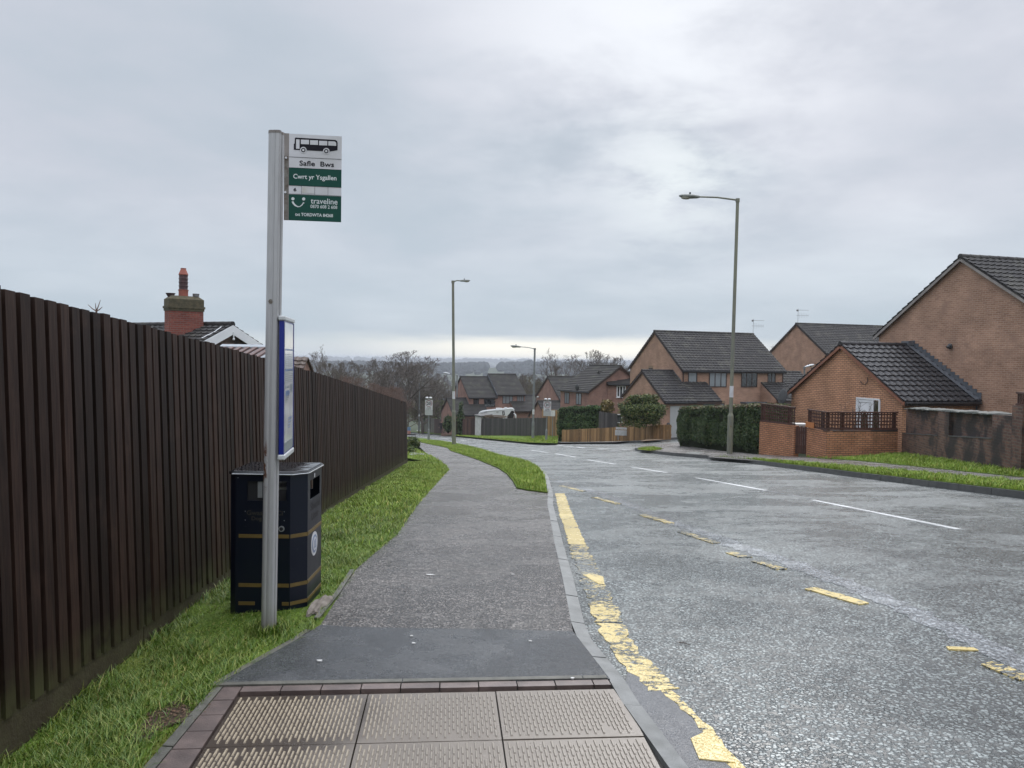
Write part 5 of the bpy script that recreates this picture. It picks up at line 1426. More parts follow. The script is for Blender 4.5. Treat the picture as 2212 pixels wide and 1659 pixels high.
def trellis(name, label, p0, p1, z0, z1, t0, t1, pitch=.118, sw=.042, mat='wood_brown', posts=(), group=None):
    a, c = Vector((*p0[:2], 0)), Vector((*p1[:2], 0)); L = (c - a).length; e = (c - a).normalized(); n = Vector((-e.y, e.x, 0))
    root = thing(name, label, 'trellis', ((a.x + c.x) / 2, (a.y + c.y) / 2, (z0 + z1) / 2), 0, group)
    Zb = lambda s: z0 + (z1 - z0) * s / L; Zt = lambda s: t0 + (t1 - t0) * s / L
    mb = MB(); m2 = MB(); s = pitch * .5
    while s < L - .02:
        mb.obox(a + e * (s - sw / 2) + n * .02 + Vector((0, 0, Zb(s))), e * sw, n * .014, (0, 0, Zt(s) - Zb(s))); s += pitch
    H = t0 - z0; k = .5 * pitch
    while k < H - .01:
        f = k / H; A = a + n * .035 + Vector((0, 0, Zb(0) + (Zt(0) - Zb(0)) * f)); B = c + n * .035 + Vector((0, 0, Zb(L) + (Zt(L) - Zb(L)) * f))
        m2.obox(A - Vector((0, 0, sw / 2)), B - A, n * .014, (0, 0, sw)); k += pitch
    mb.build('upright_slats', mat, root, world=True); m2.build('cross_slats', mat, root, world=True)
    fr = MB()
    for zf, h in ((0, .05), (1, .045)):
        A = a + Vector((0, 0, Zb(0) * (1 - zf) + Zt(0) * zf)); B = c + Vector((0, 0, Zb(L) * (1 - zf) + Zt(L) * zf)); fr.obox(A - Vector((0, 0, h if zf else 0)), B - A, n * .06, (0, 0, h))
    fr.build('frame', mat, root, world=True)
    for s in posts:
        p = MB(); p.obox(a + e * (s - .045) + n * .055 + Vector((0, 0, Zb(s) - .05)), e * .09, n * .09, (0, 0, Zt(s) - Zb(s) + .05)); p.build('post', mat, root, world=True)
    return root
def garden_walls():
    b1, b2, b3, b4 = on(1650, 981), on(1714, 985), on(1741, 985.5), on(1784, 989.5)
    b5 = Vector((13.75, 27.1))
    root = thing('garden_wall', 'orange brick garden wall left of the brown gate, beside the hedge', 'wall', (b1.x, b1.y, T(*b1)))
    t1, t2 = zat(1652, 912.5, b1.y), zat(1712, 919.5, b2.y); wallseg(root, b1 + (b1 - b2).normalized() * .3, b2, t1, t2, .22, 'brick_wall_orange')
    trellis('trellis', 'brown lattice panel on the wall left of the gate', b1 + (b1 - b2).normalized() * .3, b2, t1 + .01, t2 + .01, zat(1651, 871.5, b1.y), zat(1716, 879.5, b2.y), posts=(.1, 1.6), group='lattice panels on the garden walls')
    g = thing('garden_gate', 'narrow brown board gate between two orange brick walls', 'gate', (b2.x, b2.y, T(*b2)))
    e = (b3 - b2); n = max(6, int(e.length / .11)); mb = MB(); e3 = Vector((e.x, e.y, 0)); nn = Vector((-e.y, e.x, 0)).normalized(); zt = zat(1726, 922, b2.y); zb = T(*b2) + .10
    for i in range(n): mb.obox(Vector((*b2, zb)) + e3 * (i / n) + nn * .05, e3 * (.9 / n), nn * .025, (0, 0, zt - zb + .02 * (i % 2)))
    mb.build('boards', 'wood_brown', g, world=True)
    mb = MB(); mb.obox(Vector((*b2, zb + .2)) + nn * .08, e3, nn * .03, (0, 0, .1)); mb.obox(Vector((*b2, zt - .25)) + nn * .08, e3, nn * .03, (0, 0, .1)); mb.build('rail', 'wood_brown', g, world=True)
    r2 = thing('garden_wall', 'orange brick garden wall right of the gate, turning a corner with green stains', 'wall', (b4.x, b4.y, T(*b4)))
    t3, t4, t5 = zat(1742, 924, b3.y), zat(1786, 931, b4.y), zat(1948, 930.5, b5.y)
    wallseg(r2, b3, b4, t3, t4, .22, 'brick_wall_orange'); wallseg(r2, b4 + Vector((.02, -.0)), b5, t4 + .004, t5, .22, 'brick_wall_orange')
    q = MB(); q.obox((b4.x - .02, b4.y - .02, t4 - .02), (b5.x - b4.x, b5.y - b4.y, t5 - t4), (-.02, .25, 0), (0, 0, .035)); q.build('coping', 'brick_dark', r2, world=True)
    trellis('trellis', 'short brown lattice panel between the gate and the wall corner', b3, b4, t3 + .02, t4 + .02, zat(1744, 883.5, b3.y), zat(1788, 889.5, b4.y), posts=(.05, 1.0), group='lattice panels on the garden walls')
    trellis('trellis', 'long brown lattice panel in front of the white door', b4 + Vector((.05, .01)), b5, t4 + .04, t5 + .02, zat(1789, 889.5, b4.y), zat(1948, 889.7, b5.y), posts=(.06, .62, 2.75), group='lattice panels on the garden walls')
    pq = thing('house_plaque', 'small orange plaque fixed at the foot of the short lattice panel', 'plaque', (b3.x, b3.y, t3 + .2)); e = (b4 - b3).normalized(); m = MB()
    m.obox(Vector((*b3, t3 + .03)) + Vector((e.x, e.y, 0)) * .0 + Vector((e.y, -e.x, 0)) * .03, Vector((e.x, e.y, 0)) * min(.62, (b4 - b3).length * .45), Vector((e.y, -e.x, 0)) * .02, (0, 0, .2)); m.build('board', 'plaque', pq, world=True)
    wb = MB(); c = Vector((b2.x + .5, b2.y + .6, zt)); wb.box(c.x - .25, c.y, c.z - .75, c.x + .25, c.y + .5, c.z); wb.box(c.x - .28, c.y - .04, c.z, c.x + .28, c.y + .54, c.z + .06); o = wb.build('storage_box', 'off_white', origin=tuple(c - Vector((0, 0, .75))), world=True); tag(o, 'pale box lid showing just over the brown gate', 'storage box')
    # climber twigs above the long trellis
    tw = MB(); 
    for i in range(16):
        s = random.uniform(.6, 2.2); p = Vector((b4.x, b4.y + .5, T(*b4) + .3)).lerp(Vector((b5.x, b5.y + .5, T(*b5) + .3)), s / 3.2); top = Vector((p.x + random.uniform(-.3, .3), p.y, zat(1850, 884, p.y) + random.uniform(-.1, .28)))
        mid = p.lerp(top, .6) + Vector((random.uniform(-.2, .2), 0, 0)); tw.tube([p, mid, top], [.014, .01, .004], 4); 
        for k in range(3): q = mid.lerp(top, random.random()); tw.tube([q, q + Vector((random.uniform(-.3, .3), random.uniform(-.1, .1), random.uniform(0, .2)))], [.006, .003], 3)
    o = tw.build('climbing_plant', 'bark', origin=(b4.x + 1, b4.y + .5, T(*b4)), world=True); tag(o, 'bare climbing twigs behind the long lattice panel', 'plant')
    # dark old wall ------------------------------------------------------------
    D0 = Vector((13.80, 26.9)); D1 = on(2184, 1010, .1); e = (D1 - D0).normalized(); e3 = Vector((e.x, e.y, 0)); nn = Vector((-e.y, e.x, 0)); L = (D1 - D0).length
    dw = thing('old_wall', 'dark stained old brick wall with a broken slate top', 'wall', (D0.x, D0.y, T(*D0)))
    zt0, zt1 = zat(1950, 882, D0.y), zat(2182, 898, D1.y); zp0, zp1 = zat(1951, 937, D0.y), zat(2143, 950, D1.y)
    S_ = lambda x: max(.01, min(.99, 1)) * 0
    def sx(x):     # position along the wall seen at view column x
        lo, hi = 0., 1.
        for _ in range(30):
            m = (lo + hi) / 2; p = D0.lerp(D1, m); v = Vector((p.x, p.y, 0)) - EYE; X = CX + FPX * v.dot(RT) / v.dot(FW)
            if X < x: lo = m
            else: hi = m
        return lo
    zt = lambda s: zt0 + (zt1 - zt0) * s; zp = lambda s: zp0 + (zp1 - zp0) * s
    def blk(s0, s1, fz0, fz1, d0, d1, mat, name, label=None, lo=None):
        m = MB(); A = D0.lerp(D1, s0); B = D0.lerp(D1, s1); n_ = nn
        def V(p, z, d): return Vector((p.x, p.y, z)) + n_ * d
        pts = [V(A, fz0(s0), d0), V(B, fz0(s1), d0), V(B, fz1(s1), d0), V(A, fz1(s0), d0)]
        m.prism(pts, -n_ * (d1 - d0)); return m.build(name, mat, dw, world=True, label=label)
    low = lambda s: -2.6
    s1_, s2_ = sx(2026), sx(2050); s3 = sx(2143)
    blk(0, 1, low, zp, 0, .36, 'brick_dark', 'wall')
    blk(0, s1_, zp, zt, .11, .34, 'brick_dark', 'wall'); blk(s2_, s3, zp, zt, .11, .34, 'brick_dark', 'wall')
    blk(s1_, s2_, zp, zt, .0, .34, 'brick_dark', 'pier'); blk(s3, 1, zp, zt, .0, .34, 'brick_dark', 'pier')
    blk(0, s1_, zp, lambda s: zp(s) + .03, -.01, .12, 'kerb_dark', 'ledge'); blk(s2_, s3, zp, lambda s: zp(s) + .03, -.01, .12, 'kerb_dark', 'ledge')
    sl_ = MB(); s = .02
    while s < .86:
        w = random.uniform(.28, .5) / L; A = D0.lerp(D1, s); B = D0.lerp(D1, min(s + w, .99)); h = random.uniform(.0, .03); d = random.uniform(-.06, .03)
        sl_.prism([Vector((A.x, A.y, zt(s) + h)) + nn * d, Vector((B.x, B.y, zt(s + w) + random.uniform(0, .04))) + nn * (d + random.uniform(-.02, .02)), Vector((B.x, B.y, zt(s + w) + .03 + h)) + nn * .42, Vector((A.x, A.y, zt(s) + h + .05)) + nn * .42], (0, 0, .03)); s += w * .9
    sl_.build('slate_coping', 'slate_cap', dw, world=True)
    D2 = D1 + e * 3.2; pr_ = thing('brick_pier', 'taller dark brick wall with a piece of lattice at the right edge', 'wall', (D1.x, D1.y, T(*D1)))
    tz = zat(2190, 875, D1.y); m = MB(); a = Vector((*D1, -2.6)) + e3 * .03; m.obox(a - nn * .03, e3 * .55, nn * .45, (0, 0, tz + 2.6)); m.obox(a + e3 * .551 + nn * .08, e3 * 16., nn * .25, (0, 0, tz + 2.45)); m.build('wall', 'brick_dark', pr_, world=True)
    q1 = D1 + e * .12; q2 = D1 + e * 2.4
    trellis('trellis', 'corner of a brown lattice panel on the taller dark wall', Vector((q1.x, q1.y + .0)), q2, tz + .0, tz + .0, zat(2200, 846, D1.y), zat(2200, 846, D1.y), posts=(.06,), group='lattice panels on the garden walls')
    return b1
B1 = garden_walls()

def leaf_cloud(n, sample, size, mat, name, parent, elong=1.6, droop=.0, flat=.0):
    """n small leaf faces; sample(k) -> points (k,3) and outward normals (k,3)"""
    P, Nn = sample(n)
    r = RNG
    d = r.normal(size=(n, 3)); d /= np.linalg.norm(d, axis=1)[:, None]
    d = d * (1 - flat) + np.array([0, 0, -1.]) * droop; d /= np.linalg.norm(d, axis=1)[:, None]
    nrm = Nn + r.normal(size=(n, 3)) * .55; t = np.cross(d, nrm); L = np.linalg.norm(t, axis=1); L[L < 1e-6] = 1; t /= L[:, None]
    s = size * r.uniform(.6, 1.35, n)[:, None]
    a = P - d * s * elong * .5; b = P + t * s * .5; c = P + d * s * elong * .5; e = P - t * s * .5
    V = np.stack([a, b, c, e], 1).reshape(-1, 3)
    me = bpy.data.meshes.new(name); me.vertices.add(4 * n); o = bpy.data.objects.new(name, me)
    if parent is not None: V = V - np.array(parent.location); o.parent = parent
    me.vertices.foreach_set('co', V.astype(np.float32).ravel()); me.loops.add(4 * n); me.loops.foreach_set('vertex_index', np.arange(4 * n, dtype=np.int32))
    me.polygons.add(n); me.polygons.foreach_set('loop_start', np.arange(0, 4 * n, 4, dtype=np.int32)); me.polygons.foreach_set('loop_total', np.full(n, 4, dtype=np.int32))
    me.materials.append(MATS[mat]); me.update(calc_edges=True); me.validate(); COL.objects.link(o)
    return o
def wob(P, f, s=0): return np.sin(P[:, 0] * f + s) * np.sin(P[:, 1] * f * 1.1 + s * 2) + np.sin(P[:, 2] * f * 1.3 + s * 3) * .6
def hedge_line(name, label, p0, p1, th, z0, z1, t0, t1, n, size, mat, bow=.1, elong=1.6, droop=0., under=.0, cat='hedge', amp=.08):
    a, c = Vector((*p0[:2], 0)), Vector((*p1[:2], 0)); L = (c - a).length; e = np.array((c - a).normalized()); nn = np.array([-e[1], e[0], 0])   # nn points away from the road
    root = thing(name, label, cat, ((a.x + c.x) / 2, (a.y + c.y) / 2, min(z0, z1)))
    A = np.array(a)
    def sample(k):
        r = RNG; u = r.random(k); f = r.random(k); w = r.random(k); face = r.random(k)
        # faces: front, top, left end, right end, back
        tot = np.array([L * 2, L * th * 1.2, th * 2, th * 2, L * .7]); cs = np.cumsum(tot / tot.sum())
        d = w * th; uu = u * L; zz = f.copy(); N = np.zeros((k, 3))
        m0 = face < cs[0]; d[m0] = 0; N[m0] = -nn
        m1 = (face >= cs[0]) & (face < cs[1]); zz[m1] = 1; N[m1] = (0, 0, 1)
        m2 = (face >= cs[1]) & (face < cs[2]); uu[m2] = 0; N[m2] = -e
        m3 = (face >= cs[2]) & (face < cs[3]); uu[m3] = L; N[m3] = e
        m4 = face >= cs[3]; d[m4] = th; N[m4] = nn
        # round the shape: pull edges in near the top and bottom
        rnd = np.clip((zz - .82) / .18, 0, 1) ** 2 * .18 + np.clip((.25 - zz) / .25, 0, 1) ** 1.5 * under
        d = np.where(m0, d + rnd, np.where(m4, d - rnd, d)); uu = np.where(m2, uu + rnd * 1.6, np.where(m3, uu - rnd, uu))
        zb = z0 + (z1 - z0) * uu / L; zt = t0 + (t1 - t0) * uu / L
        ed = np.minimum(np.minimum(uu, L - uu), np.minimum(d, th - d)) / .25; zt = zt - np.clip(1 - ed, 0, 1) ** 2 * .14
        P = A + np.outer(uu, e) + np.outer(d, nn); P[:, 2] = zb + (zt - zb) * zz
        P += N * (amp * wob(P, 2.3)[:, None] + amp * .6 * wob(P, 6.5, 2)[:, None] - r.random(k)[:, None] ** 2 * amp * 1.6)
        return P, N
    leaf_cloud(n, sample, size, mat, 'foliage', root, elong, droop)
    m = MB(); i = .10; q = Vector(nn); ev = Vector(e)
    a2 = a + ev * i * 1.5 + q * i; c2 = c - ev * i * 1.5 + q * i
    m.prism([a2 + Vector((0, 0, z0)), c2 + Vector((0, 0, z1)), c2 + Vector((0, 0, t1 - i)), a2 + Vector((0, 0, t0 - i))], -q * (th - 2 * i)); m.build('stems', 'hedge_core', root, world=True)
    return root
def bush(name, label, c, rx, ry, rz, n, size, mat, cat='bush', core=.80, elong=1.7, squash=1., lumps=.16, droop=.2):
    root = thing(name, label, cat, (c[0], c[1], c[2] - rz * .95))
    c = np.array(c, float)
    def sample(k):
        r = RNG; d = r.normal(size=(k, 3)); d /= np.linalg.norm(d, axis=1)[:, None]
        low = d[:, 2] < -.8; d[low, 2] *= -1
        rr = 1 + lumps * wob(d * 3.0, 1.7, c[0]) + lumps * .7 * wob(d * 7, 1.3, c[1]) - r.random(k) ** 1.6 * .34 + (r.random(k) > .93) * .10
        P = c + d * rr[:, None] * np.array([rx, ry, rz]); return P, d
    leaf_cloud(n, sample, size, mat, 'foliage', root, elong, droop)
    m = MB(); m.ell(Vector(c), rx * core, ry * core, rz * core, 14, 8)
    for k in range(5): m.tube([Vector(c) + Vector((random.uniform(-.2, .2) * rx, 0, -rz * .3)), Vector(c) + Vector((random.uniform(-.3, .3) * rx, 0, -rz * .97))], .03, 5)
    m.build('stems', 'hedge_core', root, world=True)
    return root
hA, hB = on(1462, 963), on(1648, 979.5)
tall_hedge = hedge_line('hedge', 'tall clipped dark green conifer hedge behind the nearest right street lamp', hA, hB, 1.3, T(*hA) - .1, T(*hB) - .1, zat(1455, 880, hA.y), zat(1650, 873, hB.y), 70000, .032, 'leaf_conifer', elong=3.0, droop=1.0, under=.35, amp=.085)
def dry_top():
    a, c = Vector((*hA, zat(1455, 880, hA.y))), Vector((*hB, zat(1650, 873, hB.y))); e = (c - a).normalized(); nn = Vector((-e.y, e.x, 0)).normalized()
    def sample(k):
        r = RNG; u = r.random(k); d = r.random(k) * 1.2; m = np.sin(u * 23) + np.sin(u * 9 + 1) > -.3; P = np.array(a) + np.outer(u, np.array(c - a)) + np.outer(d, np.array(nn)); P[:, 2] += r.uniform(-.10, .09, k) * np.where(m, 1, .5) - .05; return P, np.tile(np.array([0, 0, 1.]), (k, 1))
    leaf_cloud(5200, sample, .026, 'leaf_brown', 'dry_shoots', tall_hedge, 4.0, 0.)
    leaf_cloud(5200, sample, .030, 'leaf_shrub', 'fresh_shoots', tall_hedge, 3.0, 0.)
dry_top()
hedge_line('hedge', 'clipped square leafy hedge behind the left end of the golden fence', (at(1203, 900, 62.5).x, 62.5), (at(1290, 900, 59.5).x, 59.5), 1.5, -5.0, -4.5, zat(1210, 881, 62), zat(1285, 879, 60), 16000, .068, 'leaf_hedge', amp=.12, under=.3)
bush('bush', 'rounded yellow-green shrub in front of the garage wing of the brick pair', at(1387, 889, 49.5), 1.42, .9, 1.05, 17000, .065, 'leaf_shrub', lumps=.13)
bush('bush', 'low rounded clipped shrub behind the golden fence, left of the street sign', at(1319, 921, 57), .68, .5, .35, 1500, .06, 'leaf_hedge')
bush('bush', 'straw-coloured wispy shrub in front of the white-framed windows', at(1312, 880, 60), .5, .4, .55, 700, .10, 'leaf_dry', core=.3, elong=3)
bush('bush', 'dark shrub beside the brown gates beyond the bend', at(967, 918, 92), .58, .6, 1.05, 1500, .10, 'leaf_conifer')
bush('bush', 'tall narrow evergreen left of the brown gates beyond the bend', at(995, 912, 91.2), .42, .5, 2.1, 1800, .11, 'leaf_conifer')
bush('bush', 'lime-tinged shrub behind the left speed sign', at(938, 888, 128), 2.2, 1.5, 2.2, 1600, .25, 'leaf_shrub', core=.5)
bush('bush', 'small olive bush left of the left speed sign', at(912, 892, 140), 2.2, 1.5, 2.0, 1300, .25, 'leaf_shrub', core=.5)
pw = on(893, 966); bush('weeds', 'leafy weeds sprouting past the end of the brown fence', (pw.x, pw.y, T(*pw) + .22), .33, .3, .32, 700, .07, 'leaf_shrub', cat='weeds', core=.4)
pw = on(887, 978); bush('weeds', 'low leafy weeds against the last post of the brown fence', (pw.x, pw.y, T(*pw) + .08), .22, .2, .16, 350, .05, 'leaf_shrub', cat='weeds', core=.4)
def over_fence_twig():
    Y = 4.6; p = at(212, 690, Y); mb = MB(); b = Vector((p.x, Y, .2)); j = at(208, 672, Y)
    mb.tube([b, j], [.012, .006], 5)
    for x, y in ((190, 658), (217, 648), (221, 663), (206, 655)): mb.tube([j, j.lerp(at(x, y, Y), .5) + Vector((0, 0, -.004)), at(x, y, Y)], [.004, .003, .0015], 4)
    o = mb.build('bare_shrub', 'bark_red', origin=(p.x, Y, .2), world=True); tag(o, 'thin bare twig poking up over the brown fence', 'twig')
over_fence_twig()

# far garden fences ---------------------------------------------------------------
def board_fence(name, label, p0, p1, z0, z1, t0, t1, mat, bw=.12, cat='fence', posts=None, gap=.008, rail=True):
    a, c = Vector((*p0[:2], 0)), Vector((*p1[:2], 0)); L = (c - a).length; e = (c - a).normalized(); n = Vector((-e.y, e.x, 0))
    root = thing(name, label, cat, ((a.x + c.x) / 2, (a.y + c.y) / 2, (z0 + z1) / 2)); mb = MB(); k = int(L / bw)
    for i in range(k):
        s = L * i / k; f = s / L; zb = z0 + (z1 - z0) * f; zt = t0 + (t1 - t0) * f + random.uniform(-.008, .008); d = .012 * (i % 2)
        mb.obox(a + e * s + n * d + Vector((0, 0, zb)), e * (L / k - gap), n * .02, (0, 0, zt - zb))
    mb.build('boards', mat, root, world=True)
    ps = MB()
    for i in range(int(L / 2.4) + 1):
        s = min(L - .1, i * 2.4); f = s / L; q = MB(); q.obox(a + e * s + n * .05 + Vector((0, 0, z0 + (z1 - z0) * f)), e * .1, n * .1, (0, 0, (t0 - z0) * (1 - f) + (t1 - z1) * f + .03)); q.build('post', mat, root, world=True)
    if rail:
        r = MB()
        for f in (.25, .8): r.obox(a + n * .04 + Vector((0, 0, z0 + (t0 - z0) * f)), e * L + Vector((0, 0, (z1 - z0) * (1 - f) + (t1 - t0) * f)), n * .03, (0, 0, .07))
        r.build('rail', mat, root, world=True)
    return root
g0, g1 = at(1213.5, 952.5, 60), at(1449, 944, 48.2)
board_fence('low_fence', 'low golden-brown board fence behind the street name sign', g0, g1, g0.z - .15, g1.z - .15, zat(1213.5, 929, 60), zat(1449, 916.5, 48.2), 'fence_golden', .15)
f0, f1 = at(1039, 932, 88), at(1215, 945, 70)
board_fence('garden_fence', 'tall dark grey board fence on the bank right of the white block', f0, f1, f0.z - .6, f1.z - .4, zat(1039, 904, 88), zat(1215, 902, 70), 'fence_grey', .16)
f0, f1 = at(1170, 930, 75), at(1206, 930, 68); board_fence('garden_fence', 'reddish taller fence panel behind the right speed sign', f0, f1, -6.3, -6.1, zat(1175, 884, 75), zat(1206, 886, 68), 'fence_golden', .15)
f0, f1 = at(1293, 925, 56), at(1333, 925, 54); board_fence('garden_fence', 'short dark fence between the square hedge and the round shrub', f0, f1, -5, -4.6, zat(1293, 889, 56), zat(1333, 894, 54), 'fence_grey', .15)
f0, f1 = at(999, 932, 90.5), at(1025.5, 931, 89.5); board_fence('gate', 'wide brown board gates left of the white block', f0, f1, f0.z - .6, f1.z - .5, zat(999, 905, 90.5), zat(1025, 904, 89.5), 'fence_brown', .16, cat='gate')
f0, f1 = at(938, 932, 110), at(999, 933, 92); board_fence('garden_fence', 'reddish brown fence behind the walking person', f0, f1, f0.z - .8, f1.z - .6, zat(938, 905, 110), zat(999, 906, 92), 'fence_brown', .2)
f0, f1 = at(909, 930, 135), at(940, 931, 112); board_fence('garden_fence', 'pale grey slatted fence left of the reddish one beyond the bend', f0, f1, f0.z - .8, f1.z - .6, zat(909, 903, 135), zat(940, 904, 112), 'fence_pale', .45, gap=.12)
def white_block():
    a, b = at(1026, 932, 89), at(1038.6, 933, 87.6); root = thing('garage_block', 'small flat roofed garage with a white rendered end wall beyond the bend', 'garage', (a.x, a.y, a.z - .4))
    e = Vector((b.x - a.x, b.y - a.y, 0)); n = Vector((.40, 1.0, 0)).normalized(); zt = zat(1032, 899, 88.5); m = MB()
    m.obox((a.x, a.y, a.z - .5), e, n * 3, (0, 0, zt - a.z + .5)); m.build('wall', 'render_white', root, world=True)
    m = MB(); m.obox(Vector((a.x, a.y, zt)) - e * .12 - n * .15, e * 1.24, n * 3.3, (0, 0, .12)); m.build('flat_roof', 'kerb_dark', root, world=True)
    t = thing('timber_stack', 'untidy stack of old planks on the fence line below the white motorhome', 'timber', (at(1055, 900, 87.5).x, 87.5, zat(1055, 903, 87.5)))
    m = MB()
    for i in range(16):
        x = random.uniform(1036, 1072); y = random.uniform(897.5, 902.5); p = at(x, y, 88 + random.uniform(-.3, .6)); m.obox(p, (random.uniform(.8, 1.9), random.uniform(-.3, .3), random.uniform(-.05, .04)), (0, .15, 0), (0, 0, .05))
    q = at(1036, 903.5, 88.2); m.obox(q, (2.2, 0, -.02), (0, .8, 0), (0, 0, .06)); q = at(1056, 903, 88.2); m.obox(q, (1.6, 0, -.02), (0, .8, 0), (0, 0, .07)); m.build('planks', 'timber_planks', t, world=True)
    m = MB(); 
    for x in (1040, 1060, 1072): p = at(x, 903.5, 88.4); m.box(p.x, p.y, p.z - 2.2, p.x + .08, p.y + .08, p.z)
    m.build('props', 'timber_planks', t, world=True)
white_block()
def motorhome():
    Y = 92.; o = at(1031, 903, Y); root = thing('motorhome', 'white motorhome with dark windscreen parked behind the grey fence', 'motorhome', (o.x, Y, o.z - 1.6)); O = Vector(root.location)
    def Q(x, y): p = at(x, y, Y) - O; return Vector((p.x, 0, p.z))
    prof = [(1031, 897), (1034, 892), (1040, 889.3), (1050, 887.6), (1071, 885.4), (1090, 883.9), (1104, 882.4), (1108, 883), (1111, 886.5), (1111.5, 892), (1109, 904), (1108, 914), (1032, 914)]
    pts = [Q(*p) for p in prof]; m = MB(); m.prism(pts[::-1], (0, -2.1, 0)); m.build('body', 'vehicle_white', root)
    def flat(pts_, d, mat, name, th=.02): m = MB(); P_ = [Q(*p) + Vector((0, -d, 0)) for p in pts_]; m.prism(P_[::-1] if True else P_, (0, -th, 0)); return m.build(name, mat, root)
    flat([(1106.5, 887), (1111.0, 889), (1110, 897), (1108.5, 904), (1095.5, 903.5), (1096, 898), (1101, 893), (1104, 888)], .02, 'vehicle_glass', 'windscreen')
    flat([(1084.5, 888.6), (1089.8, 888.3), (1090.6, 896.8), (1085.6, 897)], .02, 'vehicle_glass', 'side_window'); flat([(1086, 890), (1088.6, 889.9), (1089.2, 895.6), (1086.8, 895.7)], .035, 'sign_grey', 'window_blind')
    flat([(1046, 889.6), (1091, 885.9), (1091, 886.6), (1046, 890.4)], .02, 'vehicle_line', 'trim_line'); flat([(1038, 893), (1050, 890), (1049, 891.3), (1038, 894)], .02, 'vehicle_line', 'trim_line'); flat([(1072, 889), (1077, 888.7), (1077, 892), (1072, 892.2)], .02, 'sign_grey', 'vent')
    flat([(1051, 888), (1051.6, 888), (1051.6, 902), (1051, 902)], .02, 'vehicle_line', 'panel_joint')
    for x0, x1, y in ((1071, 1084, 884.4), (1089, 1095, 883.2)):
        a, b = Q(x0, y), Q(x1, y - .6); m = MB(); m.box(a.x, .5, a.z - .1, b.x, 1.3, a.z + .12); m.build('roof_light', 'vehicle_white', root)
    m = MB(); a = Q(1110, 893); m.tube([a + Vector((0, -.1, 0)), a + Vector((.2, -.4, -.1)), a + Vector((.3, -.45, -.7))], .06, 6); m.ell(a + Vector((.22, -.45, -.3)), .12, .08, .25, 8, 6); m.build('wing_mirror', 'vehicle_white', root)
    for x in (1045, 1098):
        a = Q(x, 915); m = MB(); m.tube([a + Vector((0, -.02, 0)), a + Vector((0, .25, 0))], [.36, .36], 18); w = m.build('wheel', 'black_plastic', root)
motorhome()
def parked_car():
    Y = 139.; c = at(933, 904.5, Y); root = thing('parked_car', 'white car roof showing over the pale slatted fence', 'car', (c.x, Y, c.z - 1.25)); L = 4.2
    prof = [(-2.1, .3), (-2.1, .75), (-1.2, .95), (-.7, 1.4), (.9, 1.42), (1.5, .98), (2.1, .85), (2.1, .3)]
    m = MB(); m.prism([(x, -.85, z) for x, z in prof][::-1], (0, -1.7, 0)); m.build('body', 'vehicle_white', root, bevel=.06)
    m = MB(); m.prism([(x, -.86, z) for x, z in ((-1.05, .97), (-.62, 1.33), (.8, 1.35), (1.3, .98))][::-1], (0, -.01, 0)); m.build('window', 'vehicle_glass', root)
    for x in (-1.3, 1.3):
        m = MB(); m.tube([(x, -.87, .32), (x, -.65, .32)], [.32, .32], 16); m.build('wheel', 'black_plastic', root)
parked_car()

# ================================================================== STREET LAMPS
def lamp(label, bx, by, topx, topy, hx, hy, Yfix=None, base=1.5, rb=.085, rt=.052, mat='lamp_column', head='lamp_head', hs=1., off=0., back=0., sleeve=True):
    if Yfix: p = at(bx, by, Yfix); b = Vector((p.x, p.y)); zb = p.z
    else: b = on(bx, by, off); zb = T(*b) + off - .05
    top = at(topx, topy, b.y); root = thing('street_lamp', label, 'street lamp', (b.x, b.y, zb), 0, 'street lamps along the road'); O = Vector(root.location)
    t = top - O; h = at(hx, hy, b.y) - O; dx = h.x - t.x
    c = MB(); ln = Vector((t.x, 0, 0)) / t.z
    c.tube([Vector((0, 0, 0)), ln * base + Vector((0, 0, base))], [rb, rb], 12); c.tube([ln * base + Vector((0, 0, base)), ln * base + Vector((0, 0, base + .12)), Vector((t.x, 0, t.z))], [rb, rt + .012, rt], 12); c.build('column', mat, root, smooth=False)
    a = MB(); hh = Vector((h.x, -back, h.z)); d = (hh - t).normalized()
    a.tube([t + Vector((0, 0, -.04)), t.lerp(hh, .5) + Vector((0, 0, .02)), hh], [.036, .032, .03], 8); a.build('arm', mat, root)
    cp = MB(); cp.tube([t + Vector((0, 0, -.12)), t + Vector((0, 0, .02))], [rt + .02, rt + .02], 10); cp.build('cap', mat, root)
    he = MB(); c0 = hh + d * .30 * hs; rot = Vector((1, 0, 0)).rotation_difference(d).to_matrix()
    he.ell(c0, .38 * hs, .15 * hs, .085 * hs, 16, 8, rot=rot); he.ell(c0 - d * .22 * hs, .22 * hs, .09 * hs, .07 * hs, 12, 6, rot=rot); H = he.build('lamp_head', head, root, smooth=True)
    g = MB(); g.ell(c0 + d * .10 * hs + Vector((0, 0, -.05 * hs)), .20 * hs, .12 * hs, .075 * hs, 14, 6); g.build('lens', 'lamp_glass', H, smooth=True)
    ph = MB(); ph.tube([c0 - d * .05 + Vector((0, 0, .06 * hs)), c0 - d * .05 + Vector((0, 0, .15 * hs))], .035 * hs, 8); ph.build('photocell', 'black_plastic', H)
    if sleeve:
        s = MB(); s.tube([ln * (base + .75) + Vector((0, 0, base + .75)), ln * (base + 1.2) + Vector((0, 0, base + 1.2))], [rt + .014, rt + .014], 12); s.build('number_sleeve', 'sign_white', root)
        s = MB(); s.box(-.02, -rb - .004, base * .72, .02, -rb + .01, base * .72 + .06); s.build('sticker', 'bin_gold', root)
        s = MB(); s.box(-.045, -rb - .006, .35, .045, -rb + .02, .75); s.build('access_door', mat, root)
    return root
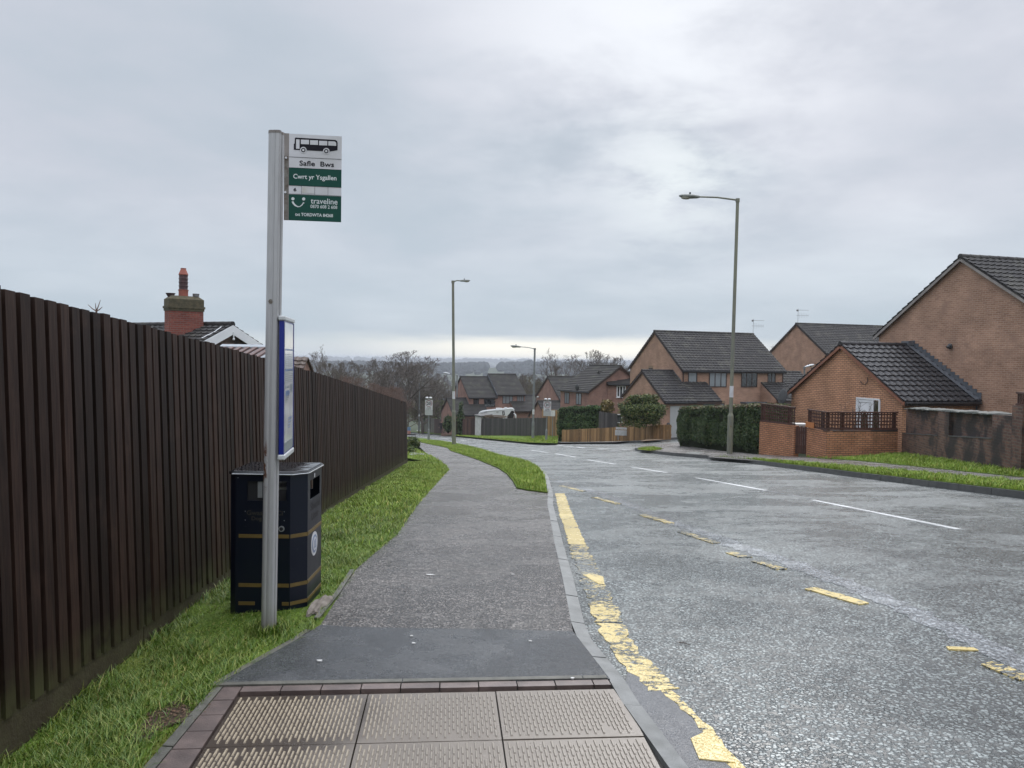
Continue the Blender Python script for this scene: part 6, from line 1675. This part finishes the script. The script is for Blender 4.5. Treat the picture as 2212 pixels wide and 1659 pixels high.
lamp('nearest right-hand street lamp, tall greenish column in front of the conifer hedge', 1575.8, 979.8, 1593.5, 430, 1505, 425, rb=.115, rt=.062, base=1.55, hs=1.05)
lamp('tall street lamp on the curving grass strip left of the road', 980.7, 961, 978.5, 607, 996, 606.5, rb=.125, rt=.075, base=2.0, hs=.8, off=.02)
lamp('grey street lamp in front of the dark garden fence across the road', 1151, 947.5, 1155.3, 752.5, 1122, 749, rb=.13, rt=.085, base=1.5, mat='lamp_grey', head='lamp_head', hs=1.2, off=.02)
lamp('street lamp standing just right of and behind the tall one on the strip', 986.5, 937.3, 987.6, 810.5, 970, 807, Yfix=97, rb=.13, rt=.09, base=2.4, mat='lamp_grey', head='lamp_head_pale', hs=1.1)
lamp('short looking street lamp left of the left speed sign', 905, 930.5, 906.5, 828, 891, 825.5, Yfix=112, rb=.13, rt=.085, base=1.2, mat='lamp_grey', head='lamp_head_pale', hs=1.1)
lamp('faint street lamp among the bare trees, arm pointing right', 866, 902, 867, 791, 892, 789, Yfix=126, rb=.13, rt=.10, base=1.2, mat='lamp_grey', head='lamp_head_pale', hs=1.2, sleeve=False)
lamp('lamp top peeping above the left slope of the orange brick extension', 1738, 876, 1737.6, 793, 1740.5, 792.2, Yfix=42, rb=.08, rt=.045, base=1.0, mat='lamp_grey', head='lamp_head_pale', hs=.72, sleeve=False)
lamp('lamp whose pale head just shows over the top of the brown fence', 809, 880, 809.5, 862, 813, 857, Yfix=60, rb=.06, rt=.04, base=.3, mat='lamp_grey', head='lamp_head_pale', hs=.55, sleeve=False) if 0 else None

def speed_sign(label, bx, by, xl, xr, yt, yb, ybase):
    b = on(bx, by, .02); zb = T(*b) - .03; root = thing('speed_sign', label, 'road sign', (b.x, b.y, zb), 0, 'twenty zone signs'); O = Vector(root.location)
    tl = at(xl, yt, b.y) - O; br = at(xr, yb, b.y) - O; w = br.x - tl.x; h = tl.z - br.z
    px = (tl.x + br.x) / 2; m = MB(); m.tube([(0, 0, 0), (0, 0, .85)], [.085, .085], 12); m.tube([(0, 0, .85), (0, 0, .93)], [.085, .05], 12); m.tube([(0, 0, .93), (px, 0, tl.z + .02)], [.042, .042], 10); m.build('post', 'lamp_grey', root)
    m = MB(); m.box(tl.x, -.075, br.z, tl.x + w, -.05, tl.z); pl = m.build('plate', 'sign_white', root)
    o = Vector((tl.x, -.075, tl.z)); eu, ev, nr = Vector((1, 0, 0)), Vector((0, 0, -1)), Vector((0, -1, 0)); R_ = w * .43; c = o + eu * w * .5 + ev * w * .49
    for r, mt, d in ((R_, 'sign_red', .004), (R_ * .83, 'sign_white', .007)):
        m = MB(); m.tube([c, c + nr * d], [r, r], 32); m.build('roundel', mt, pl)
    lettering('lettering', '20', c, eu, ev, nr, -R_ * .60, -R_ * .42, R_ * .60, R_ * .42, 'sign_black', pl, .009, depth=.009)
    lettering('lettering', 'ZONE', o, eu, ev, nr, w * .22, w * 1.00, w * .78, w * 1.13, 'sign_black', pl, .003, depth=.003)
    lettering('lettering', 'PARTH', o, eu, ev, nr, w * .17, w * 1.19, w * .83, w * 1.31, 'sign_black', pl, .003, depth=.003)
    m = MB(); m.box(tl.x + w * .02, -.079, br.z + .02, tl.x + w * .98, -.0751, br.z + h * .30); m.build('lower_panel', 'sign_grey', pl)
    m = MB(); m.box(tl.x, -.078, br.z + h * .30, tl.x + w, -.0751, br.z + h * .31); m.build('rule_line', 'sign_black', pl)
    for s in (-1, 1):
        m = MB(); m.ell((px + s * w * .24, -.16, tl.z + .16), w * .22, .14, .075, 12, 6); m.tube([(px, 0, tl.z), (px + s * w * .2, -.1, tl.z + .12)], .02, 6); m.build('sign_light', 'sign_white', root)
speed_sign('left 20 zone sign, on the grass strip beside the road', 925.8, 951, 918.6, 934.4, 863.5, 896.8, 932)
speed_sign('right 20 zone sign, in front of the dark garden fence', 1180, 952.6, 1174.3, 1190, 866.6, 898.6, 932)
def white_box_sign():
    p = at(1194, 893, 66.); m = MB(); m.box(p.x - .2, p.y, p.z - .25, p.x + .2, p.y + .05, p.z + .25); root = thing('white_board', 'small blank white board just right of the right speed sign', 'sign', (p.x, p.y, p.z - 2.2)); m.build('board', 'off_white', root, world=True)
    m = MB(); m.tube([(p.x, p.y + .08, p.z - 2.3), (p.x, p.y + .08, p.z + .2)], .04, 8); m.build('post', 'lamp_grey', root, world=True)
white_box_sign()
def street_name():
    Y = 52.4; b = at(1346, 948.5, Y); root = thing('street_name_sign', 'white two-part street name sign on two short posts by the golden fence', 'street sign', (b.x, Y, b.z)); O = Vector(root.location)
    Q = lambda x, y: at(x, y, Y) - O
    for x in (1335.5, 1359.5): q = Q(x, 950.5); t = Q(x, 925); m = MB(); m.tube([(q.x, .03, min(q.z, -.05)), (q.x, .03, t.z)], .035, 8); m.build('post', 'mast', root)
    for (x0, y0, x1, y1, nm) in ((1330.2, 922.6, 1363.8, 927.6, 'name_plate'), (1328.6, 928.6, 1365, 940.6, 'name_plate')):
        a, b2 = Q(x0, y0), Q(x1, y1); dz = -.035; w = b2.x - a.x; h = a.z - b2.z; m = MB(); m.obox((a.x, -.03, a.z - h), (w, 0, dz), (0, .025, 0), (0, 0, h)); p = m.build(nm, 'sign_white', root)
        m = MB(); rows = 1 if y1 < 930 else 3
        for r in range(rows):
            z = a.z - h * (r + .5 + (.1 if rows > 1 else 0)) / rows; hh = h / rows * (.30 if rows == 1 else (.12, .32, .32)[r]); x = a.x + w * (.08 if r else .12); 
            while x < b2.x - w * .12:
                cw = random.uniform(.02, .035); m.box(x, -.0325, z - hh / 2 + dz * (x - a.x) / w, x + cw, -.031, z + hh / 2 + dz * (x - a.x) / w) if random.random() < .75 else None; x += cw + .04
        m.build('worn_lettering', 'sign_grey', p)
street_name()
def far_bollard():
    b = at(883.5, 937.5, 100); root = thing('traffic_bollard', 'blue and reddish traffic bollard on a dark base at the far bend', 'bollard', (b.x, b.y, b.z - .1)); m = MB(); m.box(-.3, -.3, 0, .9, .3, .12); m.build('base', 'black_plastic', root)
    m = MB(); m.box(-.2, -.1, .12, .2, .1, .55); m.build('body', 'bollard_red', root); m = MB(); m.box(-.2, -.1, .55, .2, .1, 1.0); m.build('top', 'bollard_blue', root)
far_bollard()

# ================================================================== PERSON
def person():
    p = at(952.6, 937.0, 97.); root = thing('person', 'person in dark clothes walking towards the camera on the far pavement', 'person', (p.x, p.y, p.z + .0))
    J = {}; E_ = []
    def j(n, x, y, z, r): J[n] = (x, y, z, r)
    j('pelvis', 0, 0, .90, .125); j('waist', 0, .0, 1.03, .12); j('chest', 0, -.01, 1.22, .145); j('neck', 0, -.01, 1.41, .055); j('head0', 0, -.02, 1.49, .075); j('head1', 0, -.02, 1.57, .085); j('crown', 0, -.01, 1.64, .05)
    E_ += [('pelvis', 'waist'), ('waist', 'chest'), ('chest', 'neck'), ('neck', 'head0'), ('head0', 'head1'), ('head1', 'crown')]
    for s, n in ((-1, 'l'), (1, 'r')):
        f = -.16 if n == 'l' else .16
        j('hip' + n, s * .09, 0, .84, .10); j('knee' + n, s * .10, f * .7 - .03, .47, .062); j('ank' + n, s * .10, f * 1.3 + .03, .09, .042); j('toe' + n, s * .12, f * 1.3 - .14, .035, .036)
        E_ += [('pelvis', 'hip' + n), ('hip' + n, 'knee' + n), ('knee' + n, 'ank' + n), ('ank' + n, 'toe' + n)]
        j('sho' + n, s * .17, 0, 1.35, .068); j('elb' + n, s * .25, .05 * s, 1.09, .048); j('wri' + n, s * .24, -.14, .91, .032); j('palm' + n, s * .235, -.19, .85, .034)
        E_ += [('chest', 'sho' + n), ('sho' + n, 'elb' + n), ('elb' + n, 'wri' + n), ('wri' + n, 'palm' + n)]
        for k in range(4):
            x = s * (.205 + .02 * k); L_ = (.07, .08, .075, .06)[k]
            j('fa%s%d' % (n, k), x, -.21, .81, .011); j('fb%s%d' % (n, k), x, -.20 + .01 * k, .81 - L_ * .8, .009); E_ += [('palm' + n, 'fa%s%d' % (n, k)), ('fa%s%d' % (n, k), 'fb%s%d' % (n, k))]
        j('th' + n, s * .19, -.215, .85, .012); j('tt' + n, s * .18, -.235, .82, .010); E_ += [('palm' + n, 'th' + n), ('th' + n, 'tt' + n)]
    names = list(J); me = bpy.data.meshes.new('body'); me.from_pydata([J[n][:3] for n in names], [(names.index(a), names.index(b)) for a, b in E_], [])
    ob = bpy.data.objects.new('body', me); COL.objects.link(ob)
    sk = ob.modifiers.new('skin', 'SKIN'); sv = me.skin_vertices[0].data
    for i, n in enumerate(names): sv[i].radius = (J[n][3], J[n][3] * (.8 if n in ('chest', 'waist', 'pelvis') else 1)); sv[i].use_root = (n == 'pelvis')
    ss = ob.modifiers.new('sub', 'SUBSURF'); ss.levels = 1; ss.render_levels = 1
    bpy.context.view_layer.update(); dg = bpy.context.evaluated_depsgraph_get(); m2 = bpy.data.meshes.new_from_object(ob.evaluated_get(dg)); bpy.data.objects.remove(ob)
    m2.name = 'body'; m2.materials.clear()
    for q in ('cloth_dark', 'skin'): m2.materials.append(MATS[q])
    for f in m2.polygons:
        c = f.center; f.material_index = 1 if (c.z > 1.40 and abs(c.x) < .12) or (abs(c.x) > .17 and c.z < .895 and c.y < -.1) else 0; f.use_smooth = True
    b = bpy.data.objects.new('body', m2); COL.objects.link(b); b.parent = root
    m = MB(); m.ell((0, .01, 1.60), .092, .10, .085, 12, 8); m.build('hair', 'hair', root, smooth=True)
    m = MB(); m.ell((-.035, -.10, 1.565), .012, .008, .008, 8, 4); m.ell((.035, -.10, 1.565), .012, .008, .008, 8, 4); m.ell((0, -.112, 1.53), .012, .018, .022, 8, 5); m.ell((0, -.098, 1.49), .026, .01, .007, 8, 4)
    m.build('face', 'bark_red', root); m = MB()
    for s in (-1, 1): m.ell((s * .088, -.01, 1.55), .012, .02, .03, 8, 5)
    m.build('ear', 'skin', root)
person()

# ================================================================== BARE TREES
def make_tree(seed, H, spread, dens=1., upright=.5, twig=.016, trunkr=None, lvl=4, low=.2):
    """returns (trunk mesh, crown mesh) of a leafless tree with its foot at the origin"""
    r = random.Random(seed); tv, tf, cv, cf = [], [], [], []
    def seg(V, F, a, b, ra, rb, n):
        d = b - a
        if d.length < 1e-5: return
        d.normalize(); u = d.cross(Vector((.3, .9, .1))); u = u.normalized() if u.length > 1e-4 else Vector((1, 0, 0)); v = d.cross(u); k = len(V)
        for p, q in ((a, ra), (b, rb)):
            for i in range(n): w = 2 * math.pi * i / n; V.append(tuple(p + (u * math.cos(w) + v * math.sin(w)) * q))
        for i in range(n): j = (i + 1) % n; F.append((k + j, k + i, k + n + i, k + n + j))
    C = Vector((0, 0, H * .56)); Rx, Rz = H * .40 * spread, H * .46
    def inside_(p): q = p - C; return (q.x / Rx) ** 2 + (q.y / Rx) ** 2 + (q.z / Rz) ** 2
    def branch(p, d, L, rad_, lv):
        n = 4 if lv < 3 else 3; ns = 5 if lv < 2 else (3 if lv < 4 else 2); q = p; dd = d.copy(); pts = [(p, rad_)]
        for i in range(ns):
            dd = (dd + Vector((r.uniform(-1, 1), r.uniform(-1, 1), r.uniform(-.5, .8))) * (.15 + .04 * lv)).normalized()
            dd = (dd + Vector((0, 0, .10 * upright * 2))).normalized()
            st = L / ns
            if lv > 0 and inside_(q + dd * st) > 1.15: st *= .35
            nq = q + dd * st; r1 = rad_ * (1 - .6 * (i + 1) / ns)
            seg(tv if lv == 0 else cv, tf if lv == 0 else cf, q, nq, pts[-1][1], max(r1, twig * .45), 7 if lv == 0 else n); q = nq; pts.append((q, max(r1, twig * .45)))
        if lv >= lvl: return
        m = int([9, 7, 6, 5][min(lv, 3)] * dens * r.uniform(.85, 1.15)); az0 = r.uniform(0, 6.28)
        for i in range(m):
            f = (low + (1 - low) * (i + r.random()) / m if lv == 0 else r.uniform(.3, 1.)) * ns; k = min(int(f), ns - 1); a = pts[k][0].lerp(pts[k + 1][0], f - k)
            dirb = (pts[k + 1][0] - pts[k][0]).normalized(); ang = r.uniform(.5, 1.0) if lv else r.uniform(.55, 1.15) * (1.15 - .5 * f / ns); az = az0 + i * 2.4 + r.uniform(-.5, .5); u = dirb.cross(Vector((.2, .3, .9)))
            u = u.normalized() if u.length > .05 else Vector((1, 0, 0)); v = dirb.cross(u)
            nd = (dirb * math.cos(ang) + (u * math.cos(az) + v * math.sin(az)) * math.sin(ang)).normalized(); nd = (nd + Vector((0, 0, .15 + .2 * upright))).normalized()
            branch(a, nd, (H * .40 * (.8 + .3 * spread) if lv == 0 else L * .52) * r.uniform(.75, 1.1), max(pts[k][1] * .55, twig * .5), lv + 1)
    branch(Vector((0, 0, -.3)), Vector((r.uniform(-.05, .05), 0, 1)), H * .72, trunkr or H * .02, 0)
    out = []
    zs = sorted(v[2] for v in cv)[int(len(cv) * .995)]; sc = H / zs
    for nm, V, F in (('trunk', tv, tf), ('crown', cv, cf)):
        me = bpy.data.meshes.new(nm); me.from_pydata([(x * sc, y * sc, z * sc) for x, y, z in V], [], F); out.append(me)
    return out
TREES = {}
def tree(kind, label, x, y, Y, Hs=None, rot=0., wide=1., group='bare trees beyond the fences', name='bare_tree'):
    """place a tree so that its top shows at (x, y) of the view at distance Y"""
    tp = at(x, y, Y); zg = gz(tp.x, Y); H = tp.z - zg
    if kind not in TREES:
        seed, spread, dn, upr, tw, mt = KINDS[kind]; a, b = make_tree(seed, 10., spread, dn, upr, tw); a.materials.append(MATS[mt]); b.materials.append(MATS[mt]); TREES[kind] = (a, b)
    a, b = TREES[kind]; root = thing(name, label, 'tree', (tp.x, Y, zg), rot, group); s = H / 10.; root.scale = (s * wide, s * wide, s)
    for me, nm in ((a, 'trunk'), (b, 'crown')): o = bpy.data.objects.new(nm, me); COL.objects.link(o); o.parent = root
    return root
KINDS = {'oak': (3, 1.1, 1.2, .25, .024, 'bark'), 'broad': (8, 1.25, 1.2, .2, .024, 'bark'), 'ash': (21, .85, 1.0, .6, .018, 'bark'), 'red': (33, 1.1, 1.3, .5, .022, 'bark_red'), 'olive': (41, 1.05, 1.3, .4, .024, 'bark_olive'), 'fine': (55, .8, 1.05, .7, .014, 'bark')}
for i, (k, x, y, Y, w, lab) in enumerate([
    ('ash', 690, 750, 56, .95, 'thin upright bare tree just right of the timetable case'),
    ('fine', 716, 768, 60, .9, 'slender bare tree right of the one by the timetable case'),
    ('oak', 742, 781, 84, 1.1, 'rounded bare tree above the fence, left of the big pair'),
    ('broad', 778, 787, 92, 1.1, 'low spreading bare tree in the gap left of the big oak-like tree'),
    ('oak', 818, 777, 104, 1.25, 'left of the two big bare trees above the fence end'),
    ('broad', 872, 759, 110, 1.35, 'biggest bare tree, behind the faint street lamp'),
    ('oak', 915, 786, 118, 1.2, 'bare tree sloping down right of the biggest one'),
    ('broad', 950, 806, 128, 1.1, 'bare tree left of the tall street lamp on the strip'),
    ('fine', 966, 826, 116, 1.0, 'small bare tree against the left gable of the stepped pair'),
    ('red', 760, 812, 70, 1.3, 'reddish bare thicket tree low behind the fence'),
    ('red', 800, 828, 74, 1.3, 'second reddish thicket tree low behind the fence'),
    ('red', 838, 836, 80, 1.3, 'reddish thicket tree nearest the end of the fence'),
    ('red', 868, 838, 92, 1.3, 'reddish tree at the foot of the faint street lamp'),
    ('olive', 905, 842, 122, 1.3, 'olive-brown bare tree behind the left speed sign'),
    ('oak', 845, 800, 132, 1.4, 'darker bare tree between the two biggest ones'),
    ('broad', 935, 815, 140, 1.4, 'far bare tree filling the gap above the left speed sign'),
    ('olive', 1122, 812, 128, 1.1, 'olive bare tree right of the stepped pair, left of its neighbour'),
    ('oak', 1148, 808, 122, 1.1, 'brown bare tree behind the grey street lamp'),
    ('olive', 1165, 818, 115, 1.0, 'low olive bare tree touching the gable behind the right speed sign'),
    ('ash', 1212, 757, 112, 1.15, 'tall pale bare tree above the sideways house roof'),
    ('ash', 1192, 785, 118, 1.1, 'thinner bare tree left of the tall pale one'),
    ('broad', 1283, 757, 108, 1.05, 'dark rounded bare tree above the sideways house ridge'),
    ('oak', 1312, 768, 112, .8, 'bare tree right of the dark rounded one'),
    ('fine', 1658, 736, 82, .9, 'bare treetop between the big pair and the aerial house'),
    ('olive', 880, 862, 150, 1.8, 'brown bare scrub tree behind the left street lamp'),
    ('red', 925, 868, 150, 1.6, 'reddish scrub tree far behind the pale fence'),
]):
    tree(k, lab, x, y, Y, rot=i * 1.7, wide=w)

# far woods and fields on the valley sides: too many trees to count
def distant_wood():
    r = RNG; V = []; F = []; base = bmesh.new(); bmesh.ops.create_icosphere(base, subdivisions=2, radius=1.); bv = np.array([v.co[:] for v in base.verts]); bf = [tuple(v.index for v in f.verts) for f in base.faces]; base.free()
    def blob(x, y, s, h):
        z = gz(x, y); k = len(V); q = bv * np.array([s, s, h]) * (1 + r.uniform(-.13, .13, (len(bv), 1))) + np.array([x, y, z + h * .6]); V.extend(map(tuple, q)); F.extend(tuple(i + k for i in f) for f in bf)
    for _ in range(2600):       # near ridge wood
        y = r.normal(1430, 70); x = r.uniform(-620, 620)
        if math.sin(x / 47.) + math.sin(x / 19.) < -1.4: continue
        blob(x, y - x * .25, r.uniform(4, 9), r.uniform(4, 8.5))
    for _ in range(900):
        y = r.normal(4500, 120); x = r.uniform(-2300, 2300); blob(x, y, r.uniform(12, 26), r.uniform(6, 15))
    for _ in range(700):        # hedgerows and copses on the valley floor and slopes
        y = r.uniform(420, 1300); t = round(y / 90) * 90 + r.normal(0, 5); x = r.uniform(-.5, .5) * y; blob(x, t, r.uniform(3, 6), r.uniform(3, 6))
    for _ in range(900):
        y = r.uniform(1600, 4200); t = round(y / 300) * 300 + r.normal(0, 15); x = r.uniform(-.5, .5) * y; blob(x, t, r.uniform(8, 18), r.uniform(5, 10))
    me = bpy.data.meshes.new('distant_wood'); me.from_pydata(V, [], F); me.materials.append(MATS['hill_wood']); o = bpy.data.objects.new('distant_wood', me); COL.objects.link(o); tag(o, 'hazy woods and hedgerows on the far valley sides', kind='stuff')
distant_wood()
def pylon(x, y, Y, lab):
    t = at(x, y, Y); zg = gz(t.x, Y); H = t.z - zg; m = MB(); w = H * .11
    for sx_ in (-1, 1):
        for sy in (-1, 1): m.tube([(sx_ * w, sy * w, 0), (sx_ * w * .2, sy * w * .2, H * .75), (0, 0, H)], .35, 4)
    for i in range(7):
        z0, z1 = H * .1 * i, H * .1 * (i + 1); a, b = w * (1 - i * .11), w * (1 - (i + 1) * .11); m.tube([(-a, -a, z0), (b, -b, z1)], .2, 3); m.tube([(a, -a, z0), (-b, -b, z1)], .2, 3)
    for f, l in ((.7, .22), (.82, .26), (.94, .18)): m.tube([(-H * l, 0, H * f), (H * l, 0, H * f)], .35, 4)
    o = m.build('pylon', 'mast'); o.location = (t.x, Y, zg); tag(o, lab, 'pylon', 'electricity pylons on the far hills')
pylon(1092, 787, 1900, 'electricity pylon on the darker near hillside, left of the grey street lamp')
pylon(1009, 771, 3600, 'left of the two tiny pylons on the skyline')
pylon(1087, 772, 3700, 'right of the two tiny pylons on the skyline')

# ================================================================== GRASS
def blades(name, label, n, area, hmin, hmax, w, mat, zf, lean=.5, wfun=None, clump=0., kind='stuff', hmul=None):
    """grass blades over polygons; wfun(x,y) thins them out"""
    r = RNG; area = [(p[0], p[1]) for p in area]; A = np.array(area); x0, y0 = A.min(0); x1, y1 = A.max(0); P = np.zeros((0, 2))
    while len(P) < n:
        m = n * 2; q = np.stack([r.uniform(x0, x1, m), r.uniform(y0, y1, m)], 1)
        if wfun is not None: q = q[r.random(m) < wfun(q[:, 0], q[:, 1])]
        q = q[inside(area, q[:, 0], q[:, 1])]; P = np.concatenate([P, q])
    P = P[:n]; h = r.uniform(hmin, hmax, n) * (1 + clump * (np.sin(P[:, 0] * 9 + 1.3) * np.sin(P[:, 1] * 7.1) + .5 * np.sin(P[:, 0] * 23) * np.sin(P[:, 1] * 19))); h = np.maximum(h, hmin * .5)
    if hmul is not None: h = h * hmul(P[:, 0], P[:, 1])
    az = r.uniform(0, 6.283, n) + .6 * np.sin(P[:, 0] * 3.1 + P[:, 1] * 2.3); ln = lean * h * r.uniform(.2, 1.6, n); wd = w * r.uniform(.6, 1.3, n)
    z = np.array([zf(a, b) for a, b in P]); D = np.stack([np.cos(az), np.sin(az), 0 * az], 1); Sx = np.stack([-np.sin(az + .5), np.cos(az + .5), 0 * az], 1)
    B = np.stack([P[:, 0], P[:, 1], z - .006], 1); up = np.array([0, 0, 1.])
    mid = B + D * (ln * .35)[:, None] + up * (h * .6)[:, None]; tip = B + D * ln[:, None] + up * (h * .97)[:, None]
    V = np.stack([B - Sx * wd[:, None] / 2, B + Sx * wd[:, None] / 2, mid + Sx * wd[:, None] * .4, mid - Sx * wd[:, None] * .4, tip], 1).reshape(-1, 3).astype(np.float32)
    me = bpy.data.meshes.new(name); me.vertices.add(5 * n); me.vertices.foreach_set('co', V.ravel()); me.loops.add(7 * n)
    k = np.arange(n, dtype=np.int32)[:, None] * 5; me.loops.foreach_set('vertex_index', (k + np.array([[0, 1, 2, 3, 3, 2, 4]], dtype=np.int32)).ravel())
    me.polygons.add(2 * n); ls = (np.arange(n, dtype=np.int32)[:, None] * 7 + np.array([[0, 4]], dtype=np.int32)).ravel(); me.polygons.foreach_set('loop_start', ls); me.polygons.foreach_set('loop_total', np.tile(np.array([4, 3], dtype=np.int32), n))
    me.materials.append(MATS[mat]); me.update(calc_edges=True); o = bpy.data.objects.new(name, me); COL.objects.link(o); tag(o, label, kind=kind); return o
soilc, mossc = on(352, 1548), on(390, 1608)
def bare(x, y):
    a = ((x - soilc.x) / .13) ** 2 + ((y - soilc.y) / .14) ** 2; b = ((x - mossc.x) / .11) ** 2 + ((y - mossc.y) / .26) ** 2
    w = np.clip(np.minimum(a * 1.6, b) - .55, .12, 1.); e = on(520, 1470); c = ((x - e.x + .02) / .10) ** 2 + ((y - e.y - .2) / .3) ** 2
    k = ((y > 4.72) & (y < 5.0) & (x < -1.2) & (x > -1.95)); return w * np.clip(c - .2, .45, 1) * np.where(k, .6, 1.)
le = [p for p in left_edge]
areaL = [(p.x + .010, p.y) for p in left_edge if p.y < 25.2] + [(fence_x(y) + .015, y) for y in (25.2, 20, 15, 10, 6, 3, 1.)]
thin = lambda x, y: bare(x, y) * np.clip((3.2 / np.maximum(y, 1.6)) ** 1.35, .02, 1)
blades('grass', 'long lush green grass on the verge below the brown fence', 120000, areaL, .014, .044, .0038, 'grass_near', verge_z, 1.25, thin, .35, hmul=lambda x, y: np.where((x > -2.0) & (x < -1.22) & (y > 4.45) & (y < 5.6), .55, 1.))
thin2 = lambda x, y: np.clip((y - 7) / 6, 0, 1) * np.clip((12 / np.maximum(y, 5)) ** .8, .05, 1)
blades('grass', 'short grass on the farther verge beside the bending footpath', 30000, areaL, .03, .065, .010, 'grass_bright', verge_z, .7, thin2, .3)
# soft tufts against the fence, pole and bin
fz = lambda x, y: np.clip(1 - np.abs(x - (-1.946 - .0578 * y) - .06) / .12, 0, 1) * np.clip((3 / np.maximum(y, 2)), .05, 1)
blades('grass', 'taller grass fringe along the foot of the brown fence', 5000, areaL, .03, .08, .005, 'grass_near', verge_z, .9, fz, .3)
pb = on(580, 1361); q = lambda x, y: (np.clip(1 - np.hypot(x - pb.x, y - pb.y) / .16, 0, 1) + .0 * y).clip(0, 1)
blades('grass', 'taller grass tufts around the foot of the bus stop pole', 900, areaL, .03, .075, .0050, 'grass_near', verge_z, .7, q)
ms = lambda x, y: np.clip(1.25 - np.maximum(((x - mossc.x) / .10) ** 2 + ((y - mossc.y) / .24) ** 2, 0), 0, 1)
blades('moss', 'bright yellow-green moss beside the paving edge', 9000, areaL, .004, .012, .004, 'moss', verge_z, .8, ms)
sp = sheet('soil_patch', [Vector((soilc.x + .11 * math.cos(a) * (1 + .35 * math.sin(3 * a + 1) + .2 * math.cos(7 * a)), soilc.y + .17 * math.sin(a) * (1 + .3 * math.cos(4 * a) + .15 * math.sin(9 * a)))) for a in [2 * math.pi * k / 36 for k in range(36)]], 'soil', 0, zf=lambda x, y: verge_z(x, y) + .004); sp['label'] = 'bare brown soil patch with dead leaves in the near verge'
def dead_leaves():
    m = MB()
    for i in range(150):
        x = soilc.x + random.gauss(0, .07); y = soilc.y + random.gauss(0, .08); z = verge_z(x, y) + .008; a = random.uniform(0, 6); s = random.uniform(.004, .010); u = Vector((math.cos(a), math.sin(a), random.uniform(-.3, .4))) * s; v = Vector((-math.sin(a), math.cos(a), random.uniform(-.3, .4))) * s * .6; c = Vector((x, y, z)); m.quad(c - u, c + v, c + u, c - v)
    o = m.build('dead_leaves', 'dead_leaf'); tag(o, 'brown dead leaves scattered on the soil patch', kind='stuff')
dead_leaves()
blades('grass', 'grass on the small verge past the end of the fence', 9000, [(p.x, p.y) for p in rest], .04, .085, .014, 'grass_bright', lambda x, y: T(x, y) + .004, .6, lambda x, y: np.clip((27 / np.maximum(y, 25)) ** 2.5, .02, 1), .3)
ns = [(p.x - .02, p.y) for p in STRIP if p.y < 60]; ps_ = [(p.x + .02, p.y) for p in [on(1184.4, 1066.3), on(1137.5, 1060.4)] + pr if p.y < 60]
blades('grass', 'grass on the curving strip between footpath and road', 34000, ns + ps_[::-1], .04, .085, .011, 'grass_bright', lambda x, y: T(x, y) + .03, .6, lambda x, y: np.clip((13 / np.maximum(y, 8)) ** 1.1, .1, 1), .3)
def lower_poly(pts): return [(p.x, p.y) for p in pts]
blades('grass', 'grass on the straight strip along the far kerb', 26000, lower_poly([*rkf[1:5], tipR, *reversed(p_near[1:4])]), .04, .10, .014, 'grass_bright', lambda x, y: T(x, y) + .01, .6, lambda x, y: (y > 8) * 1. , .3)
blades('grass', 'grass on the bank below the dark brick wall', 30000, lower_poly([*p_far[1:], on(1741, 986.5), on(1785, 991.5), Vector((13.75, 26.8)), Vector((13.65, 20.)), Vector((13.6, 8))]), .04, .12, .014, 'grass_bright', lambda x, y: T(x, y) + .02 + .10 * sm((x - 11.3) / 2.4), .6, lambda x, y: (y > 8) * 1., .3)
blades('grass', 'grass on the green bank beyond the road bend', 14000, [(p.x, p.y) for p in gr[:4]] + [(-8, 100), (-1, 96), (2.5, 90), (5.2, 84), (on(1205, 951).x, on(1205, 951).y)], .06, .14, .05, 'grass_bright', lambda x, y: T(x, y) + .03, .5)
blades('grass', 'grass on the junction corner wedge', 2500, [(p.x, p.y) for p in cg], .04, .09, .02, 'grass_bright', lambda x, y: T(x, y) + .03, .5)
# twig lying on the road
tw = MB(); a, b = R(1462, 1205 + 0), R(1490, 1394); 
a, b = on(1978, 1552, RO), on(2003, 1562, RO)
a, b = on(1466, 1391 - 0, RO), on(1492, 1397, RO)
tw.tube([(a.x, a.y, T(*a) + RO + .01), ((a.x + b.x) / 2, (a.y + b.y) / 2 + .01, T(*a) + RO + .014), (b.x, b.y, T(*b) + RO + .01)], [.003, .0035, .002], 5)
o = tw.build('twig', 'bark', origin=(a.x, a.y, T(*a) + RO), world=True); tag(o, 'small dark twig lying on the wet road', 'twig')

# ================================================================== HAZE
def haze():
    m = bpy.data.materials.new('haze'); m.use_nodes = True; t = NT(m.node_tree); t.n.clear(); o = t.add('OutputMaterial'); v = t.add('VolumePrincipled')
    v.inputs['Color'].default_value = (.86, .90, .96, 1); v.inputs['Density'].default_value = .00030; v.inputs['Anisotropy'].default_value = 0.
    t.l.new(v.outputs[0], o.inputs['Volume']); MATS['haze'] = m
    b = MB(); b.box(-9200, -60, -62, 9200, 9000, 13.5); q = b.build('haze', 'haze'); tag(q, 'thin mist lying over the valley', kind='stuff')
haze()
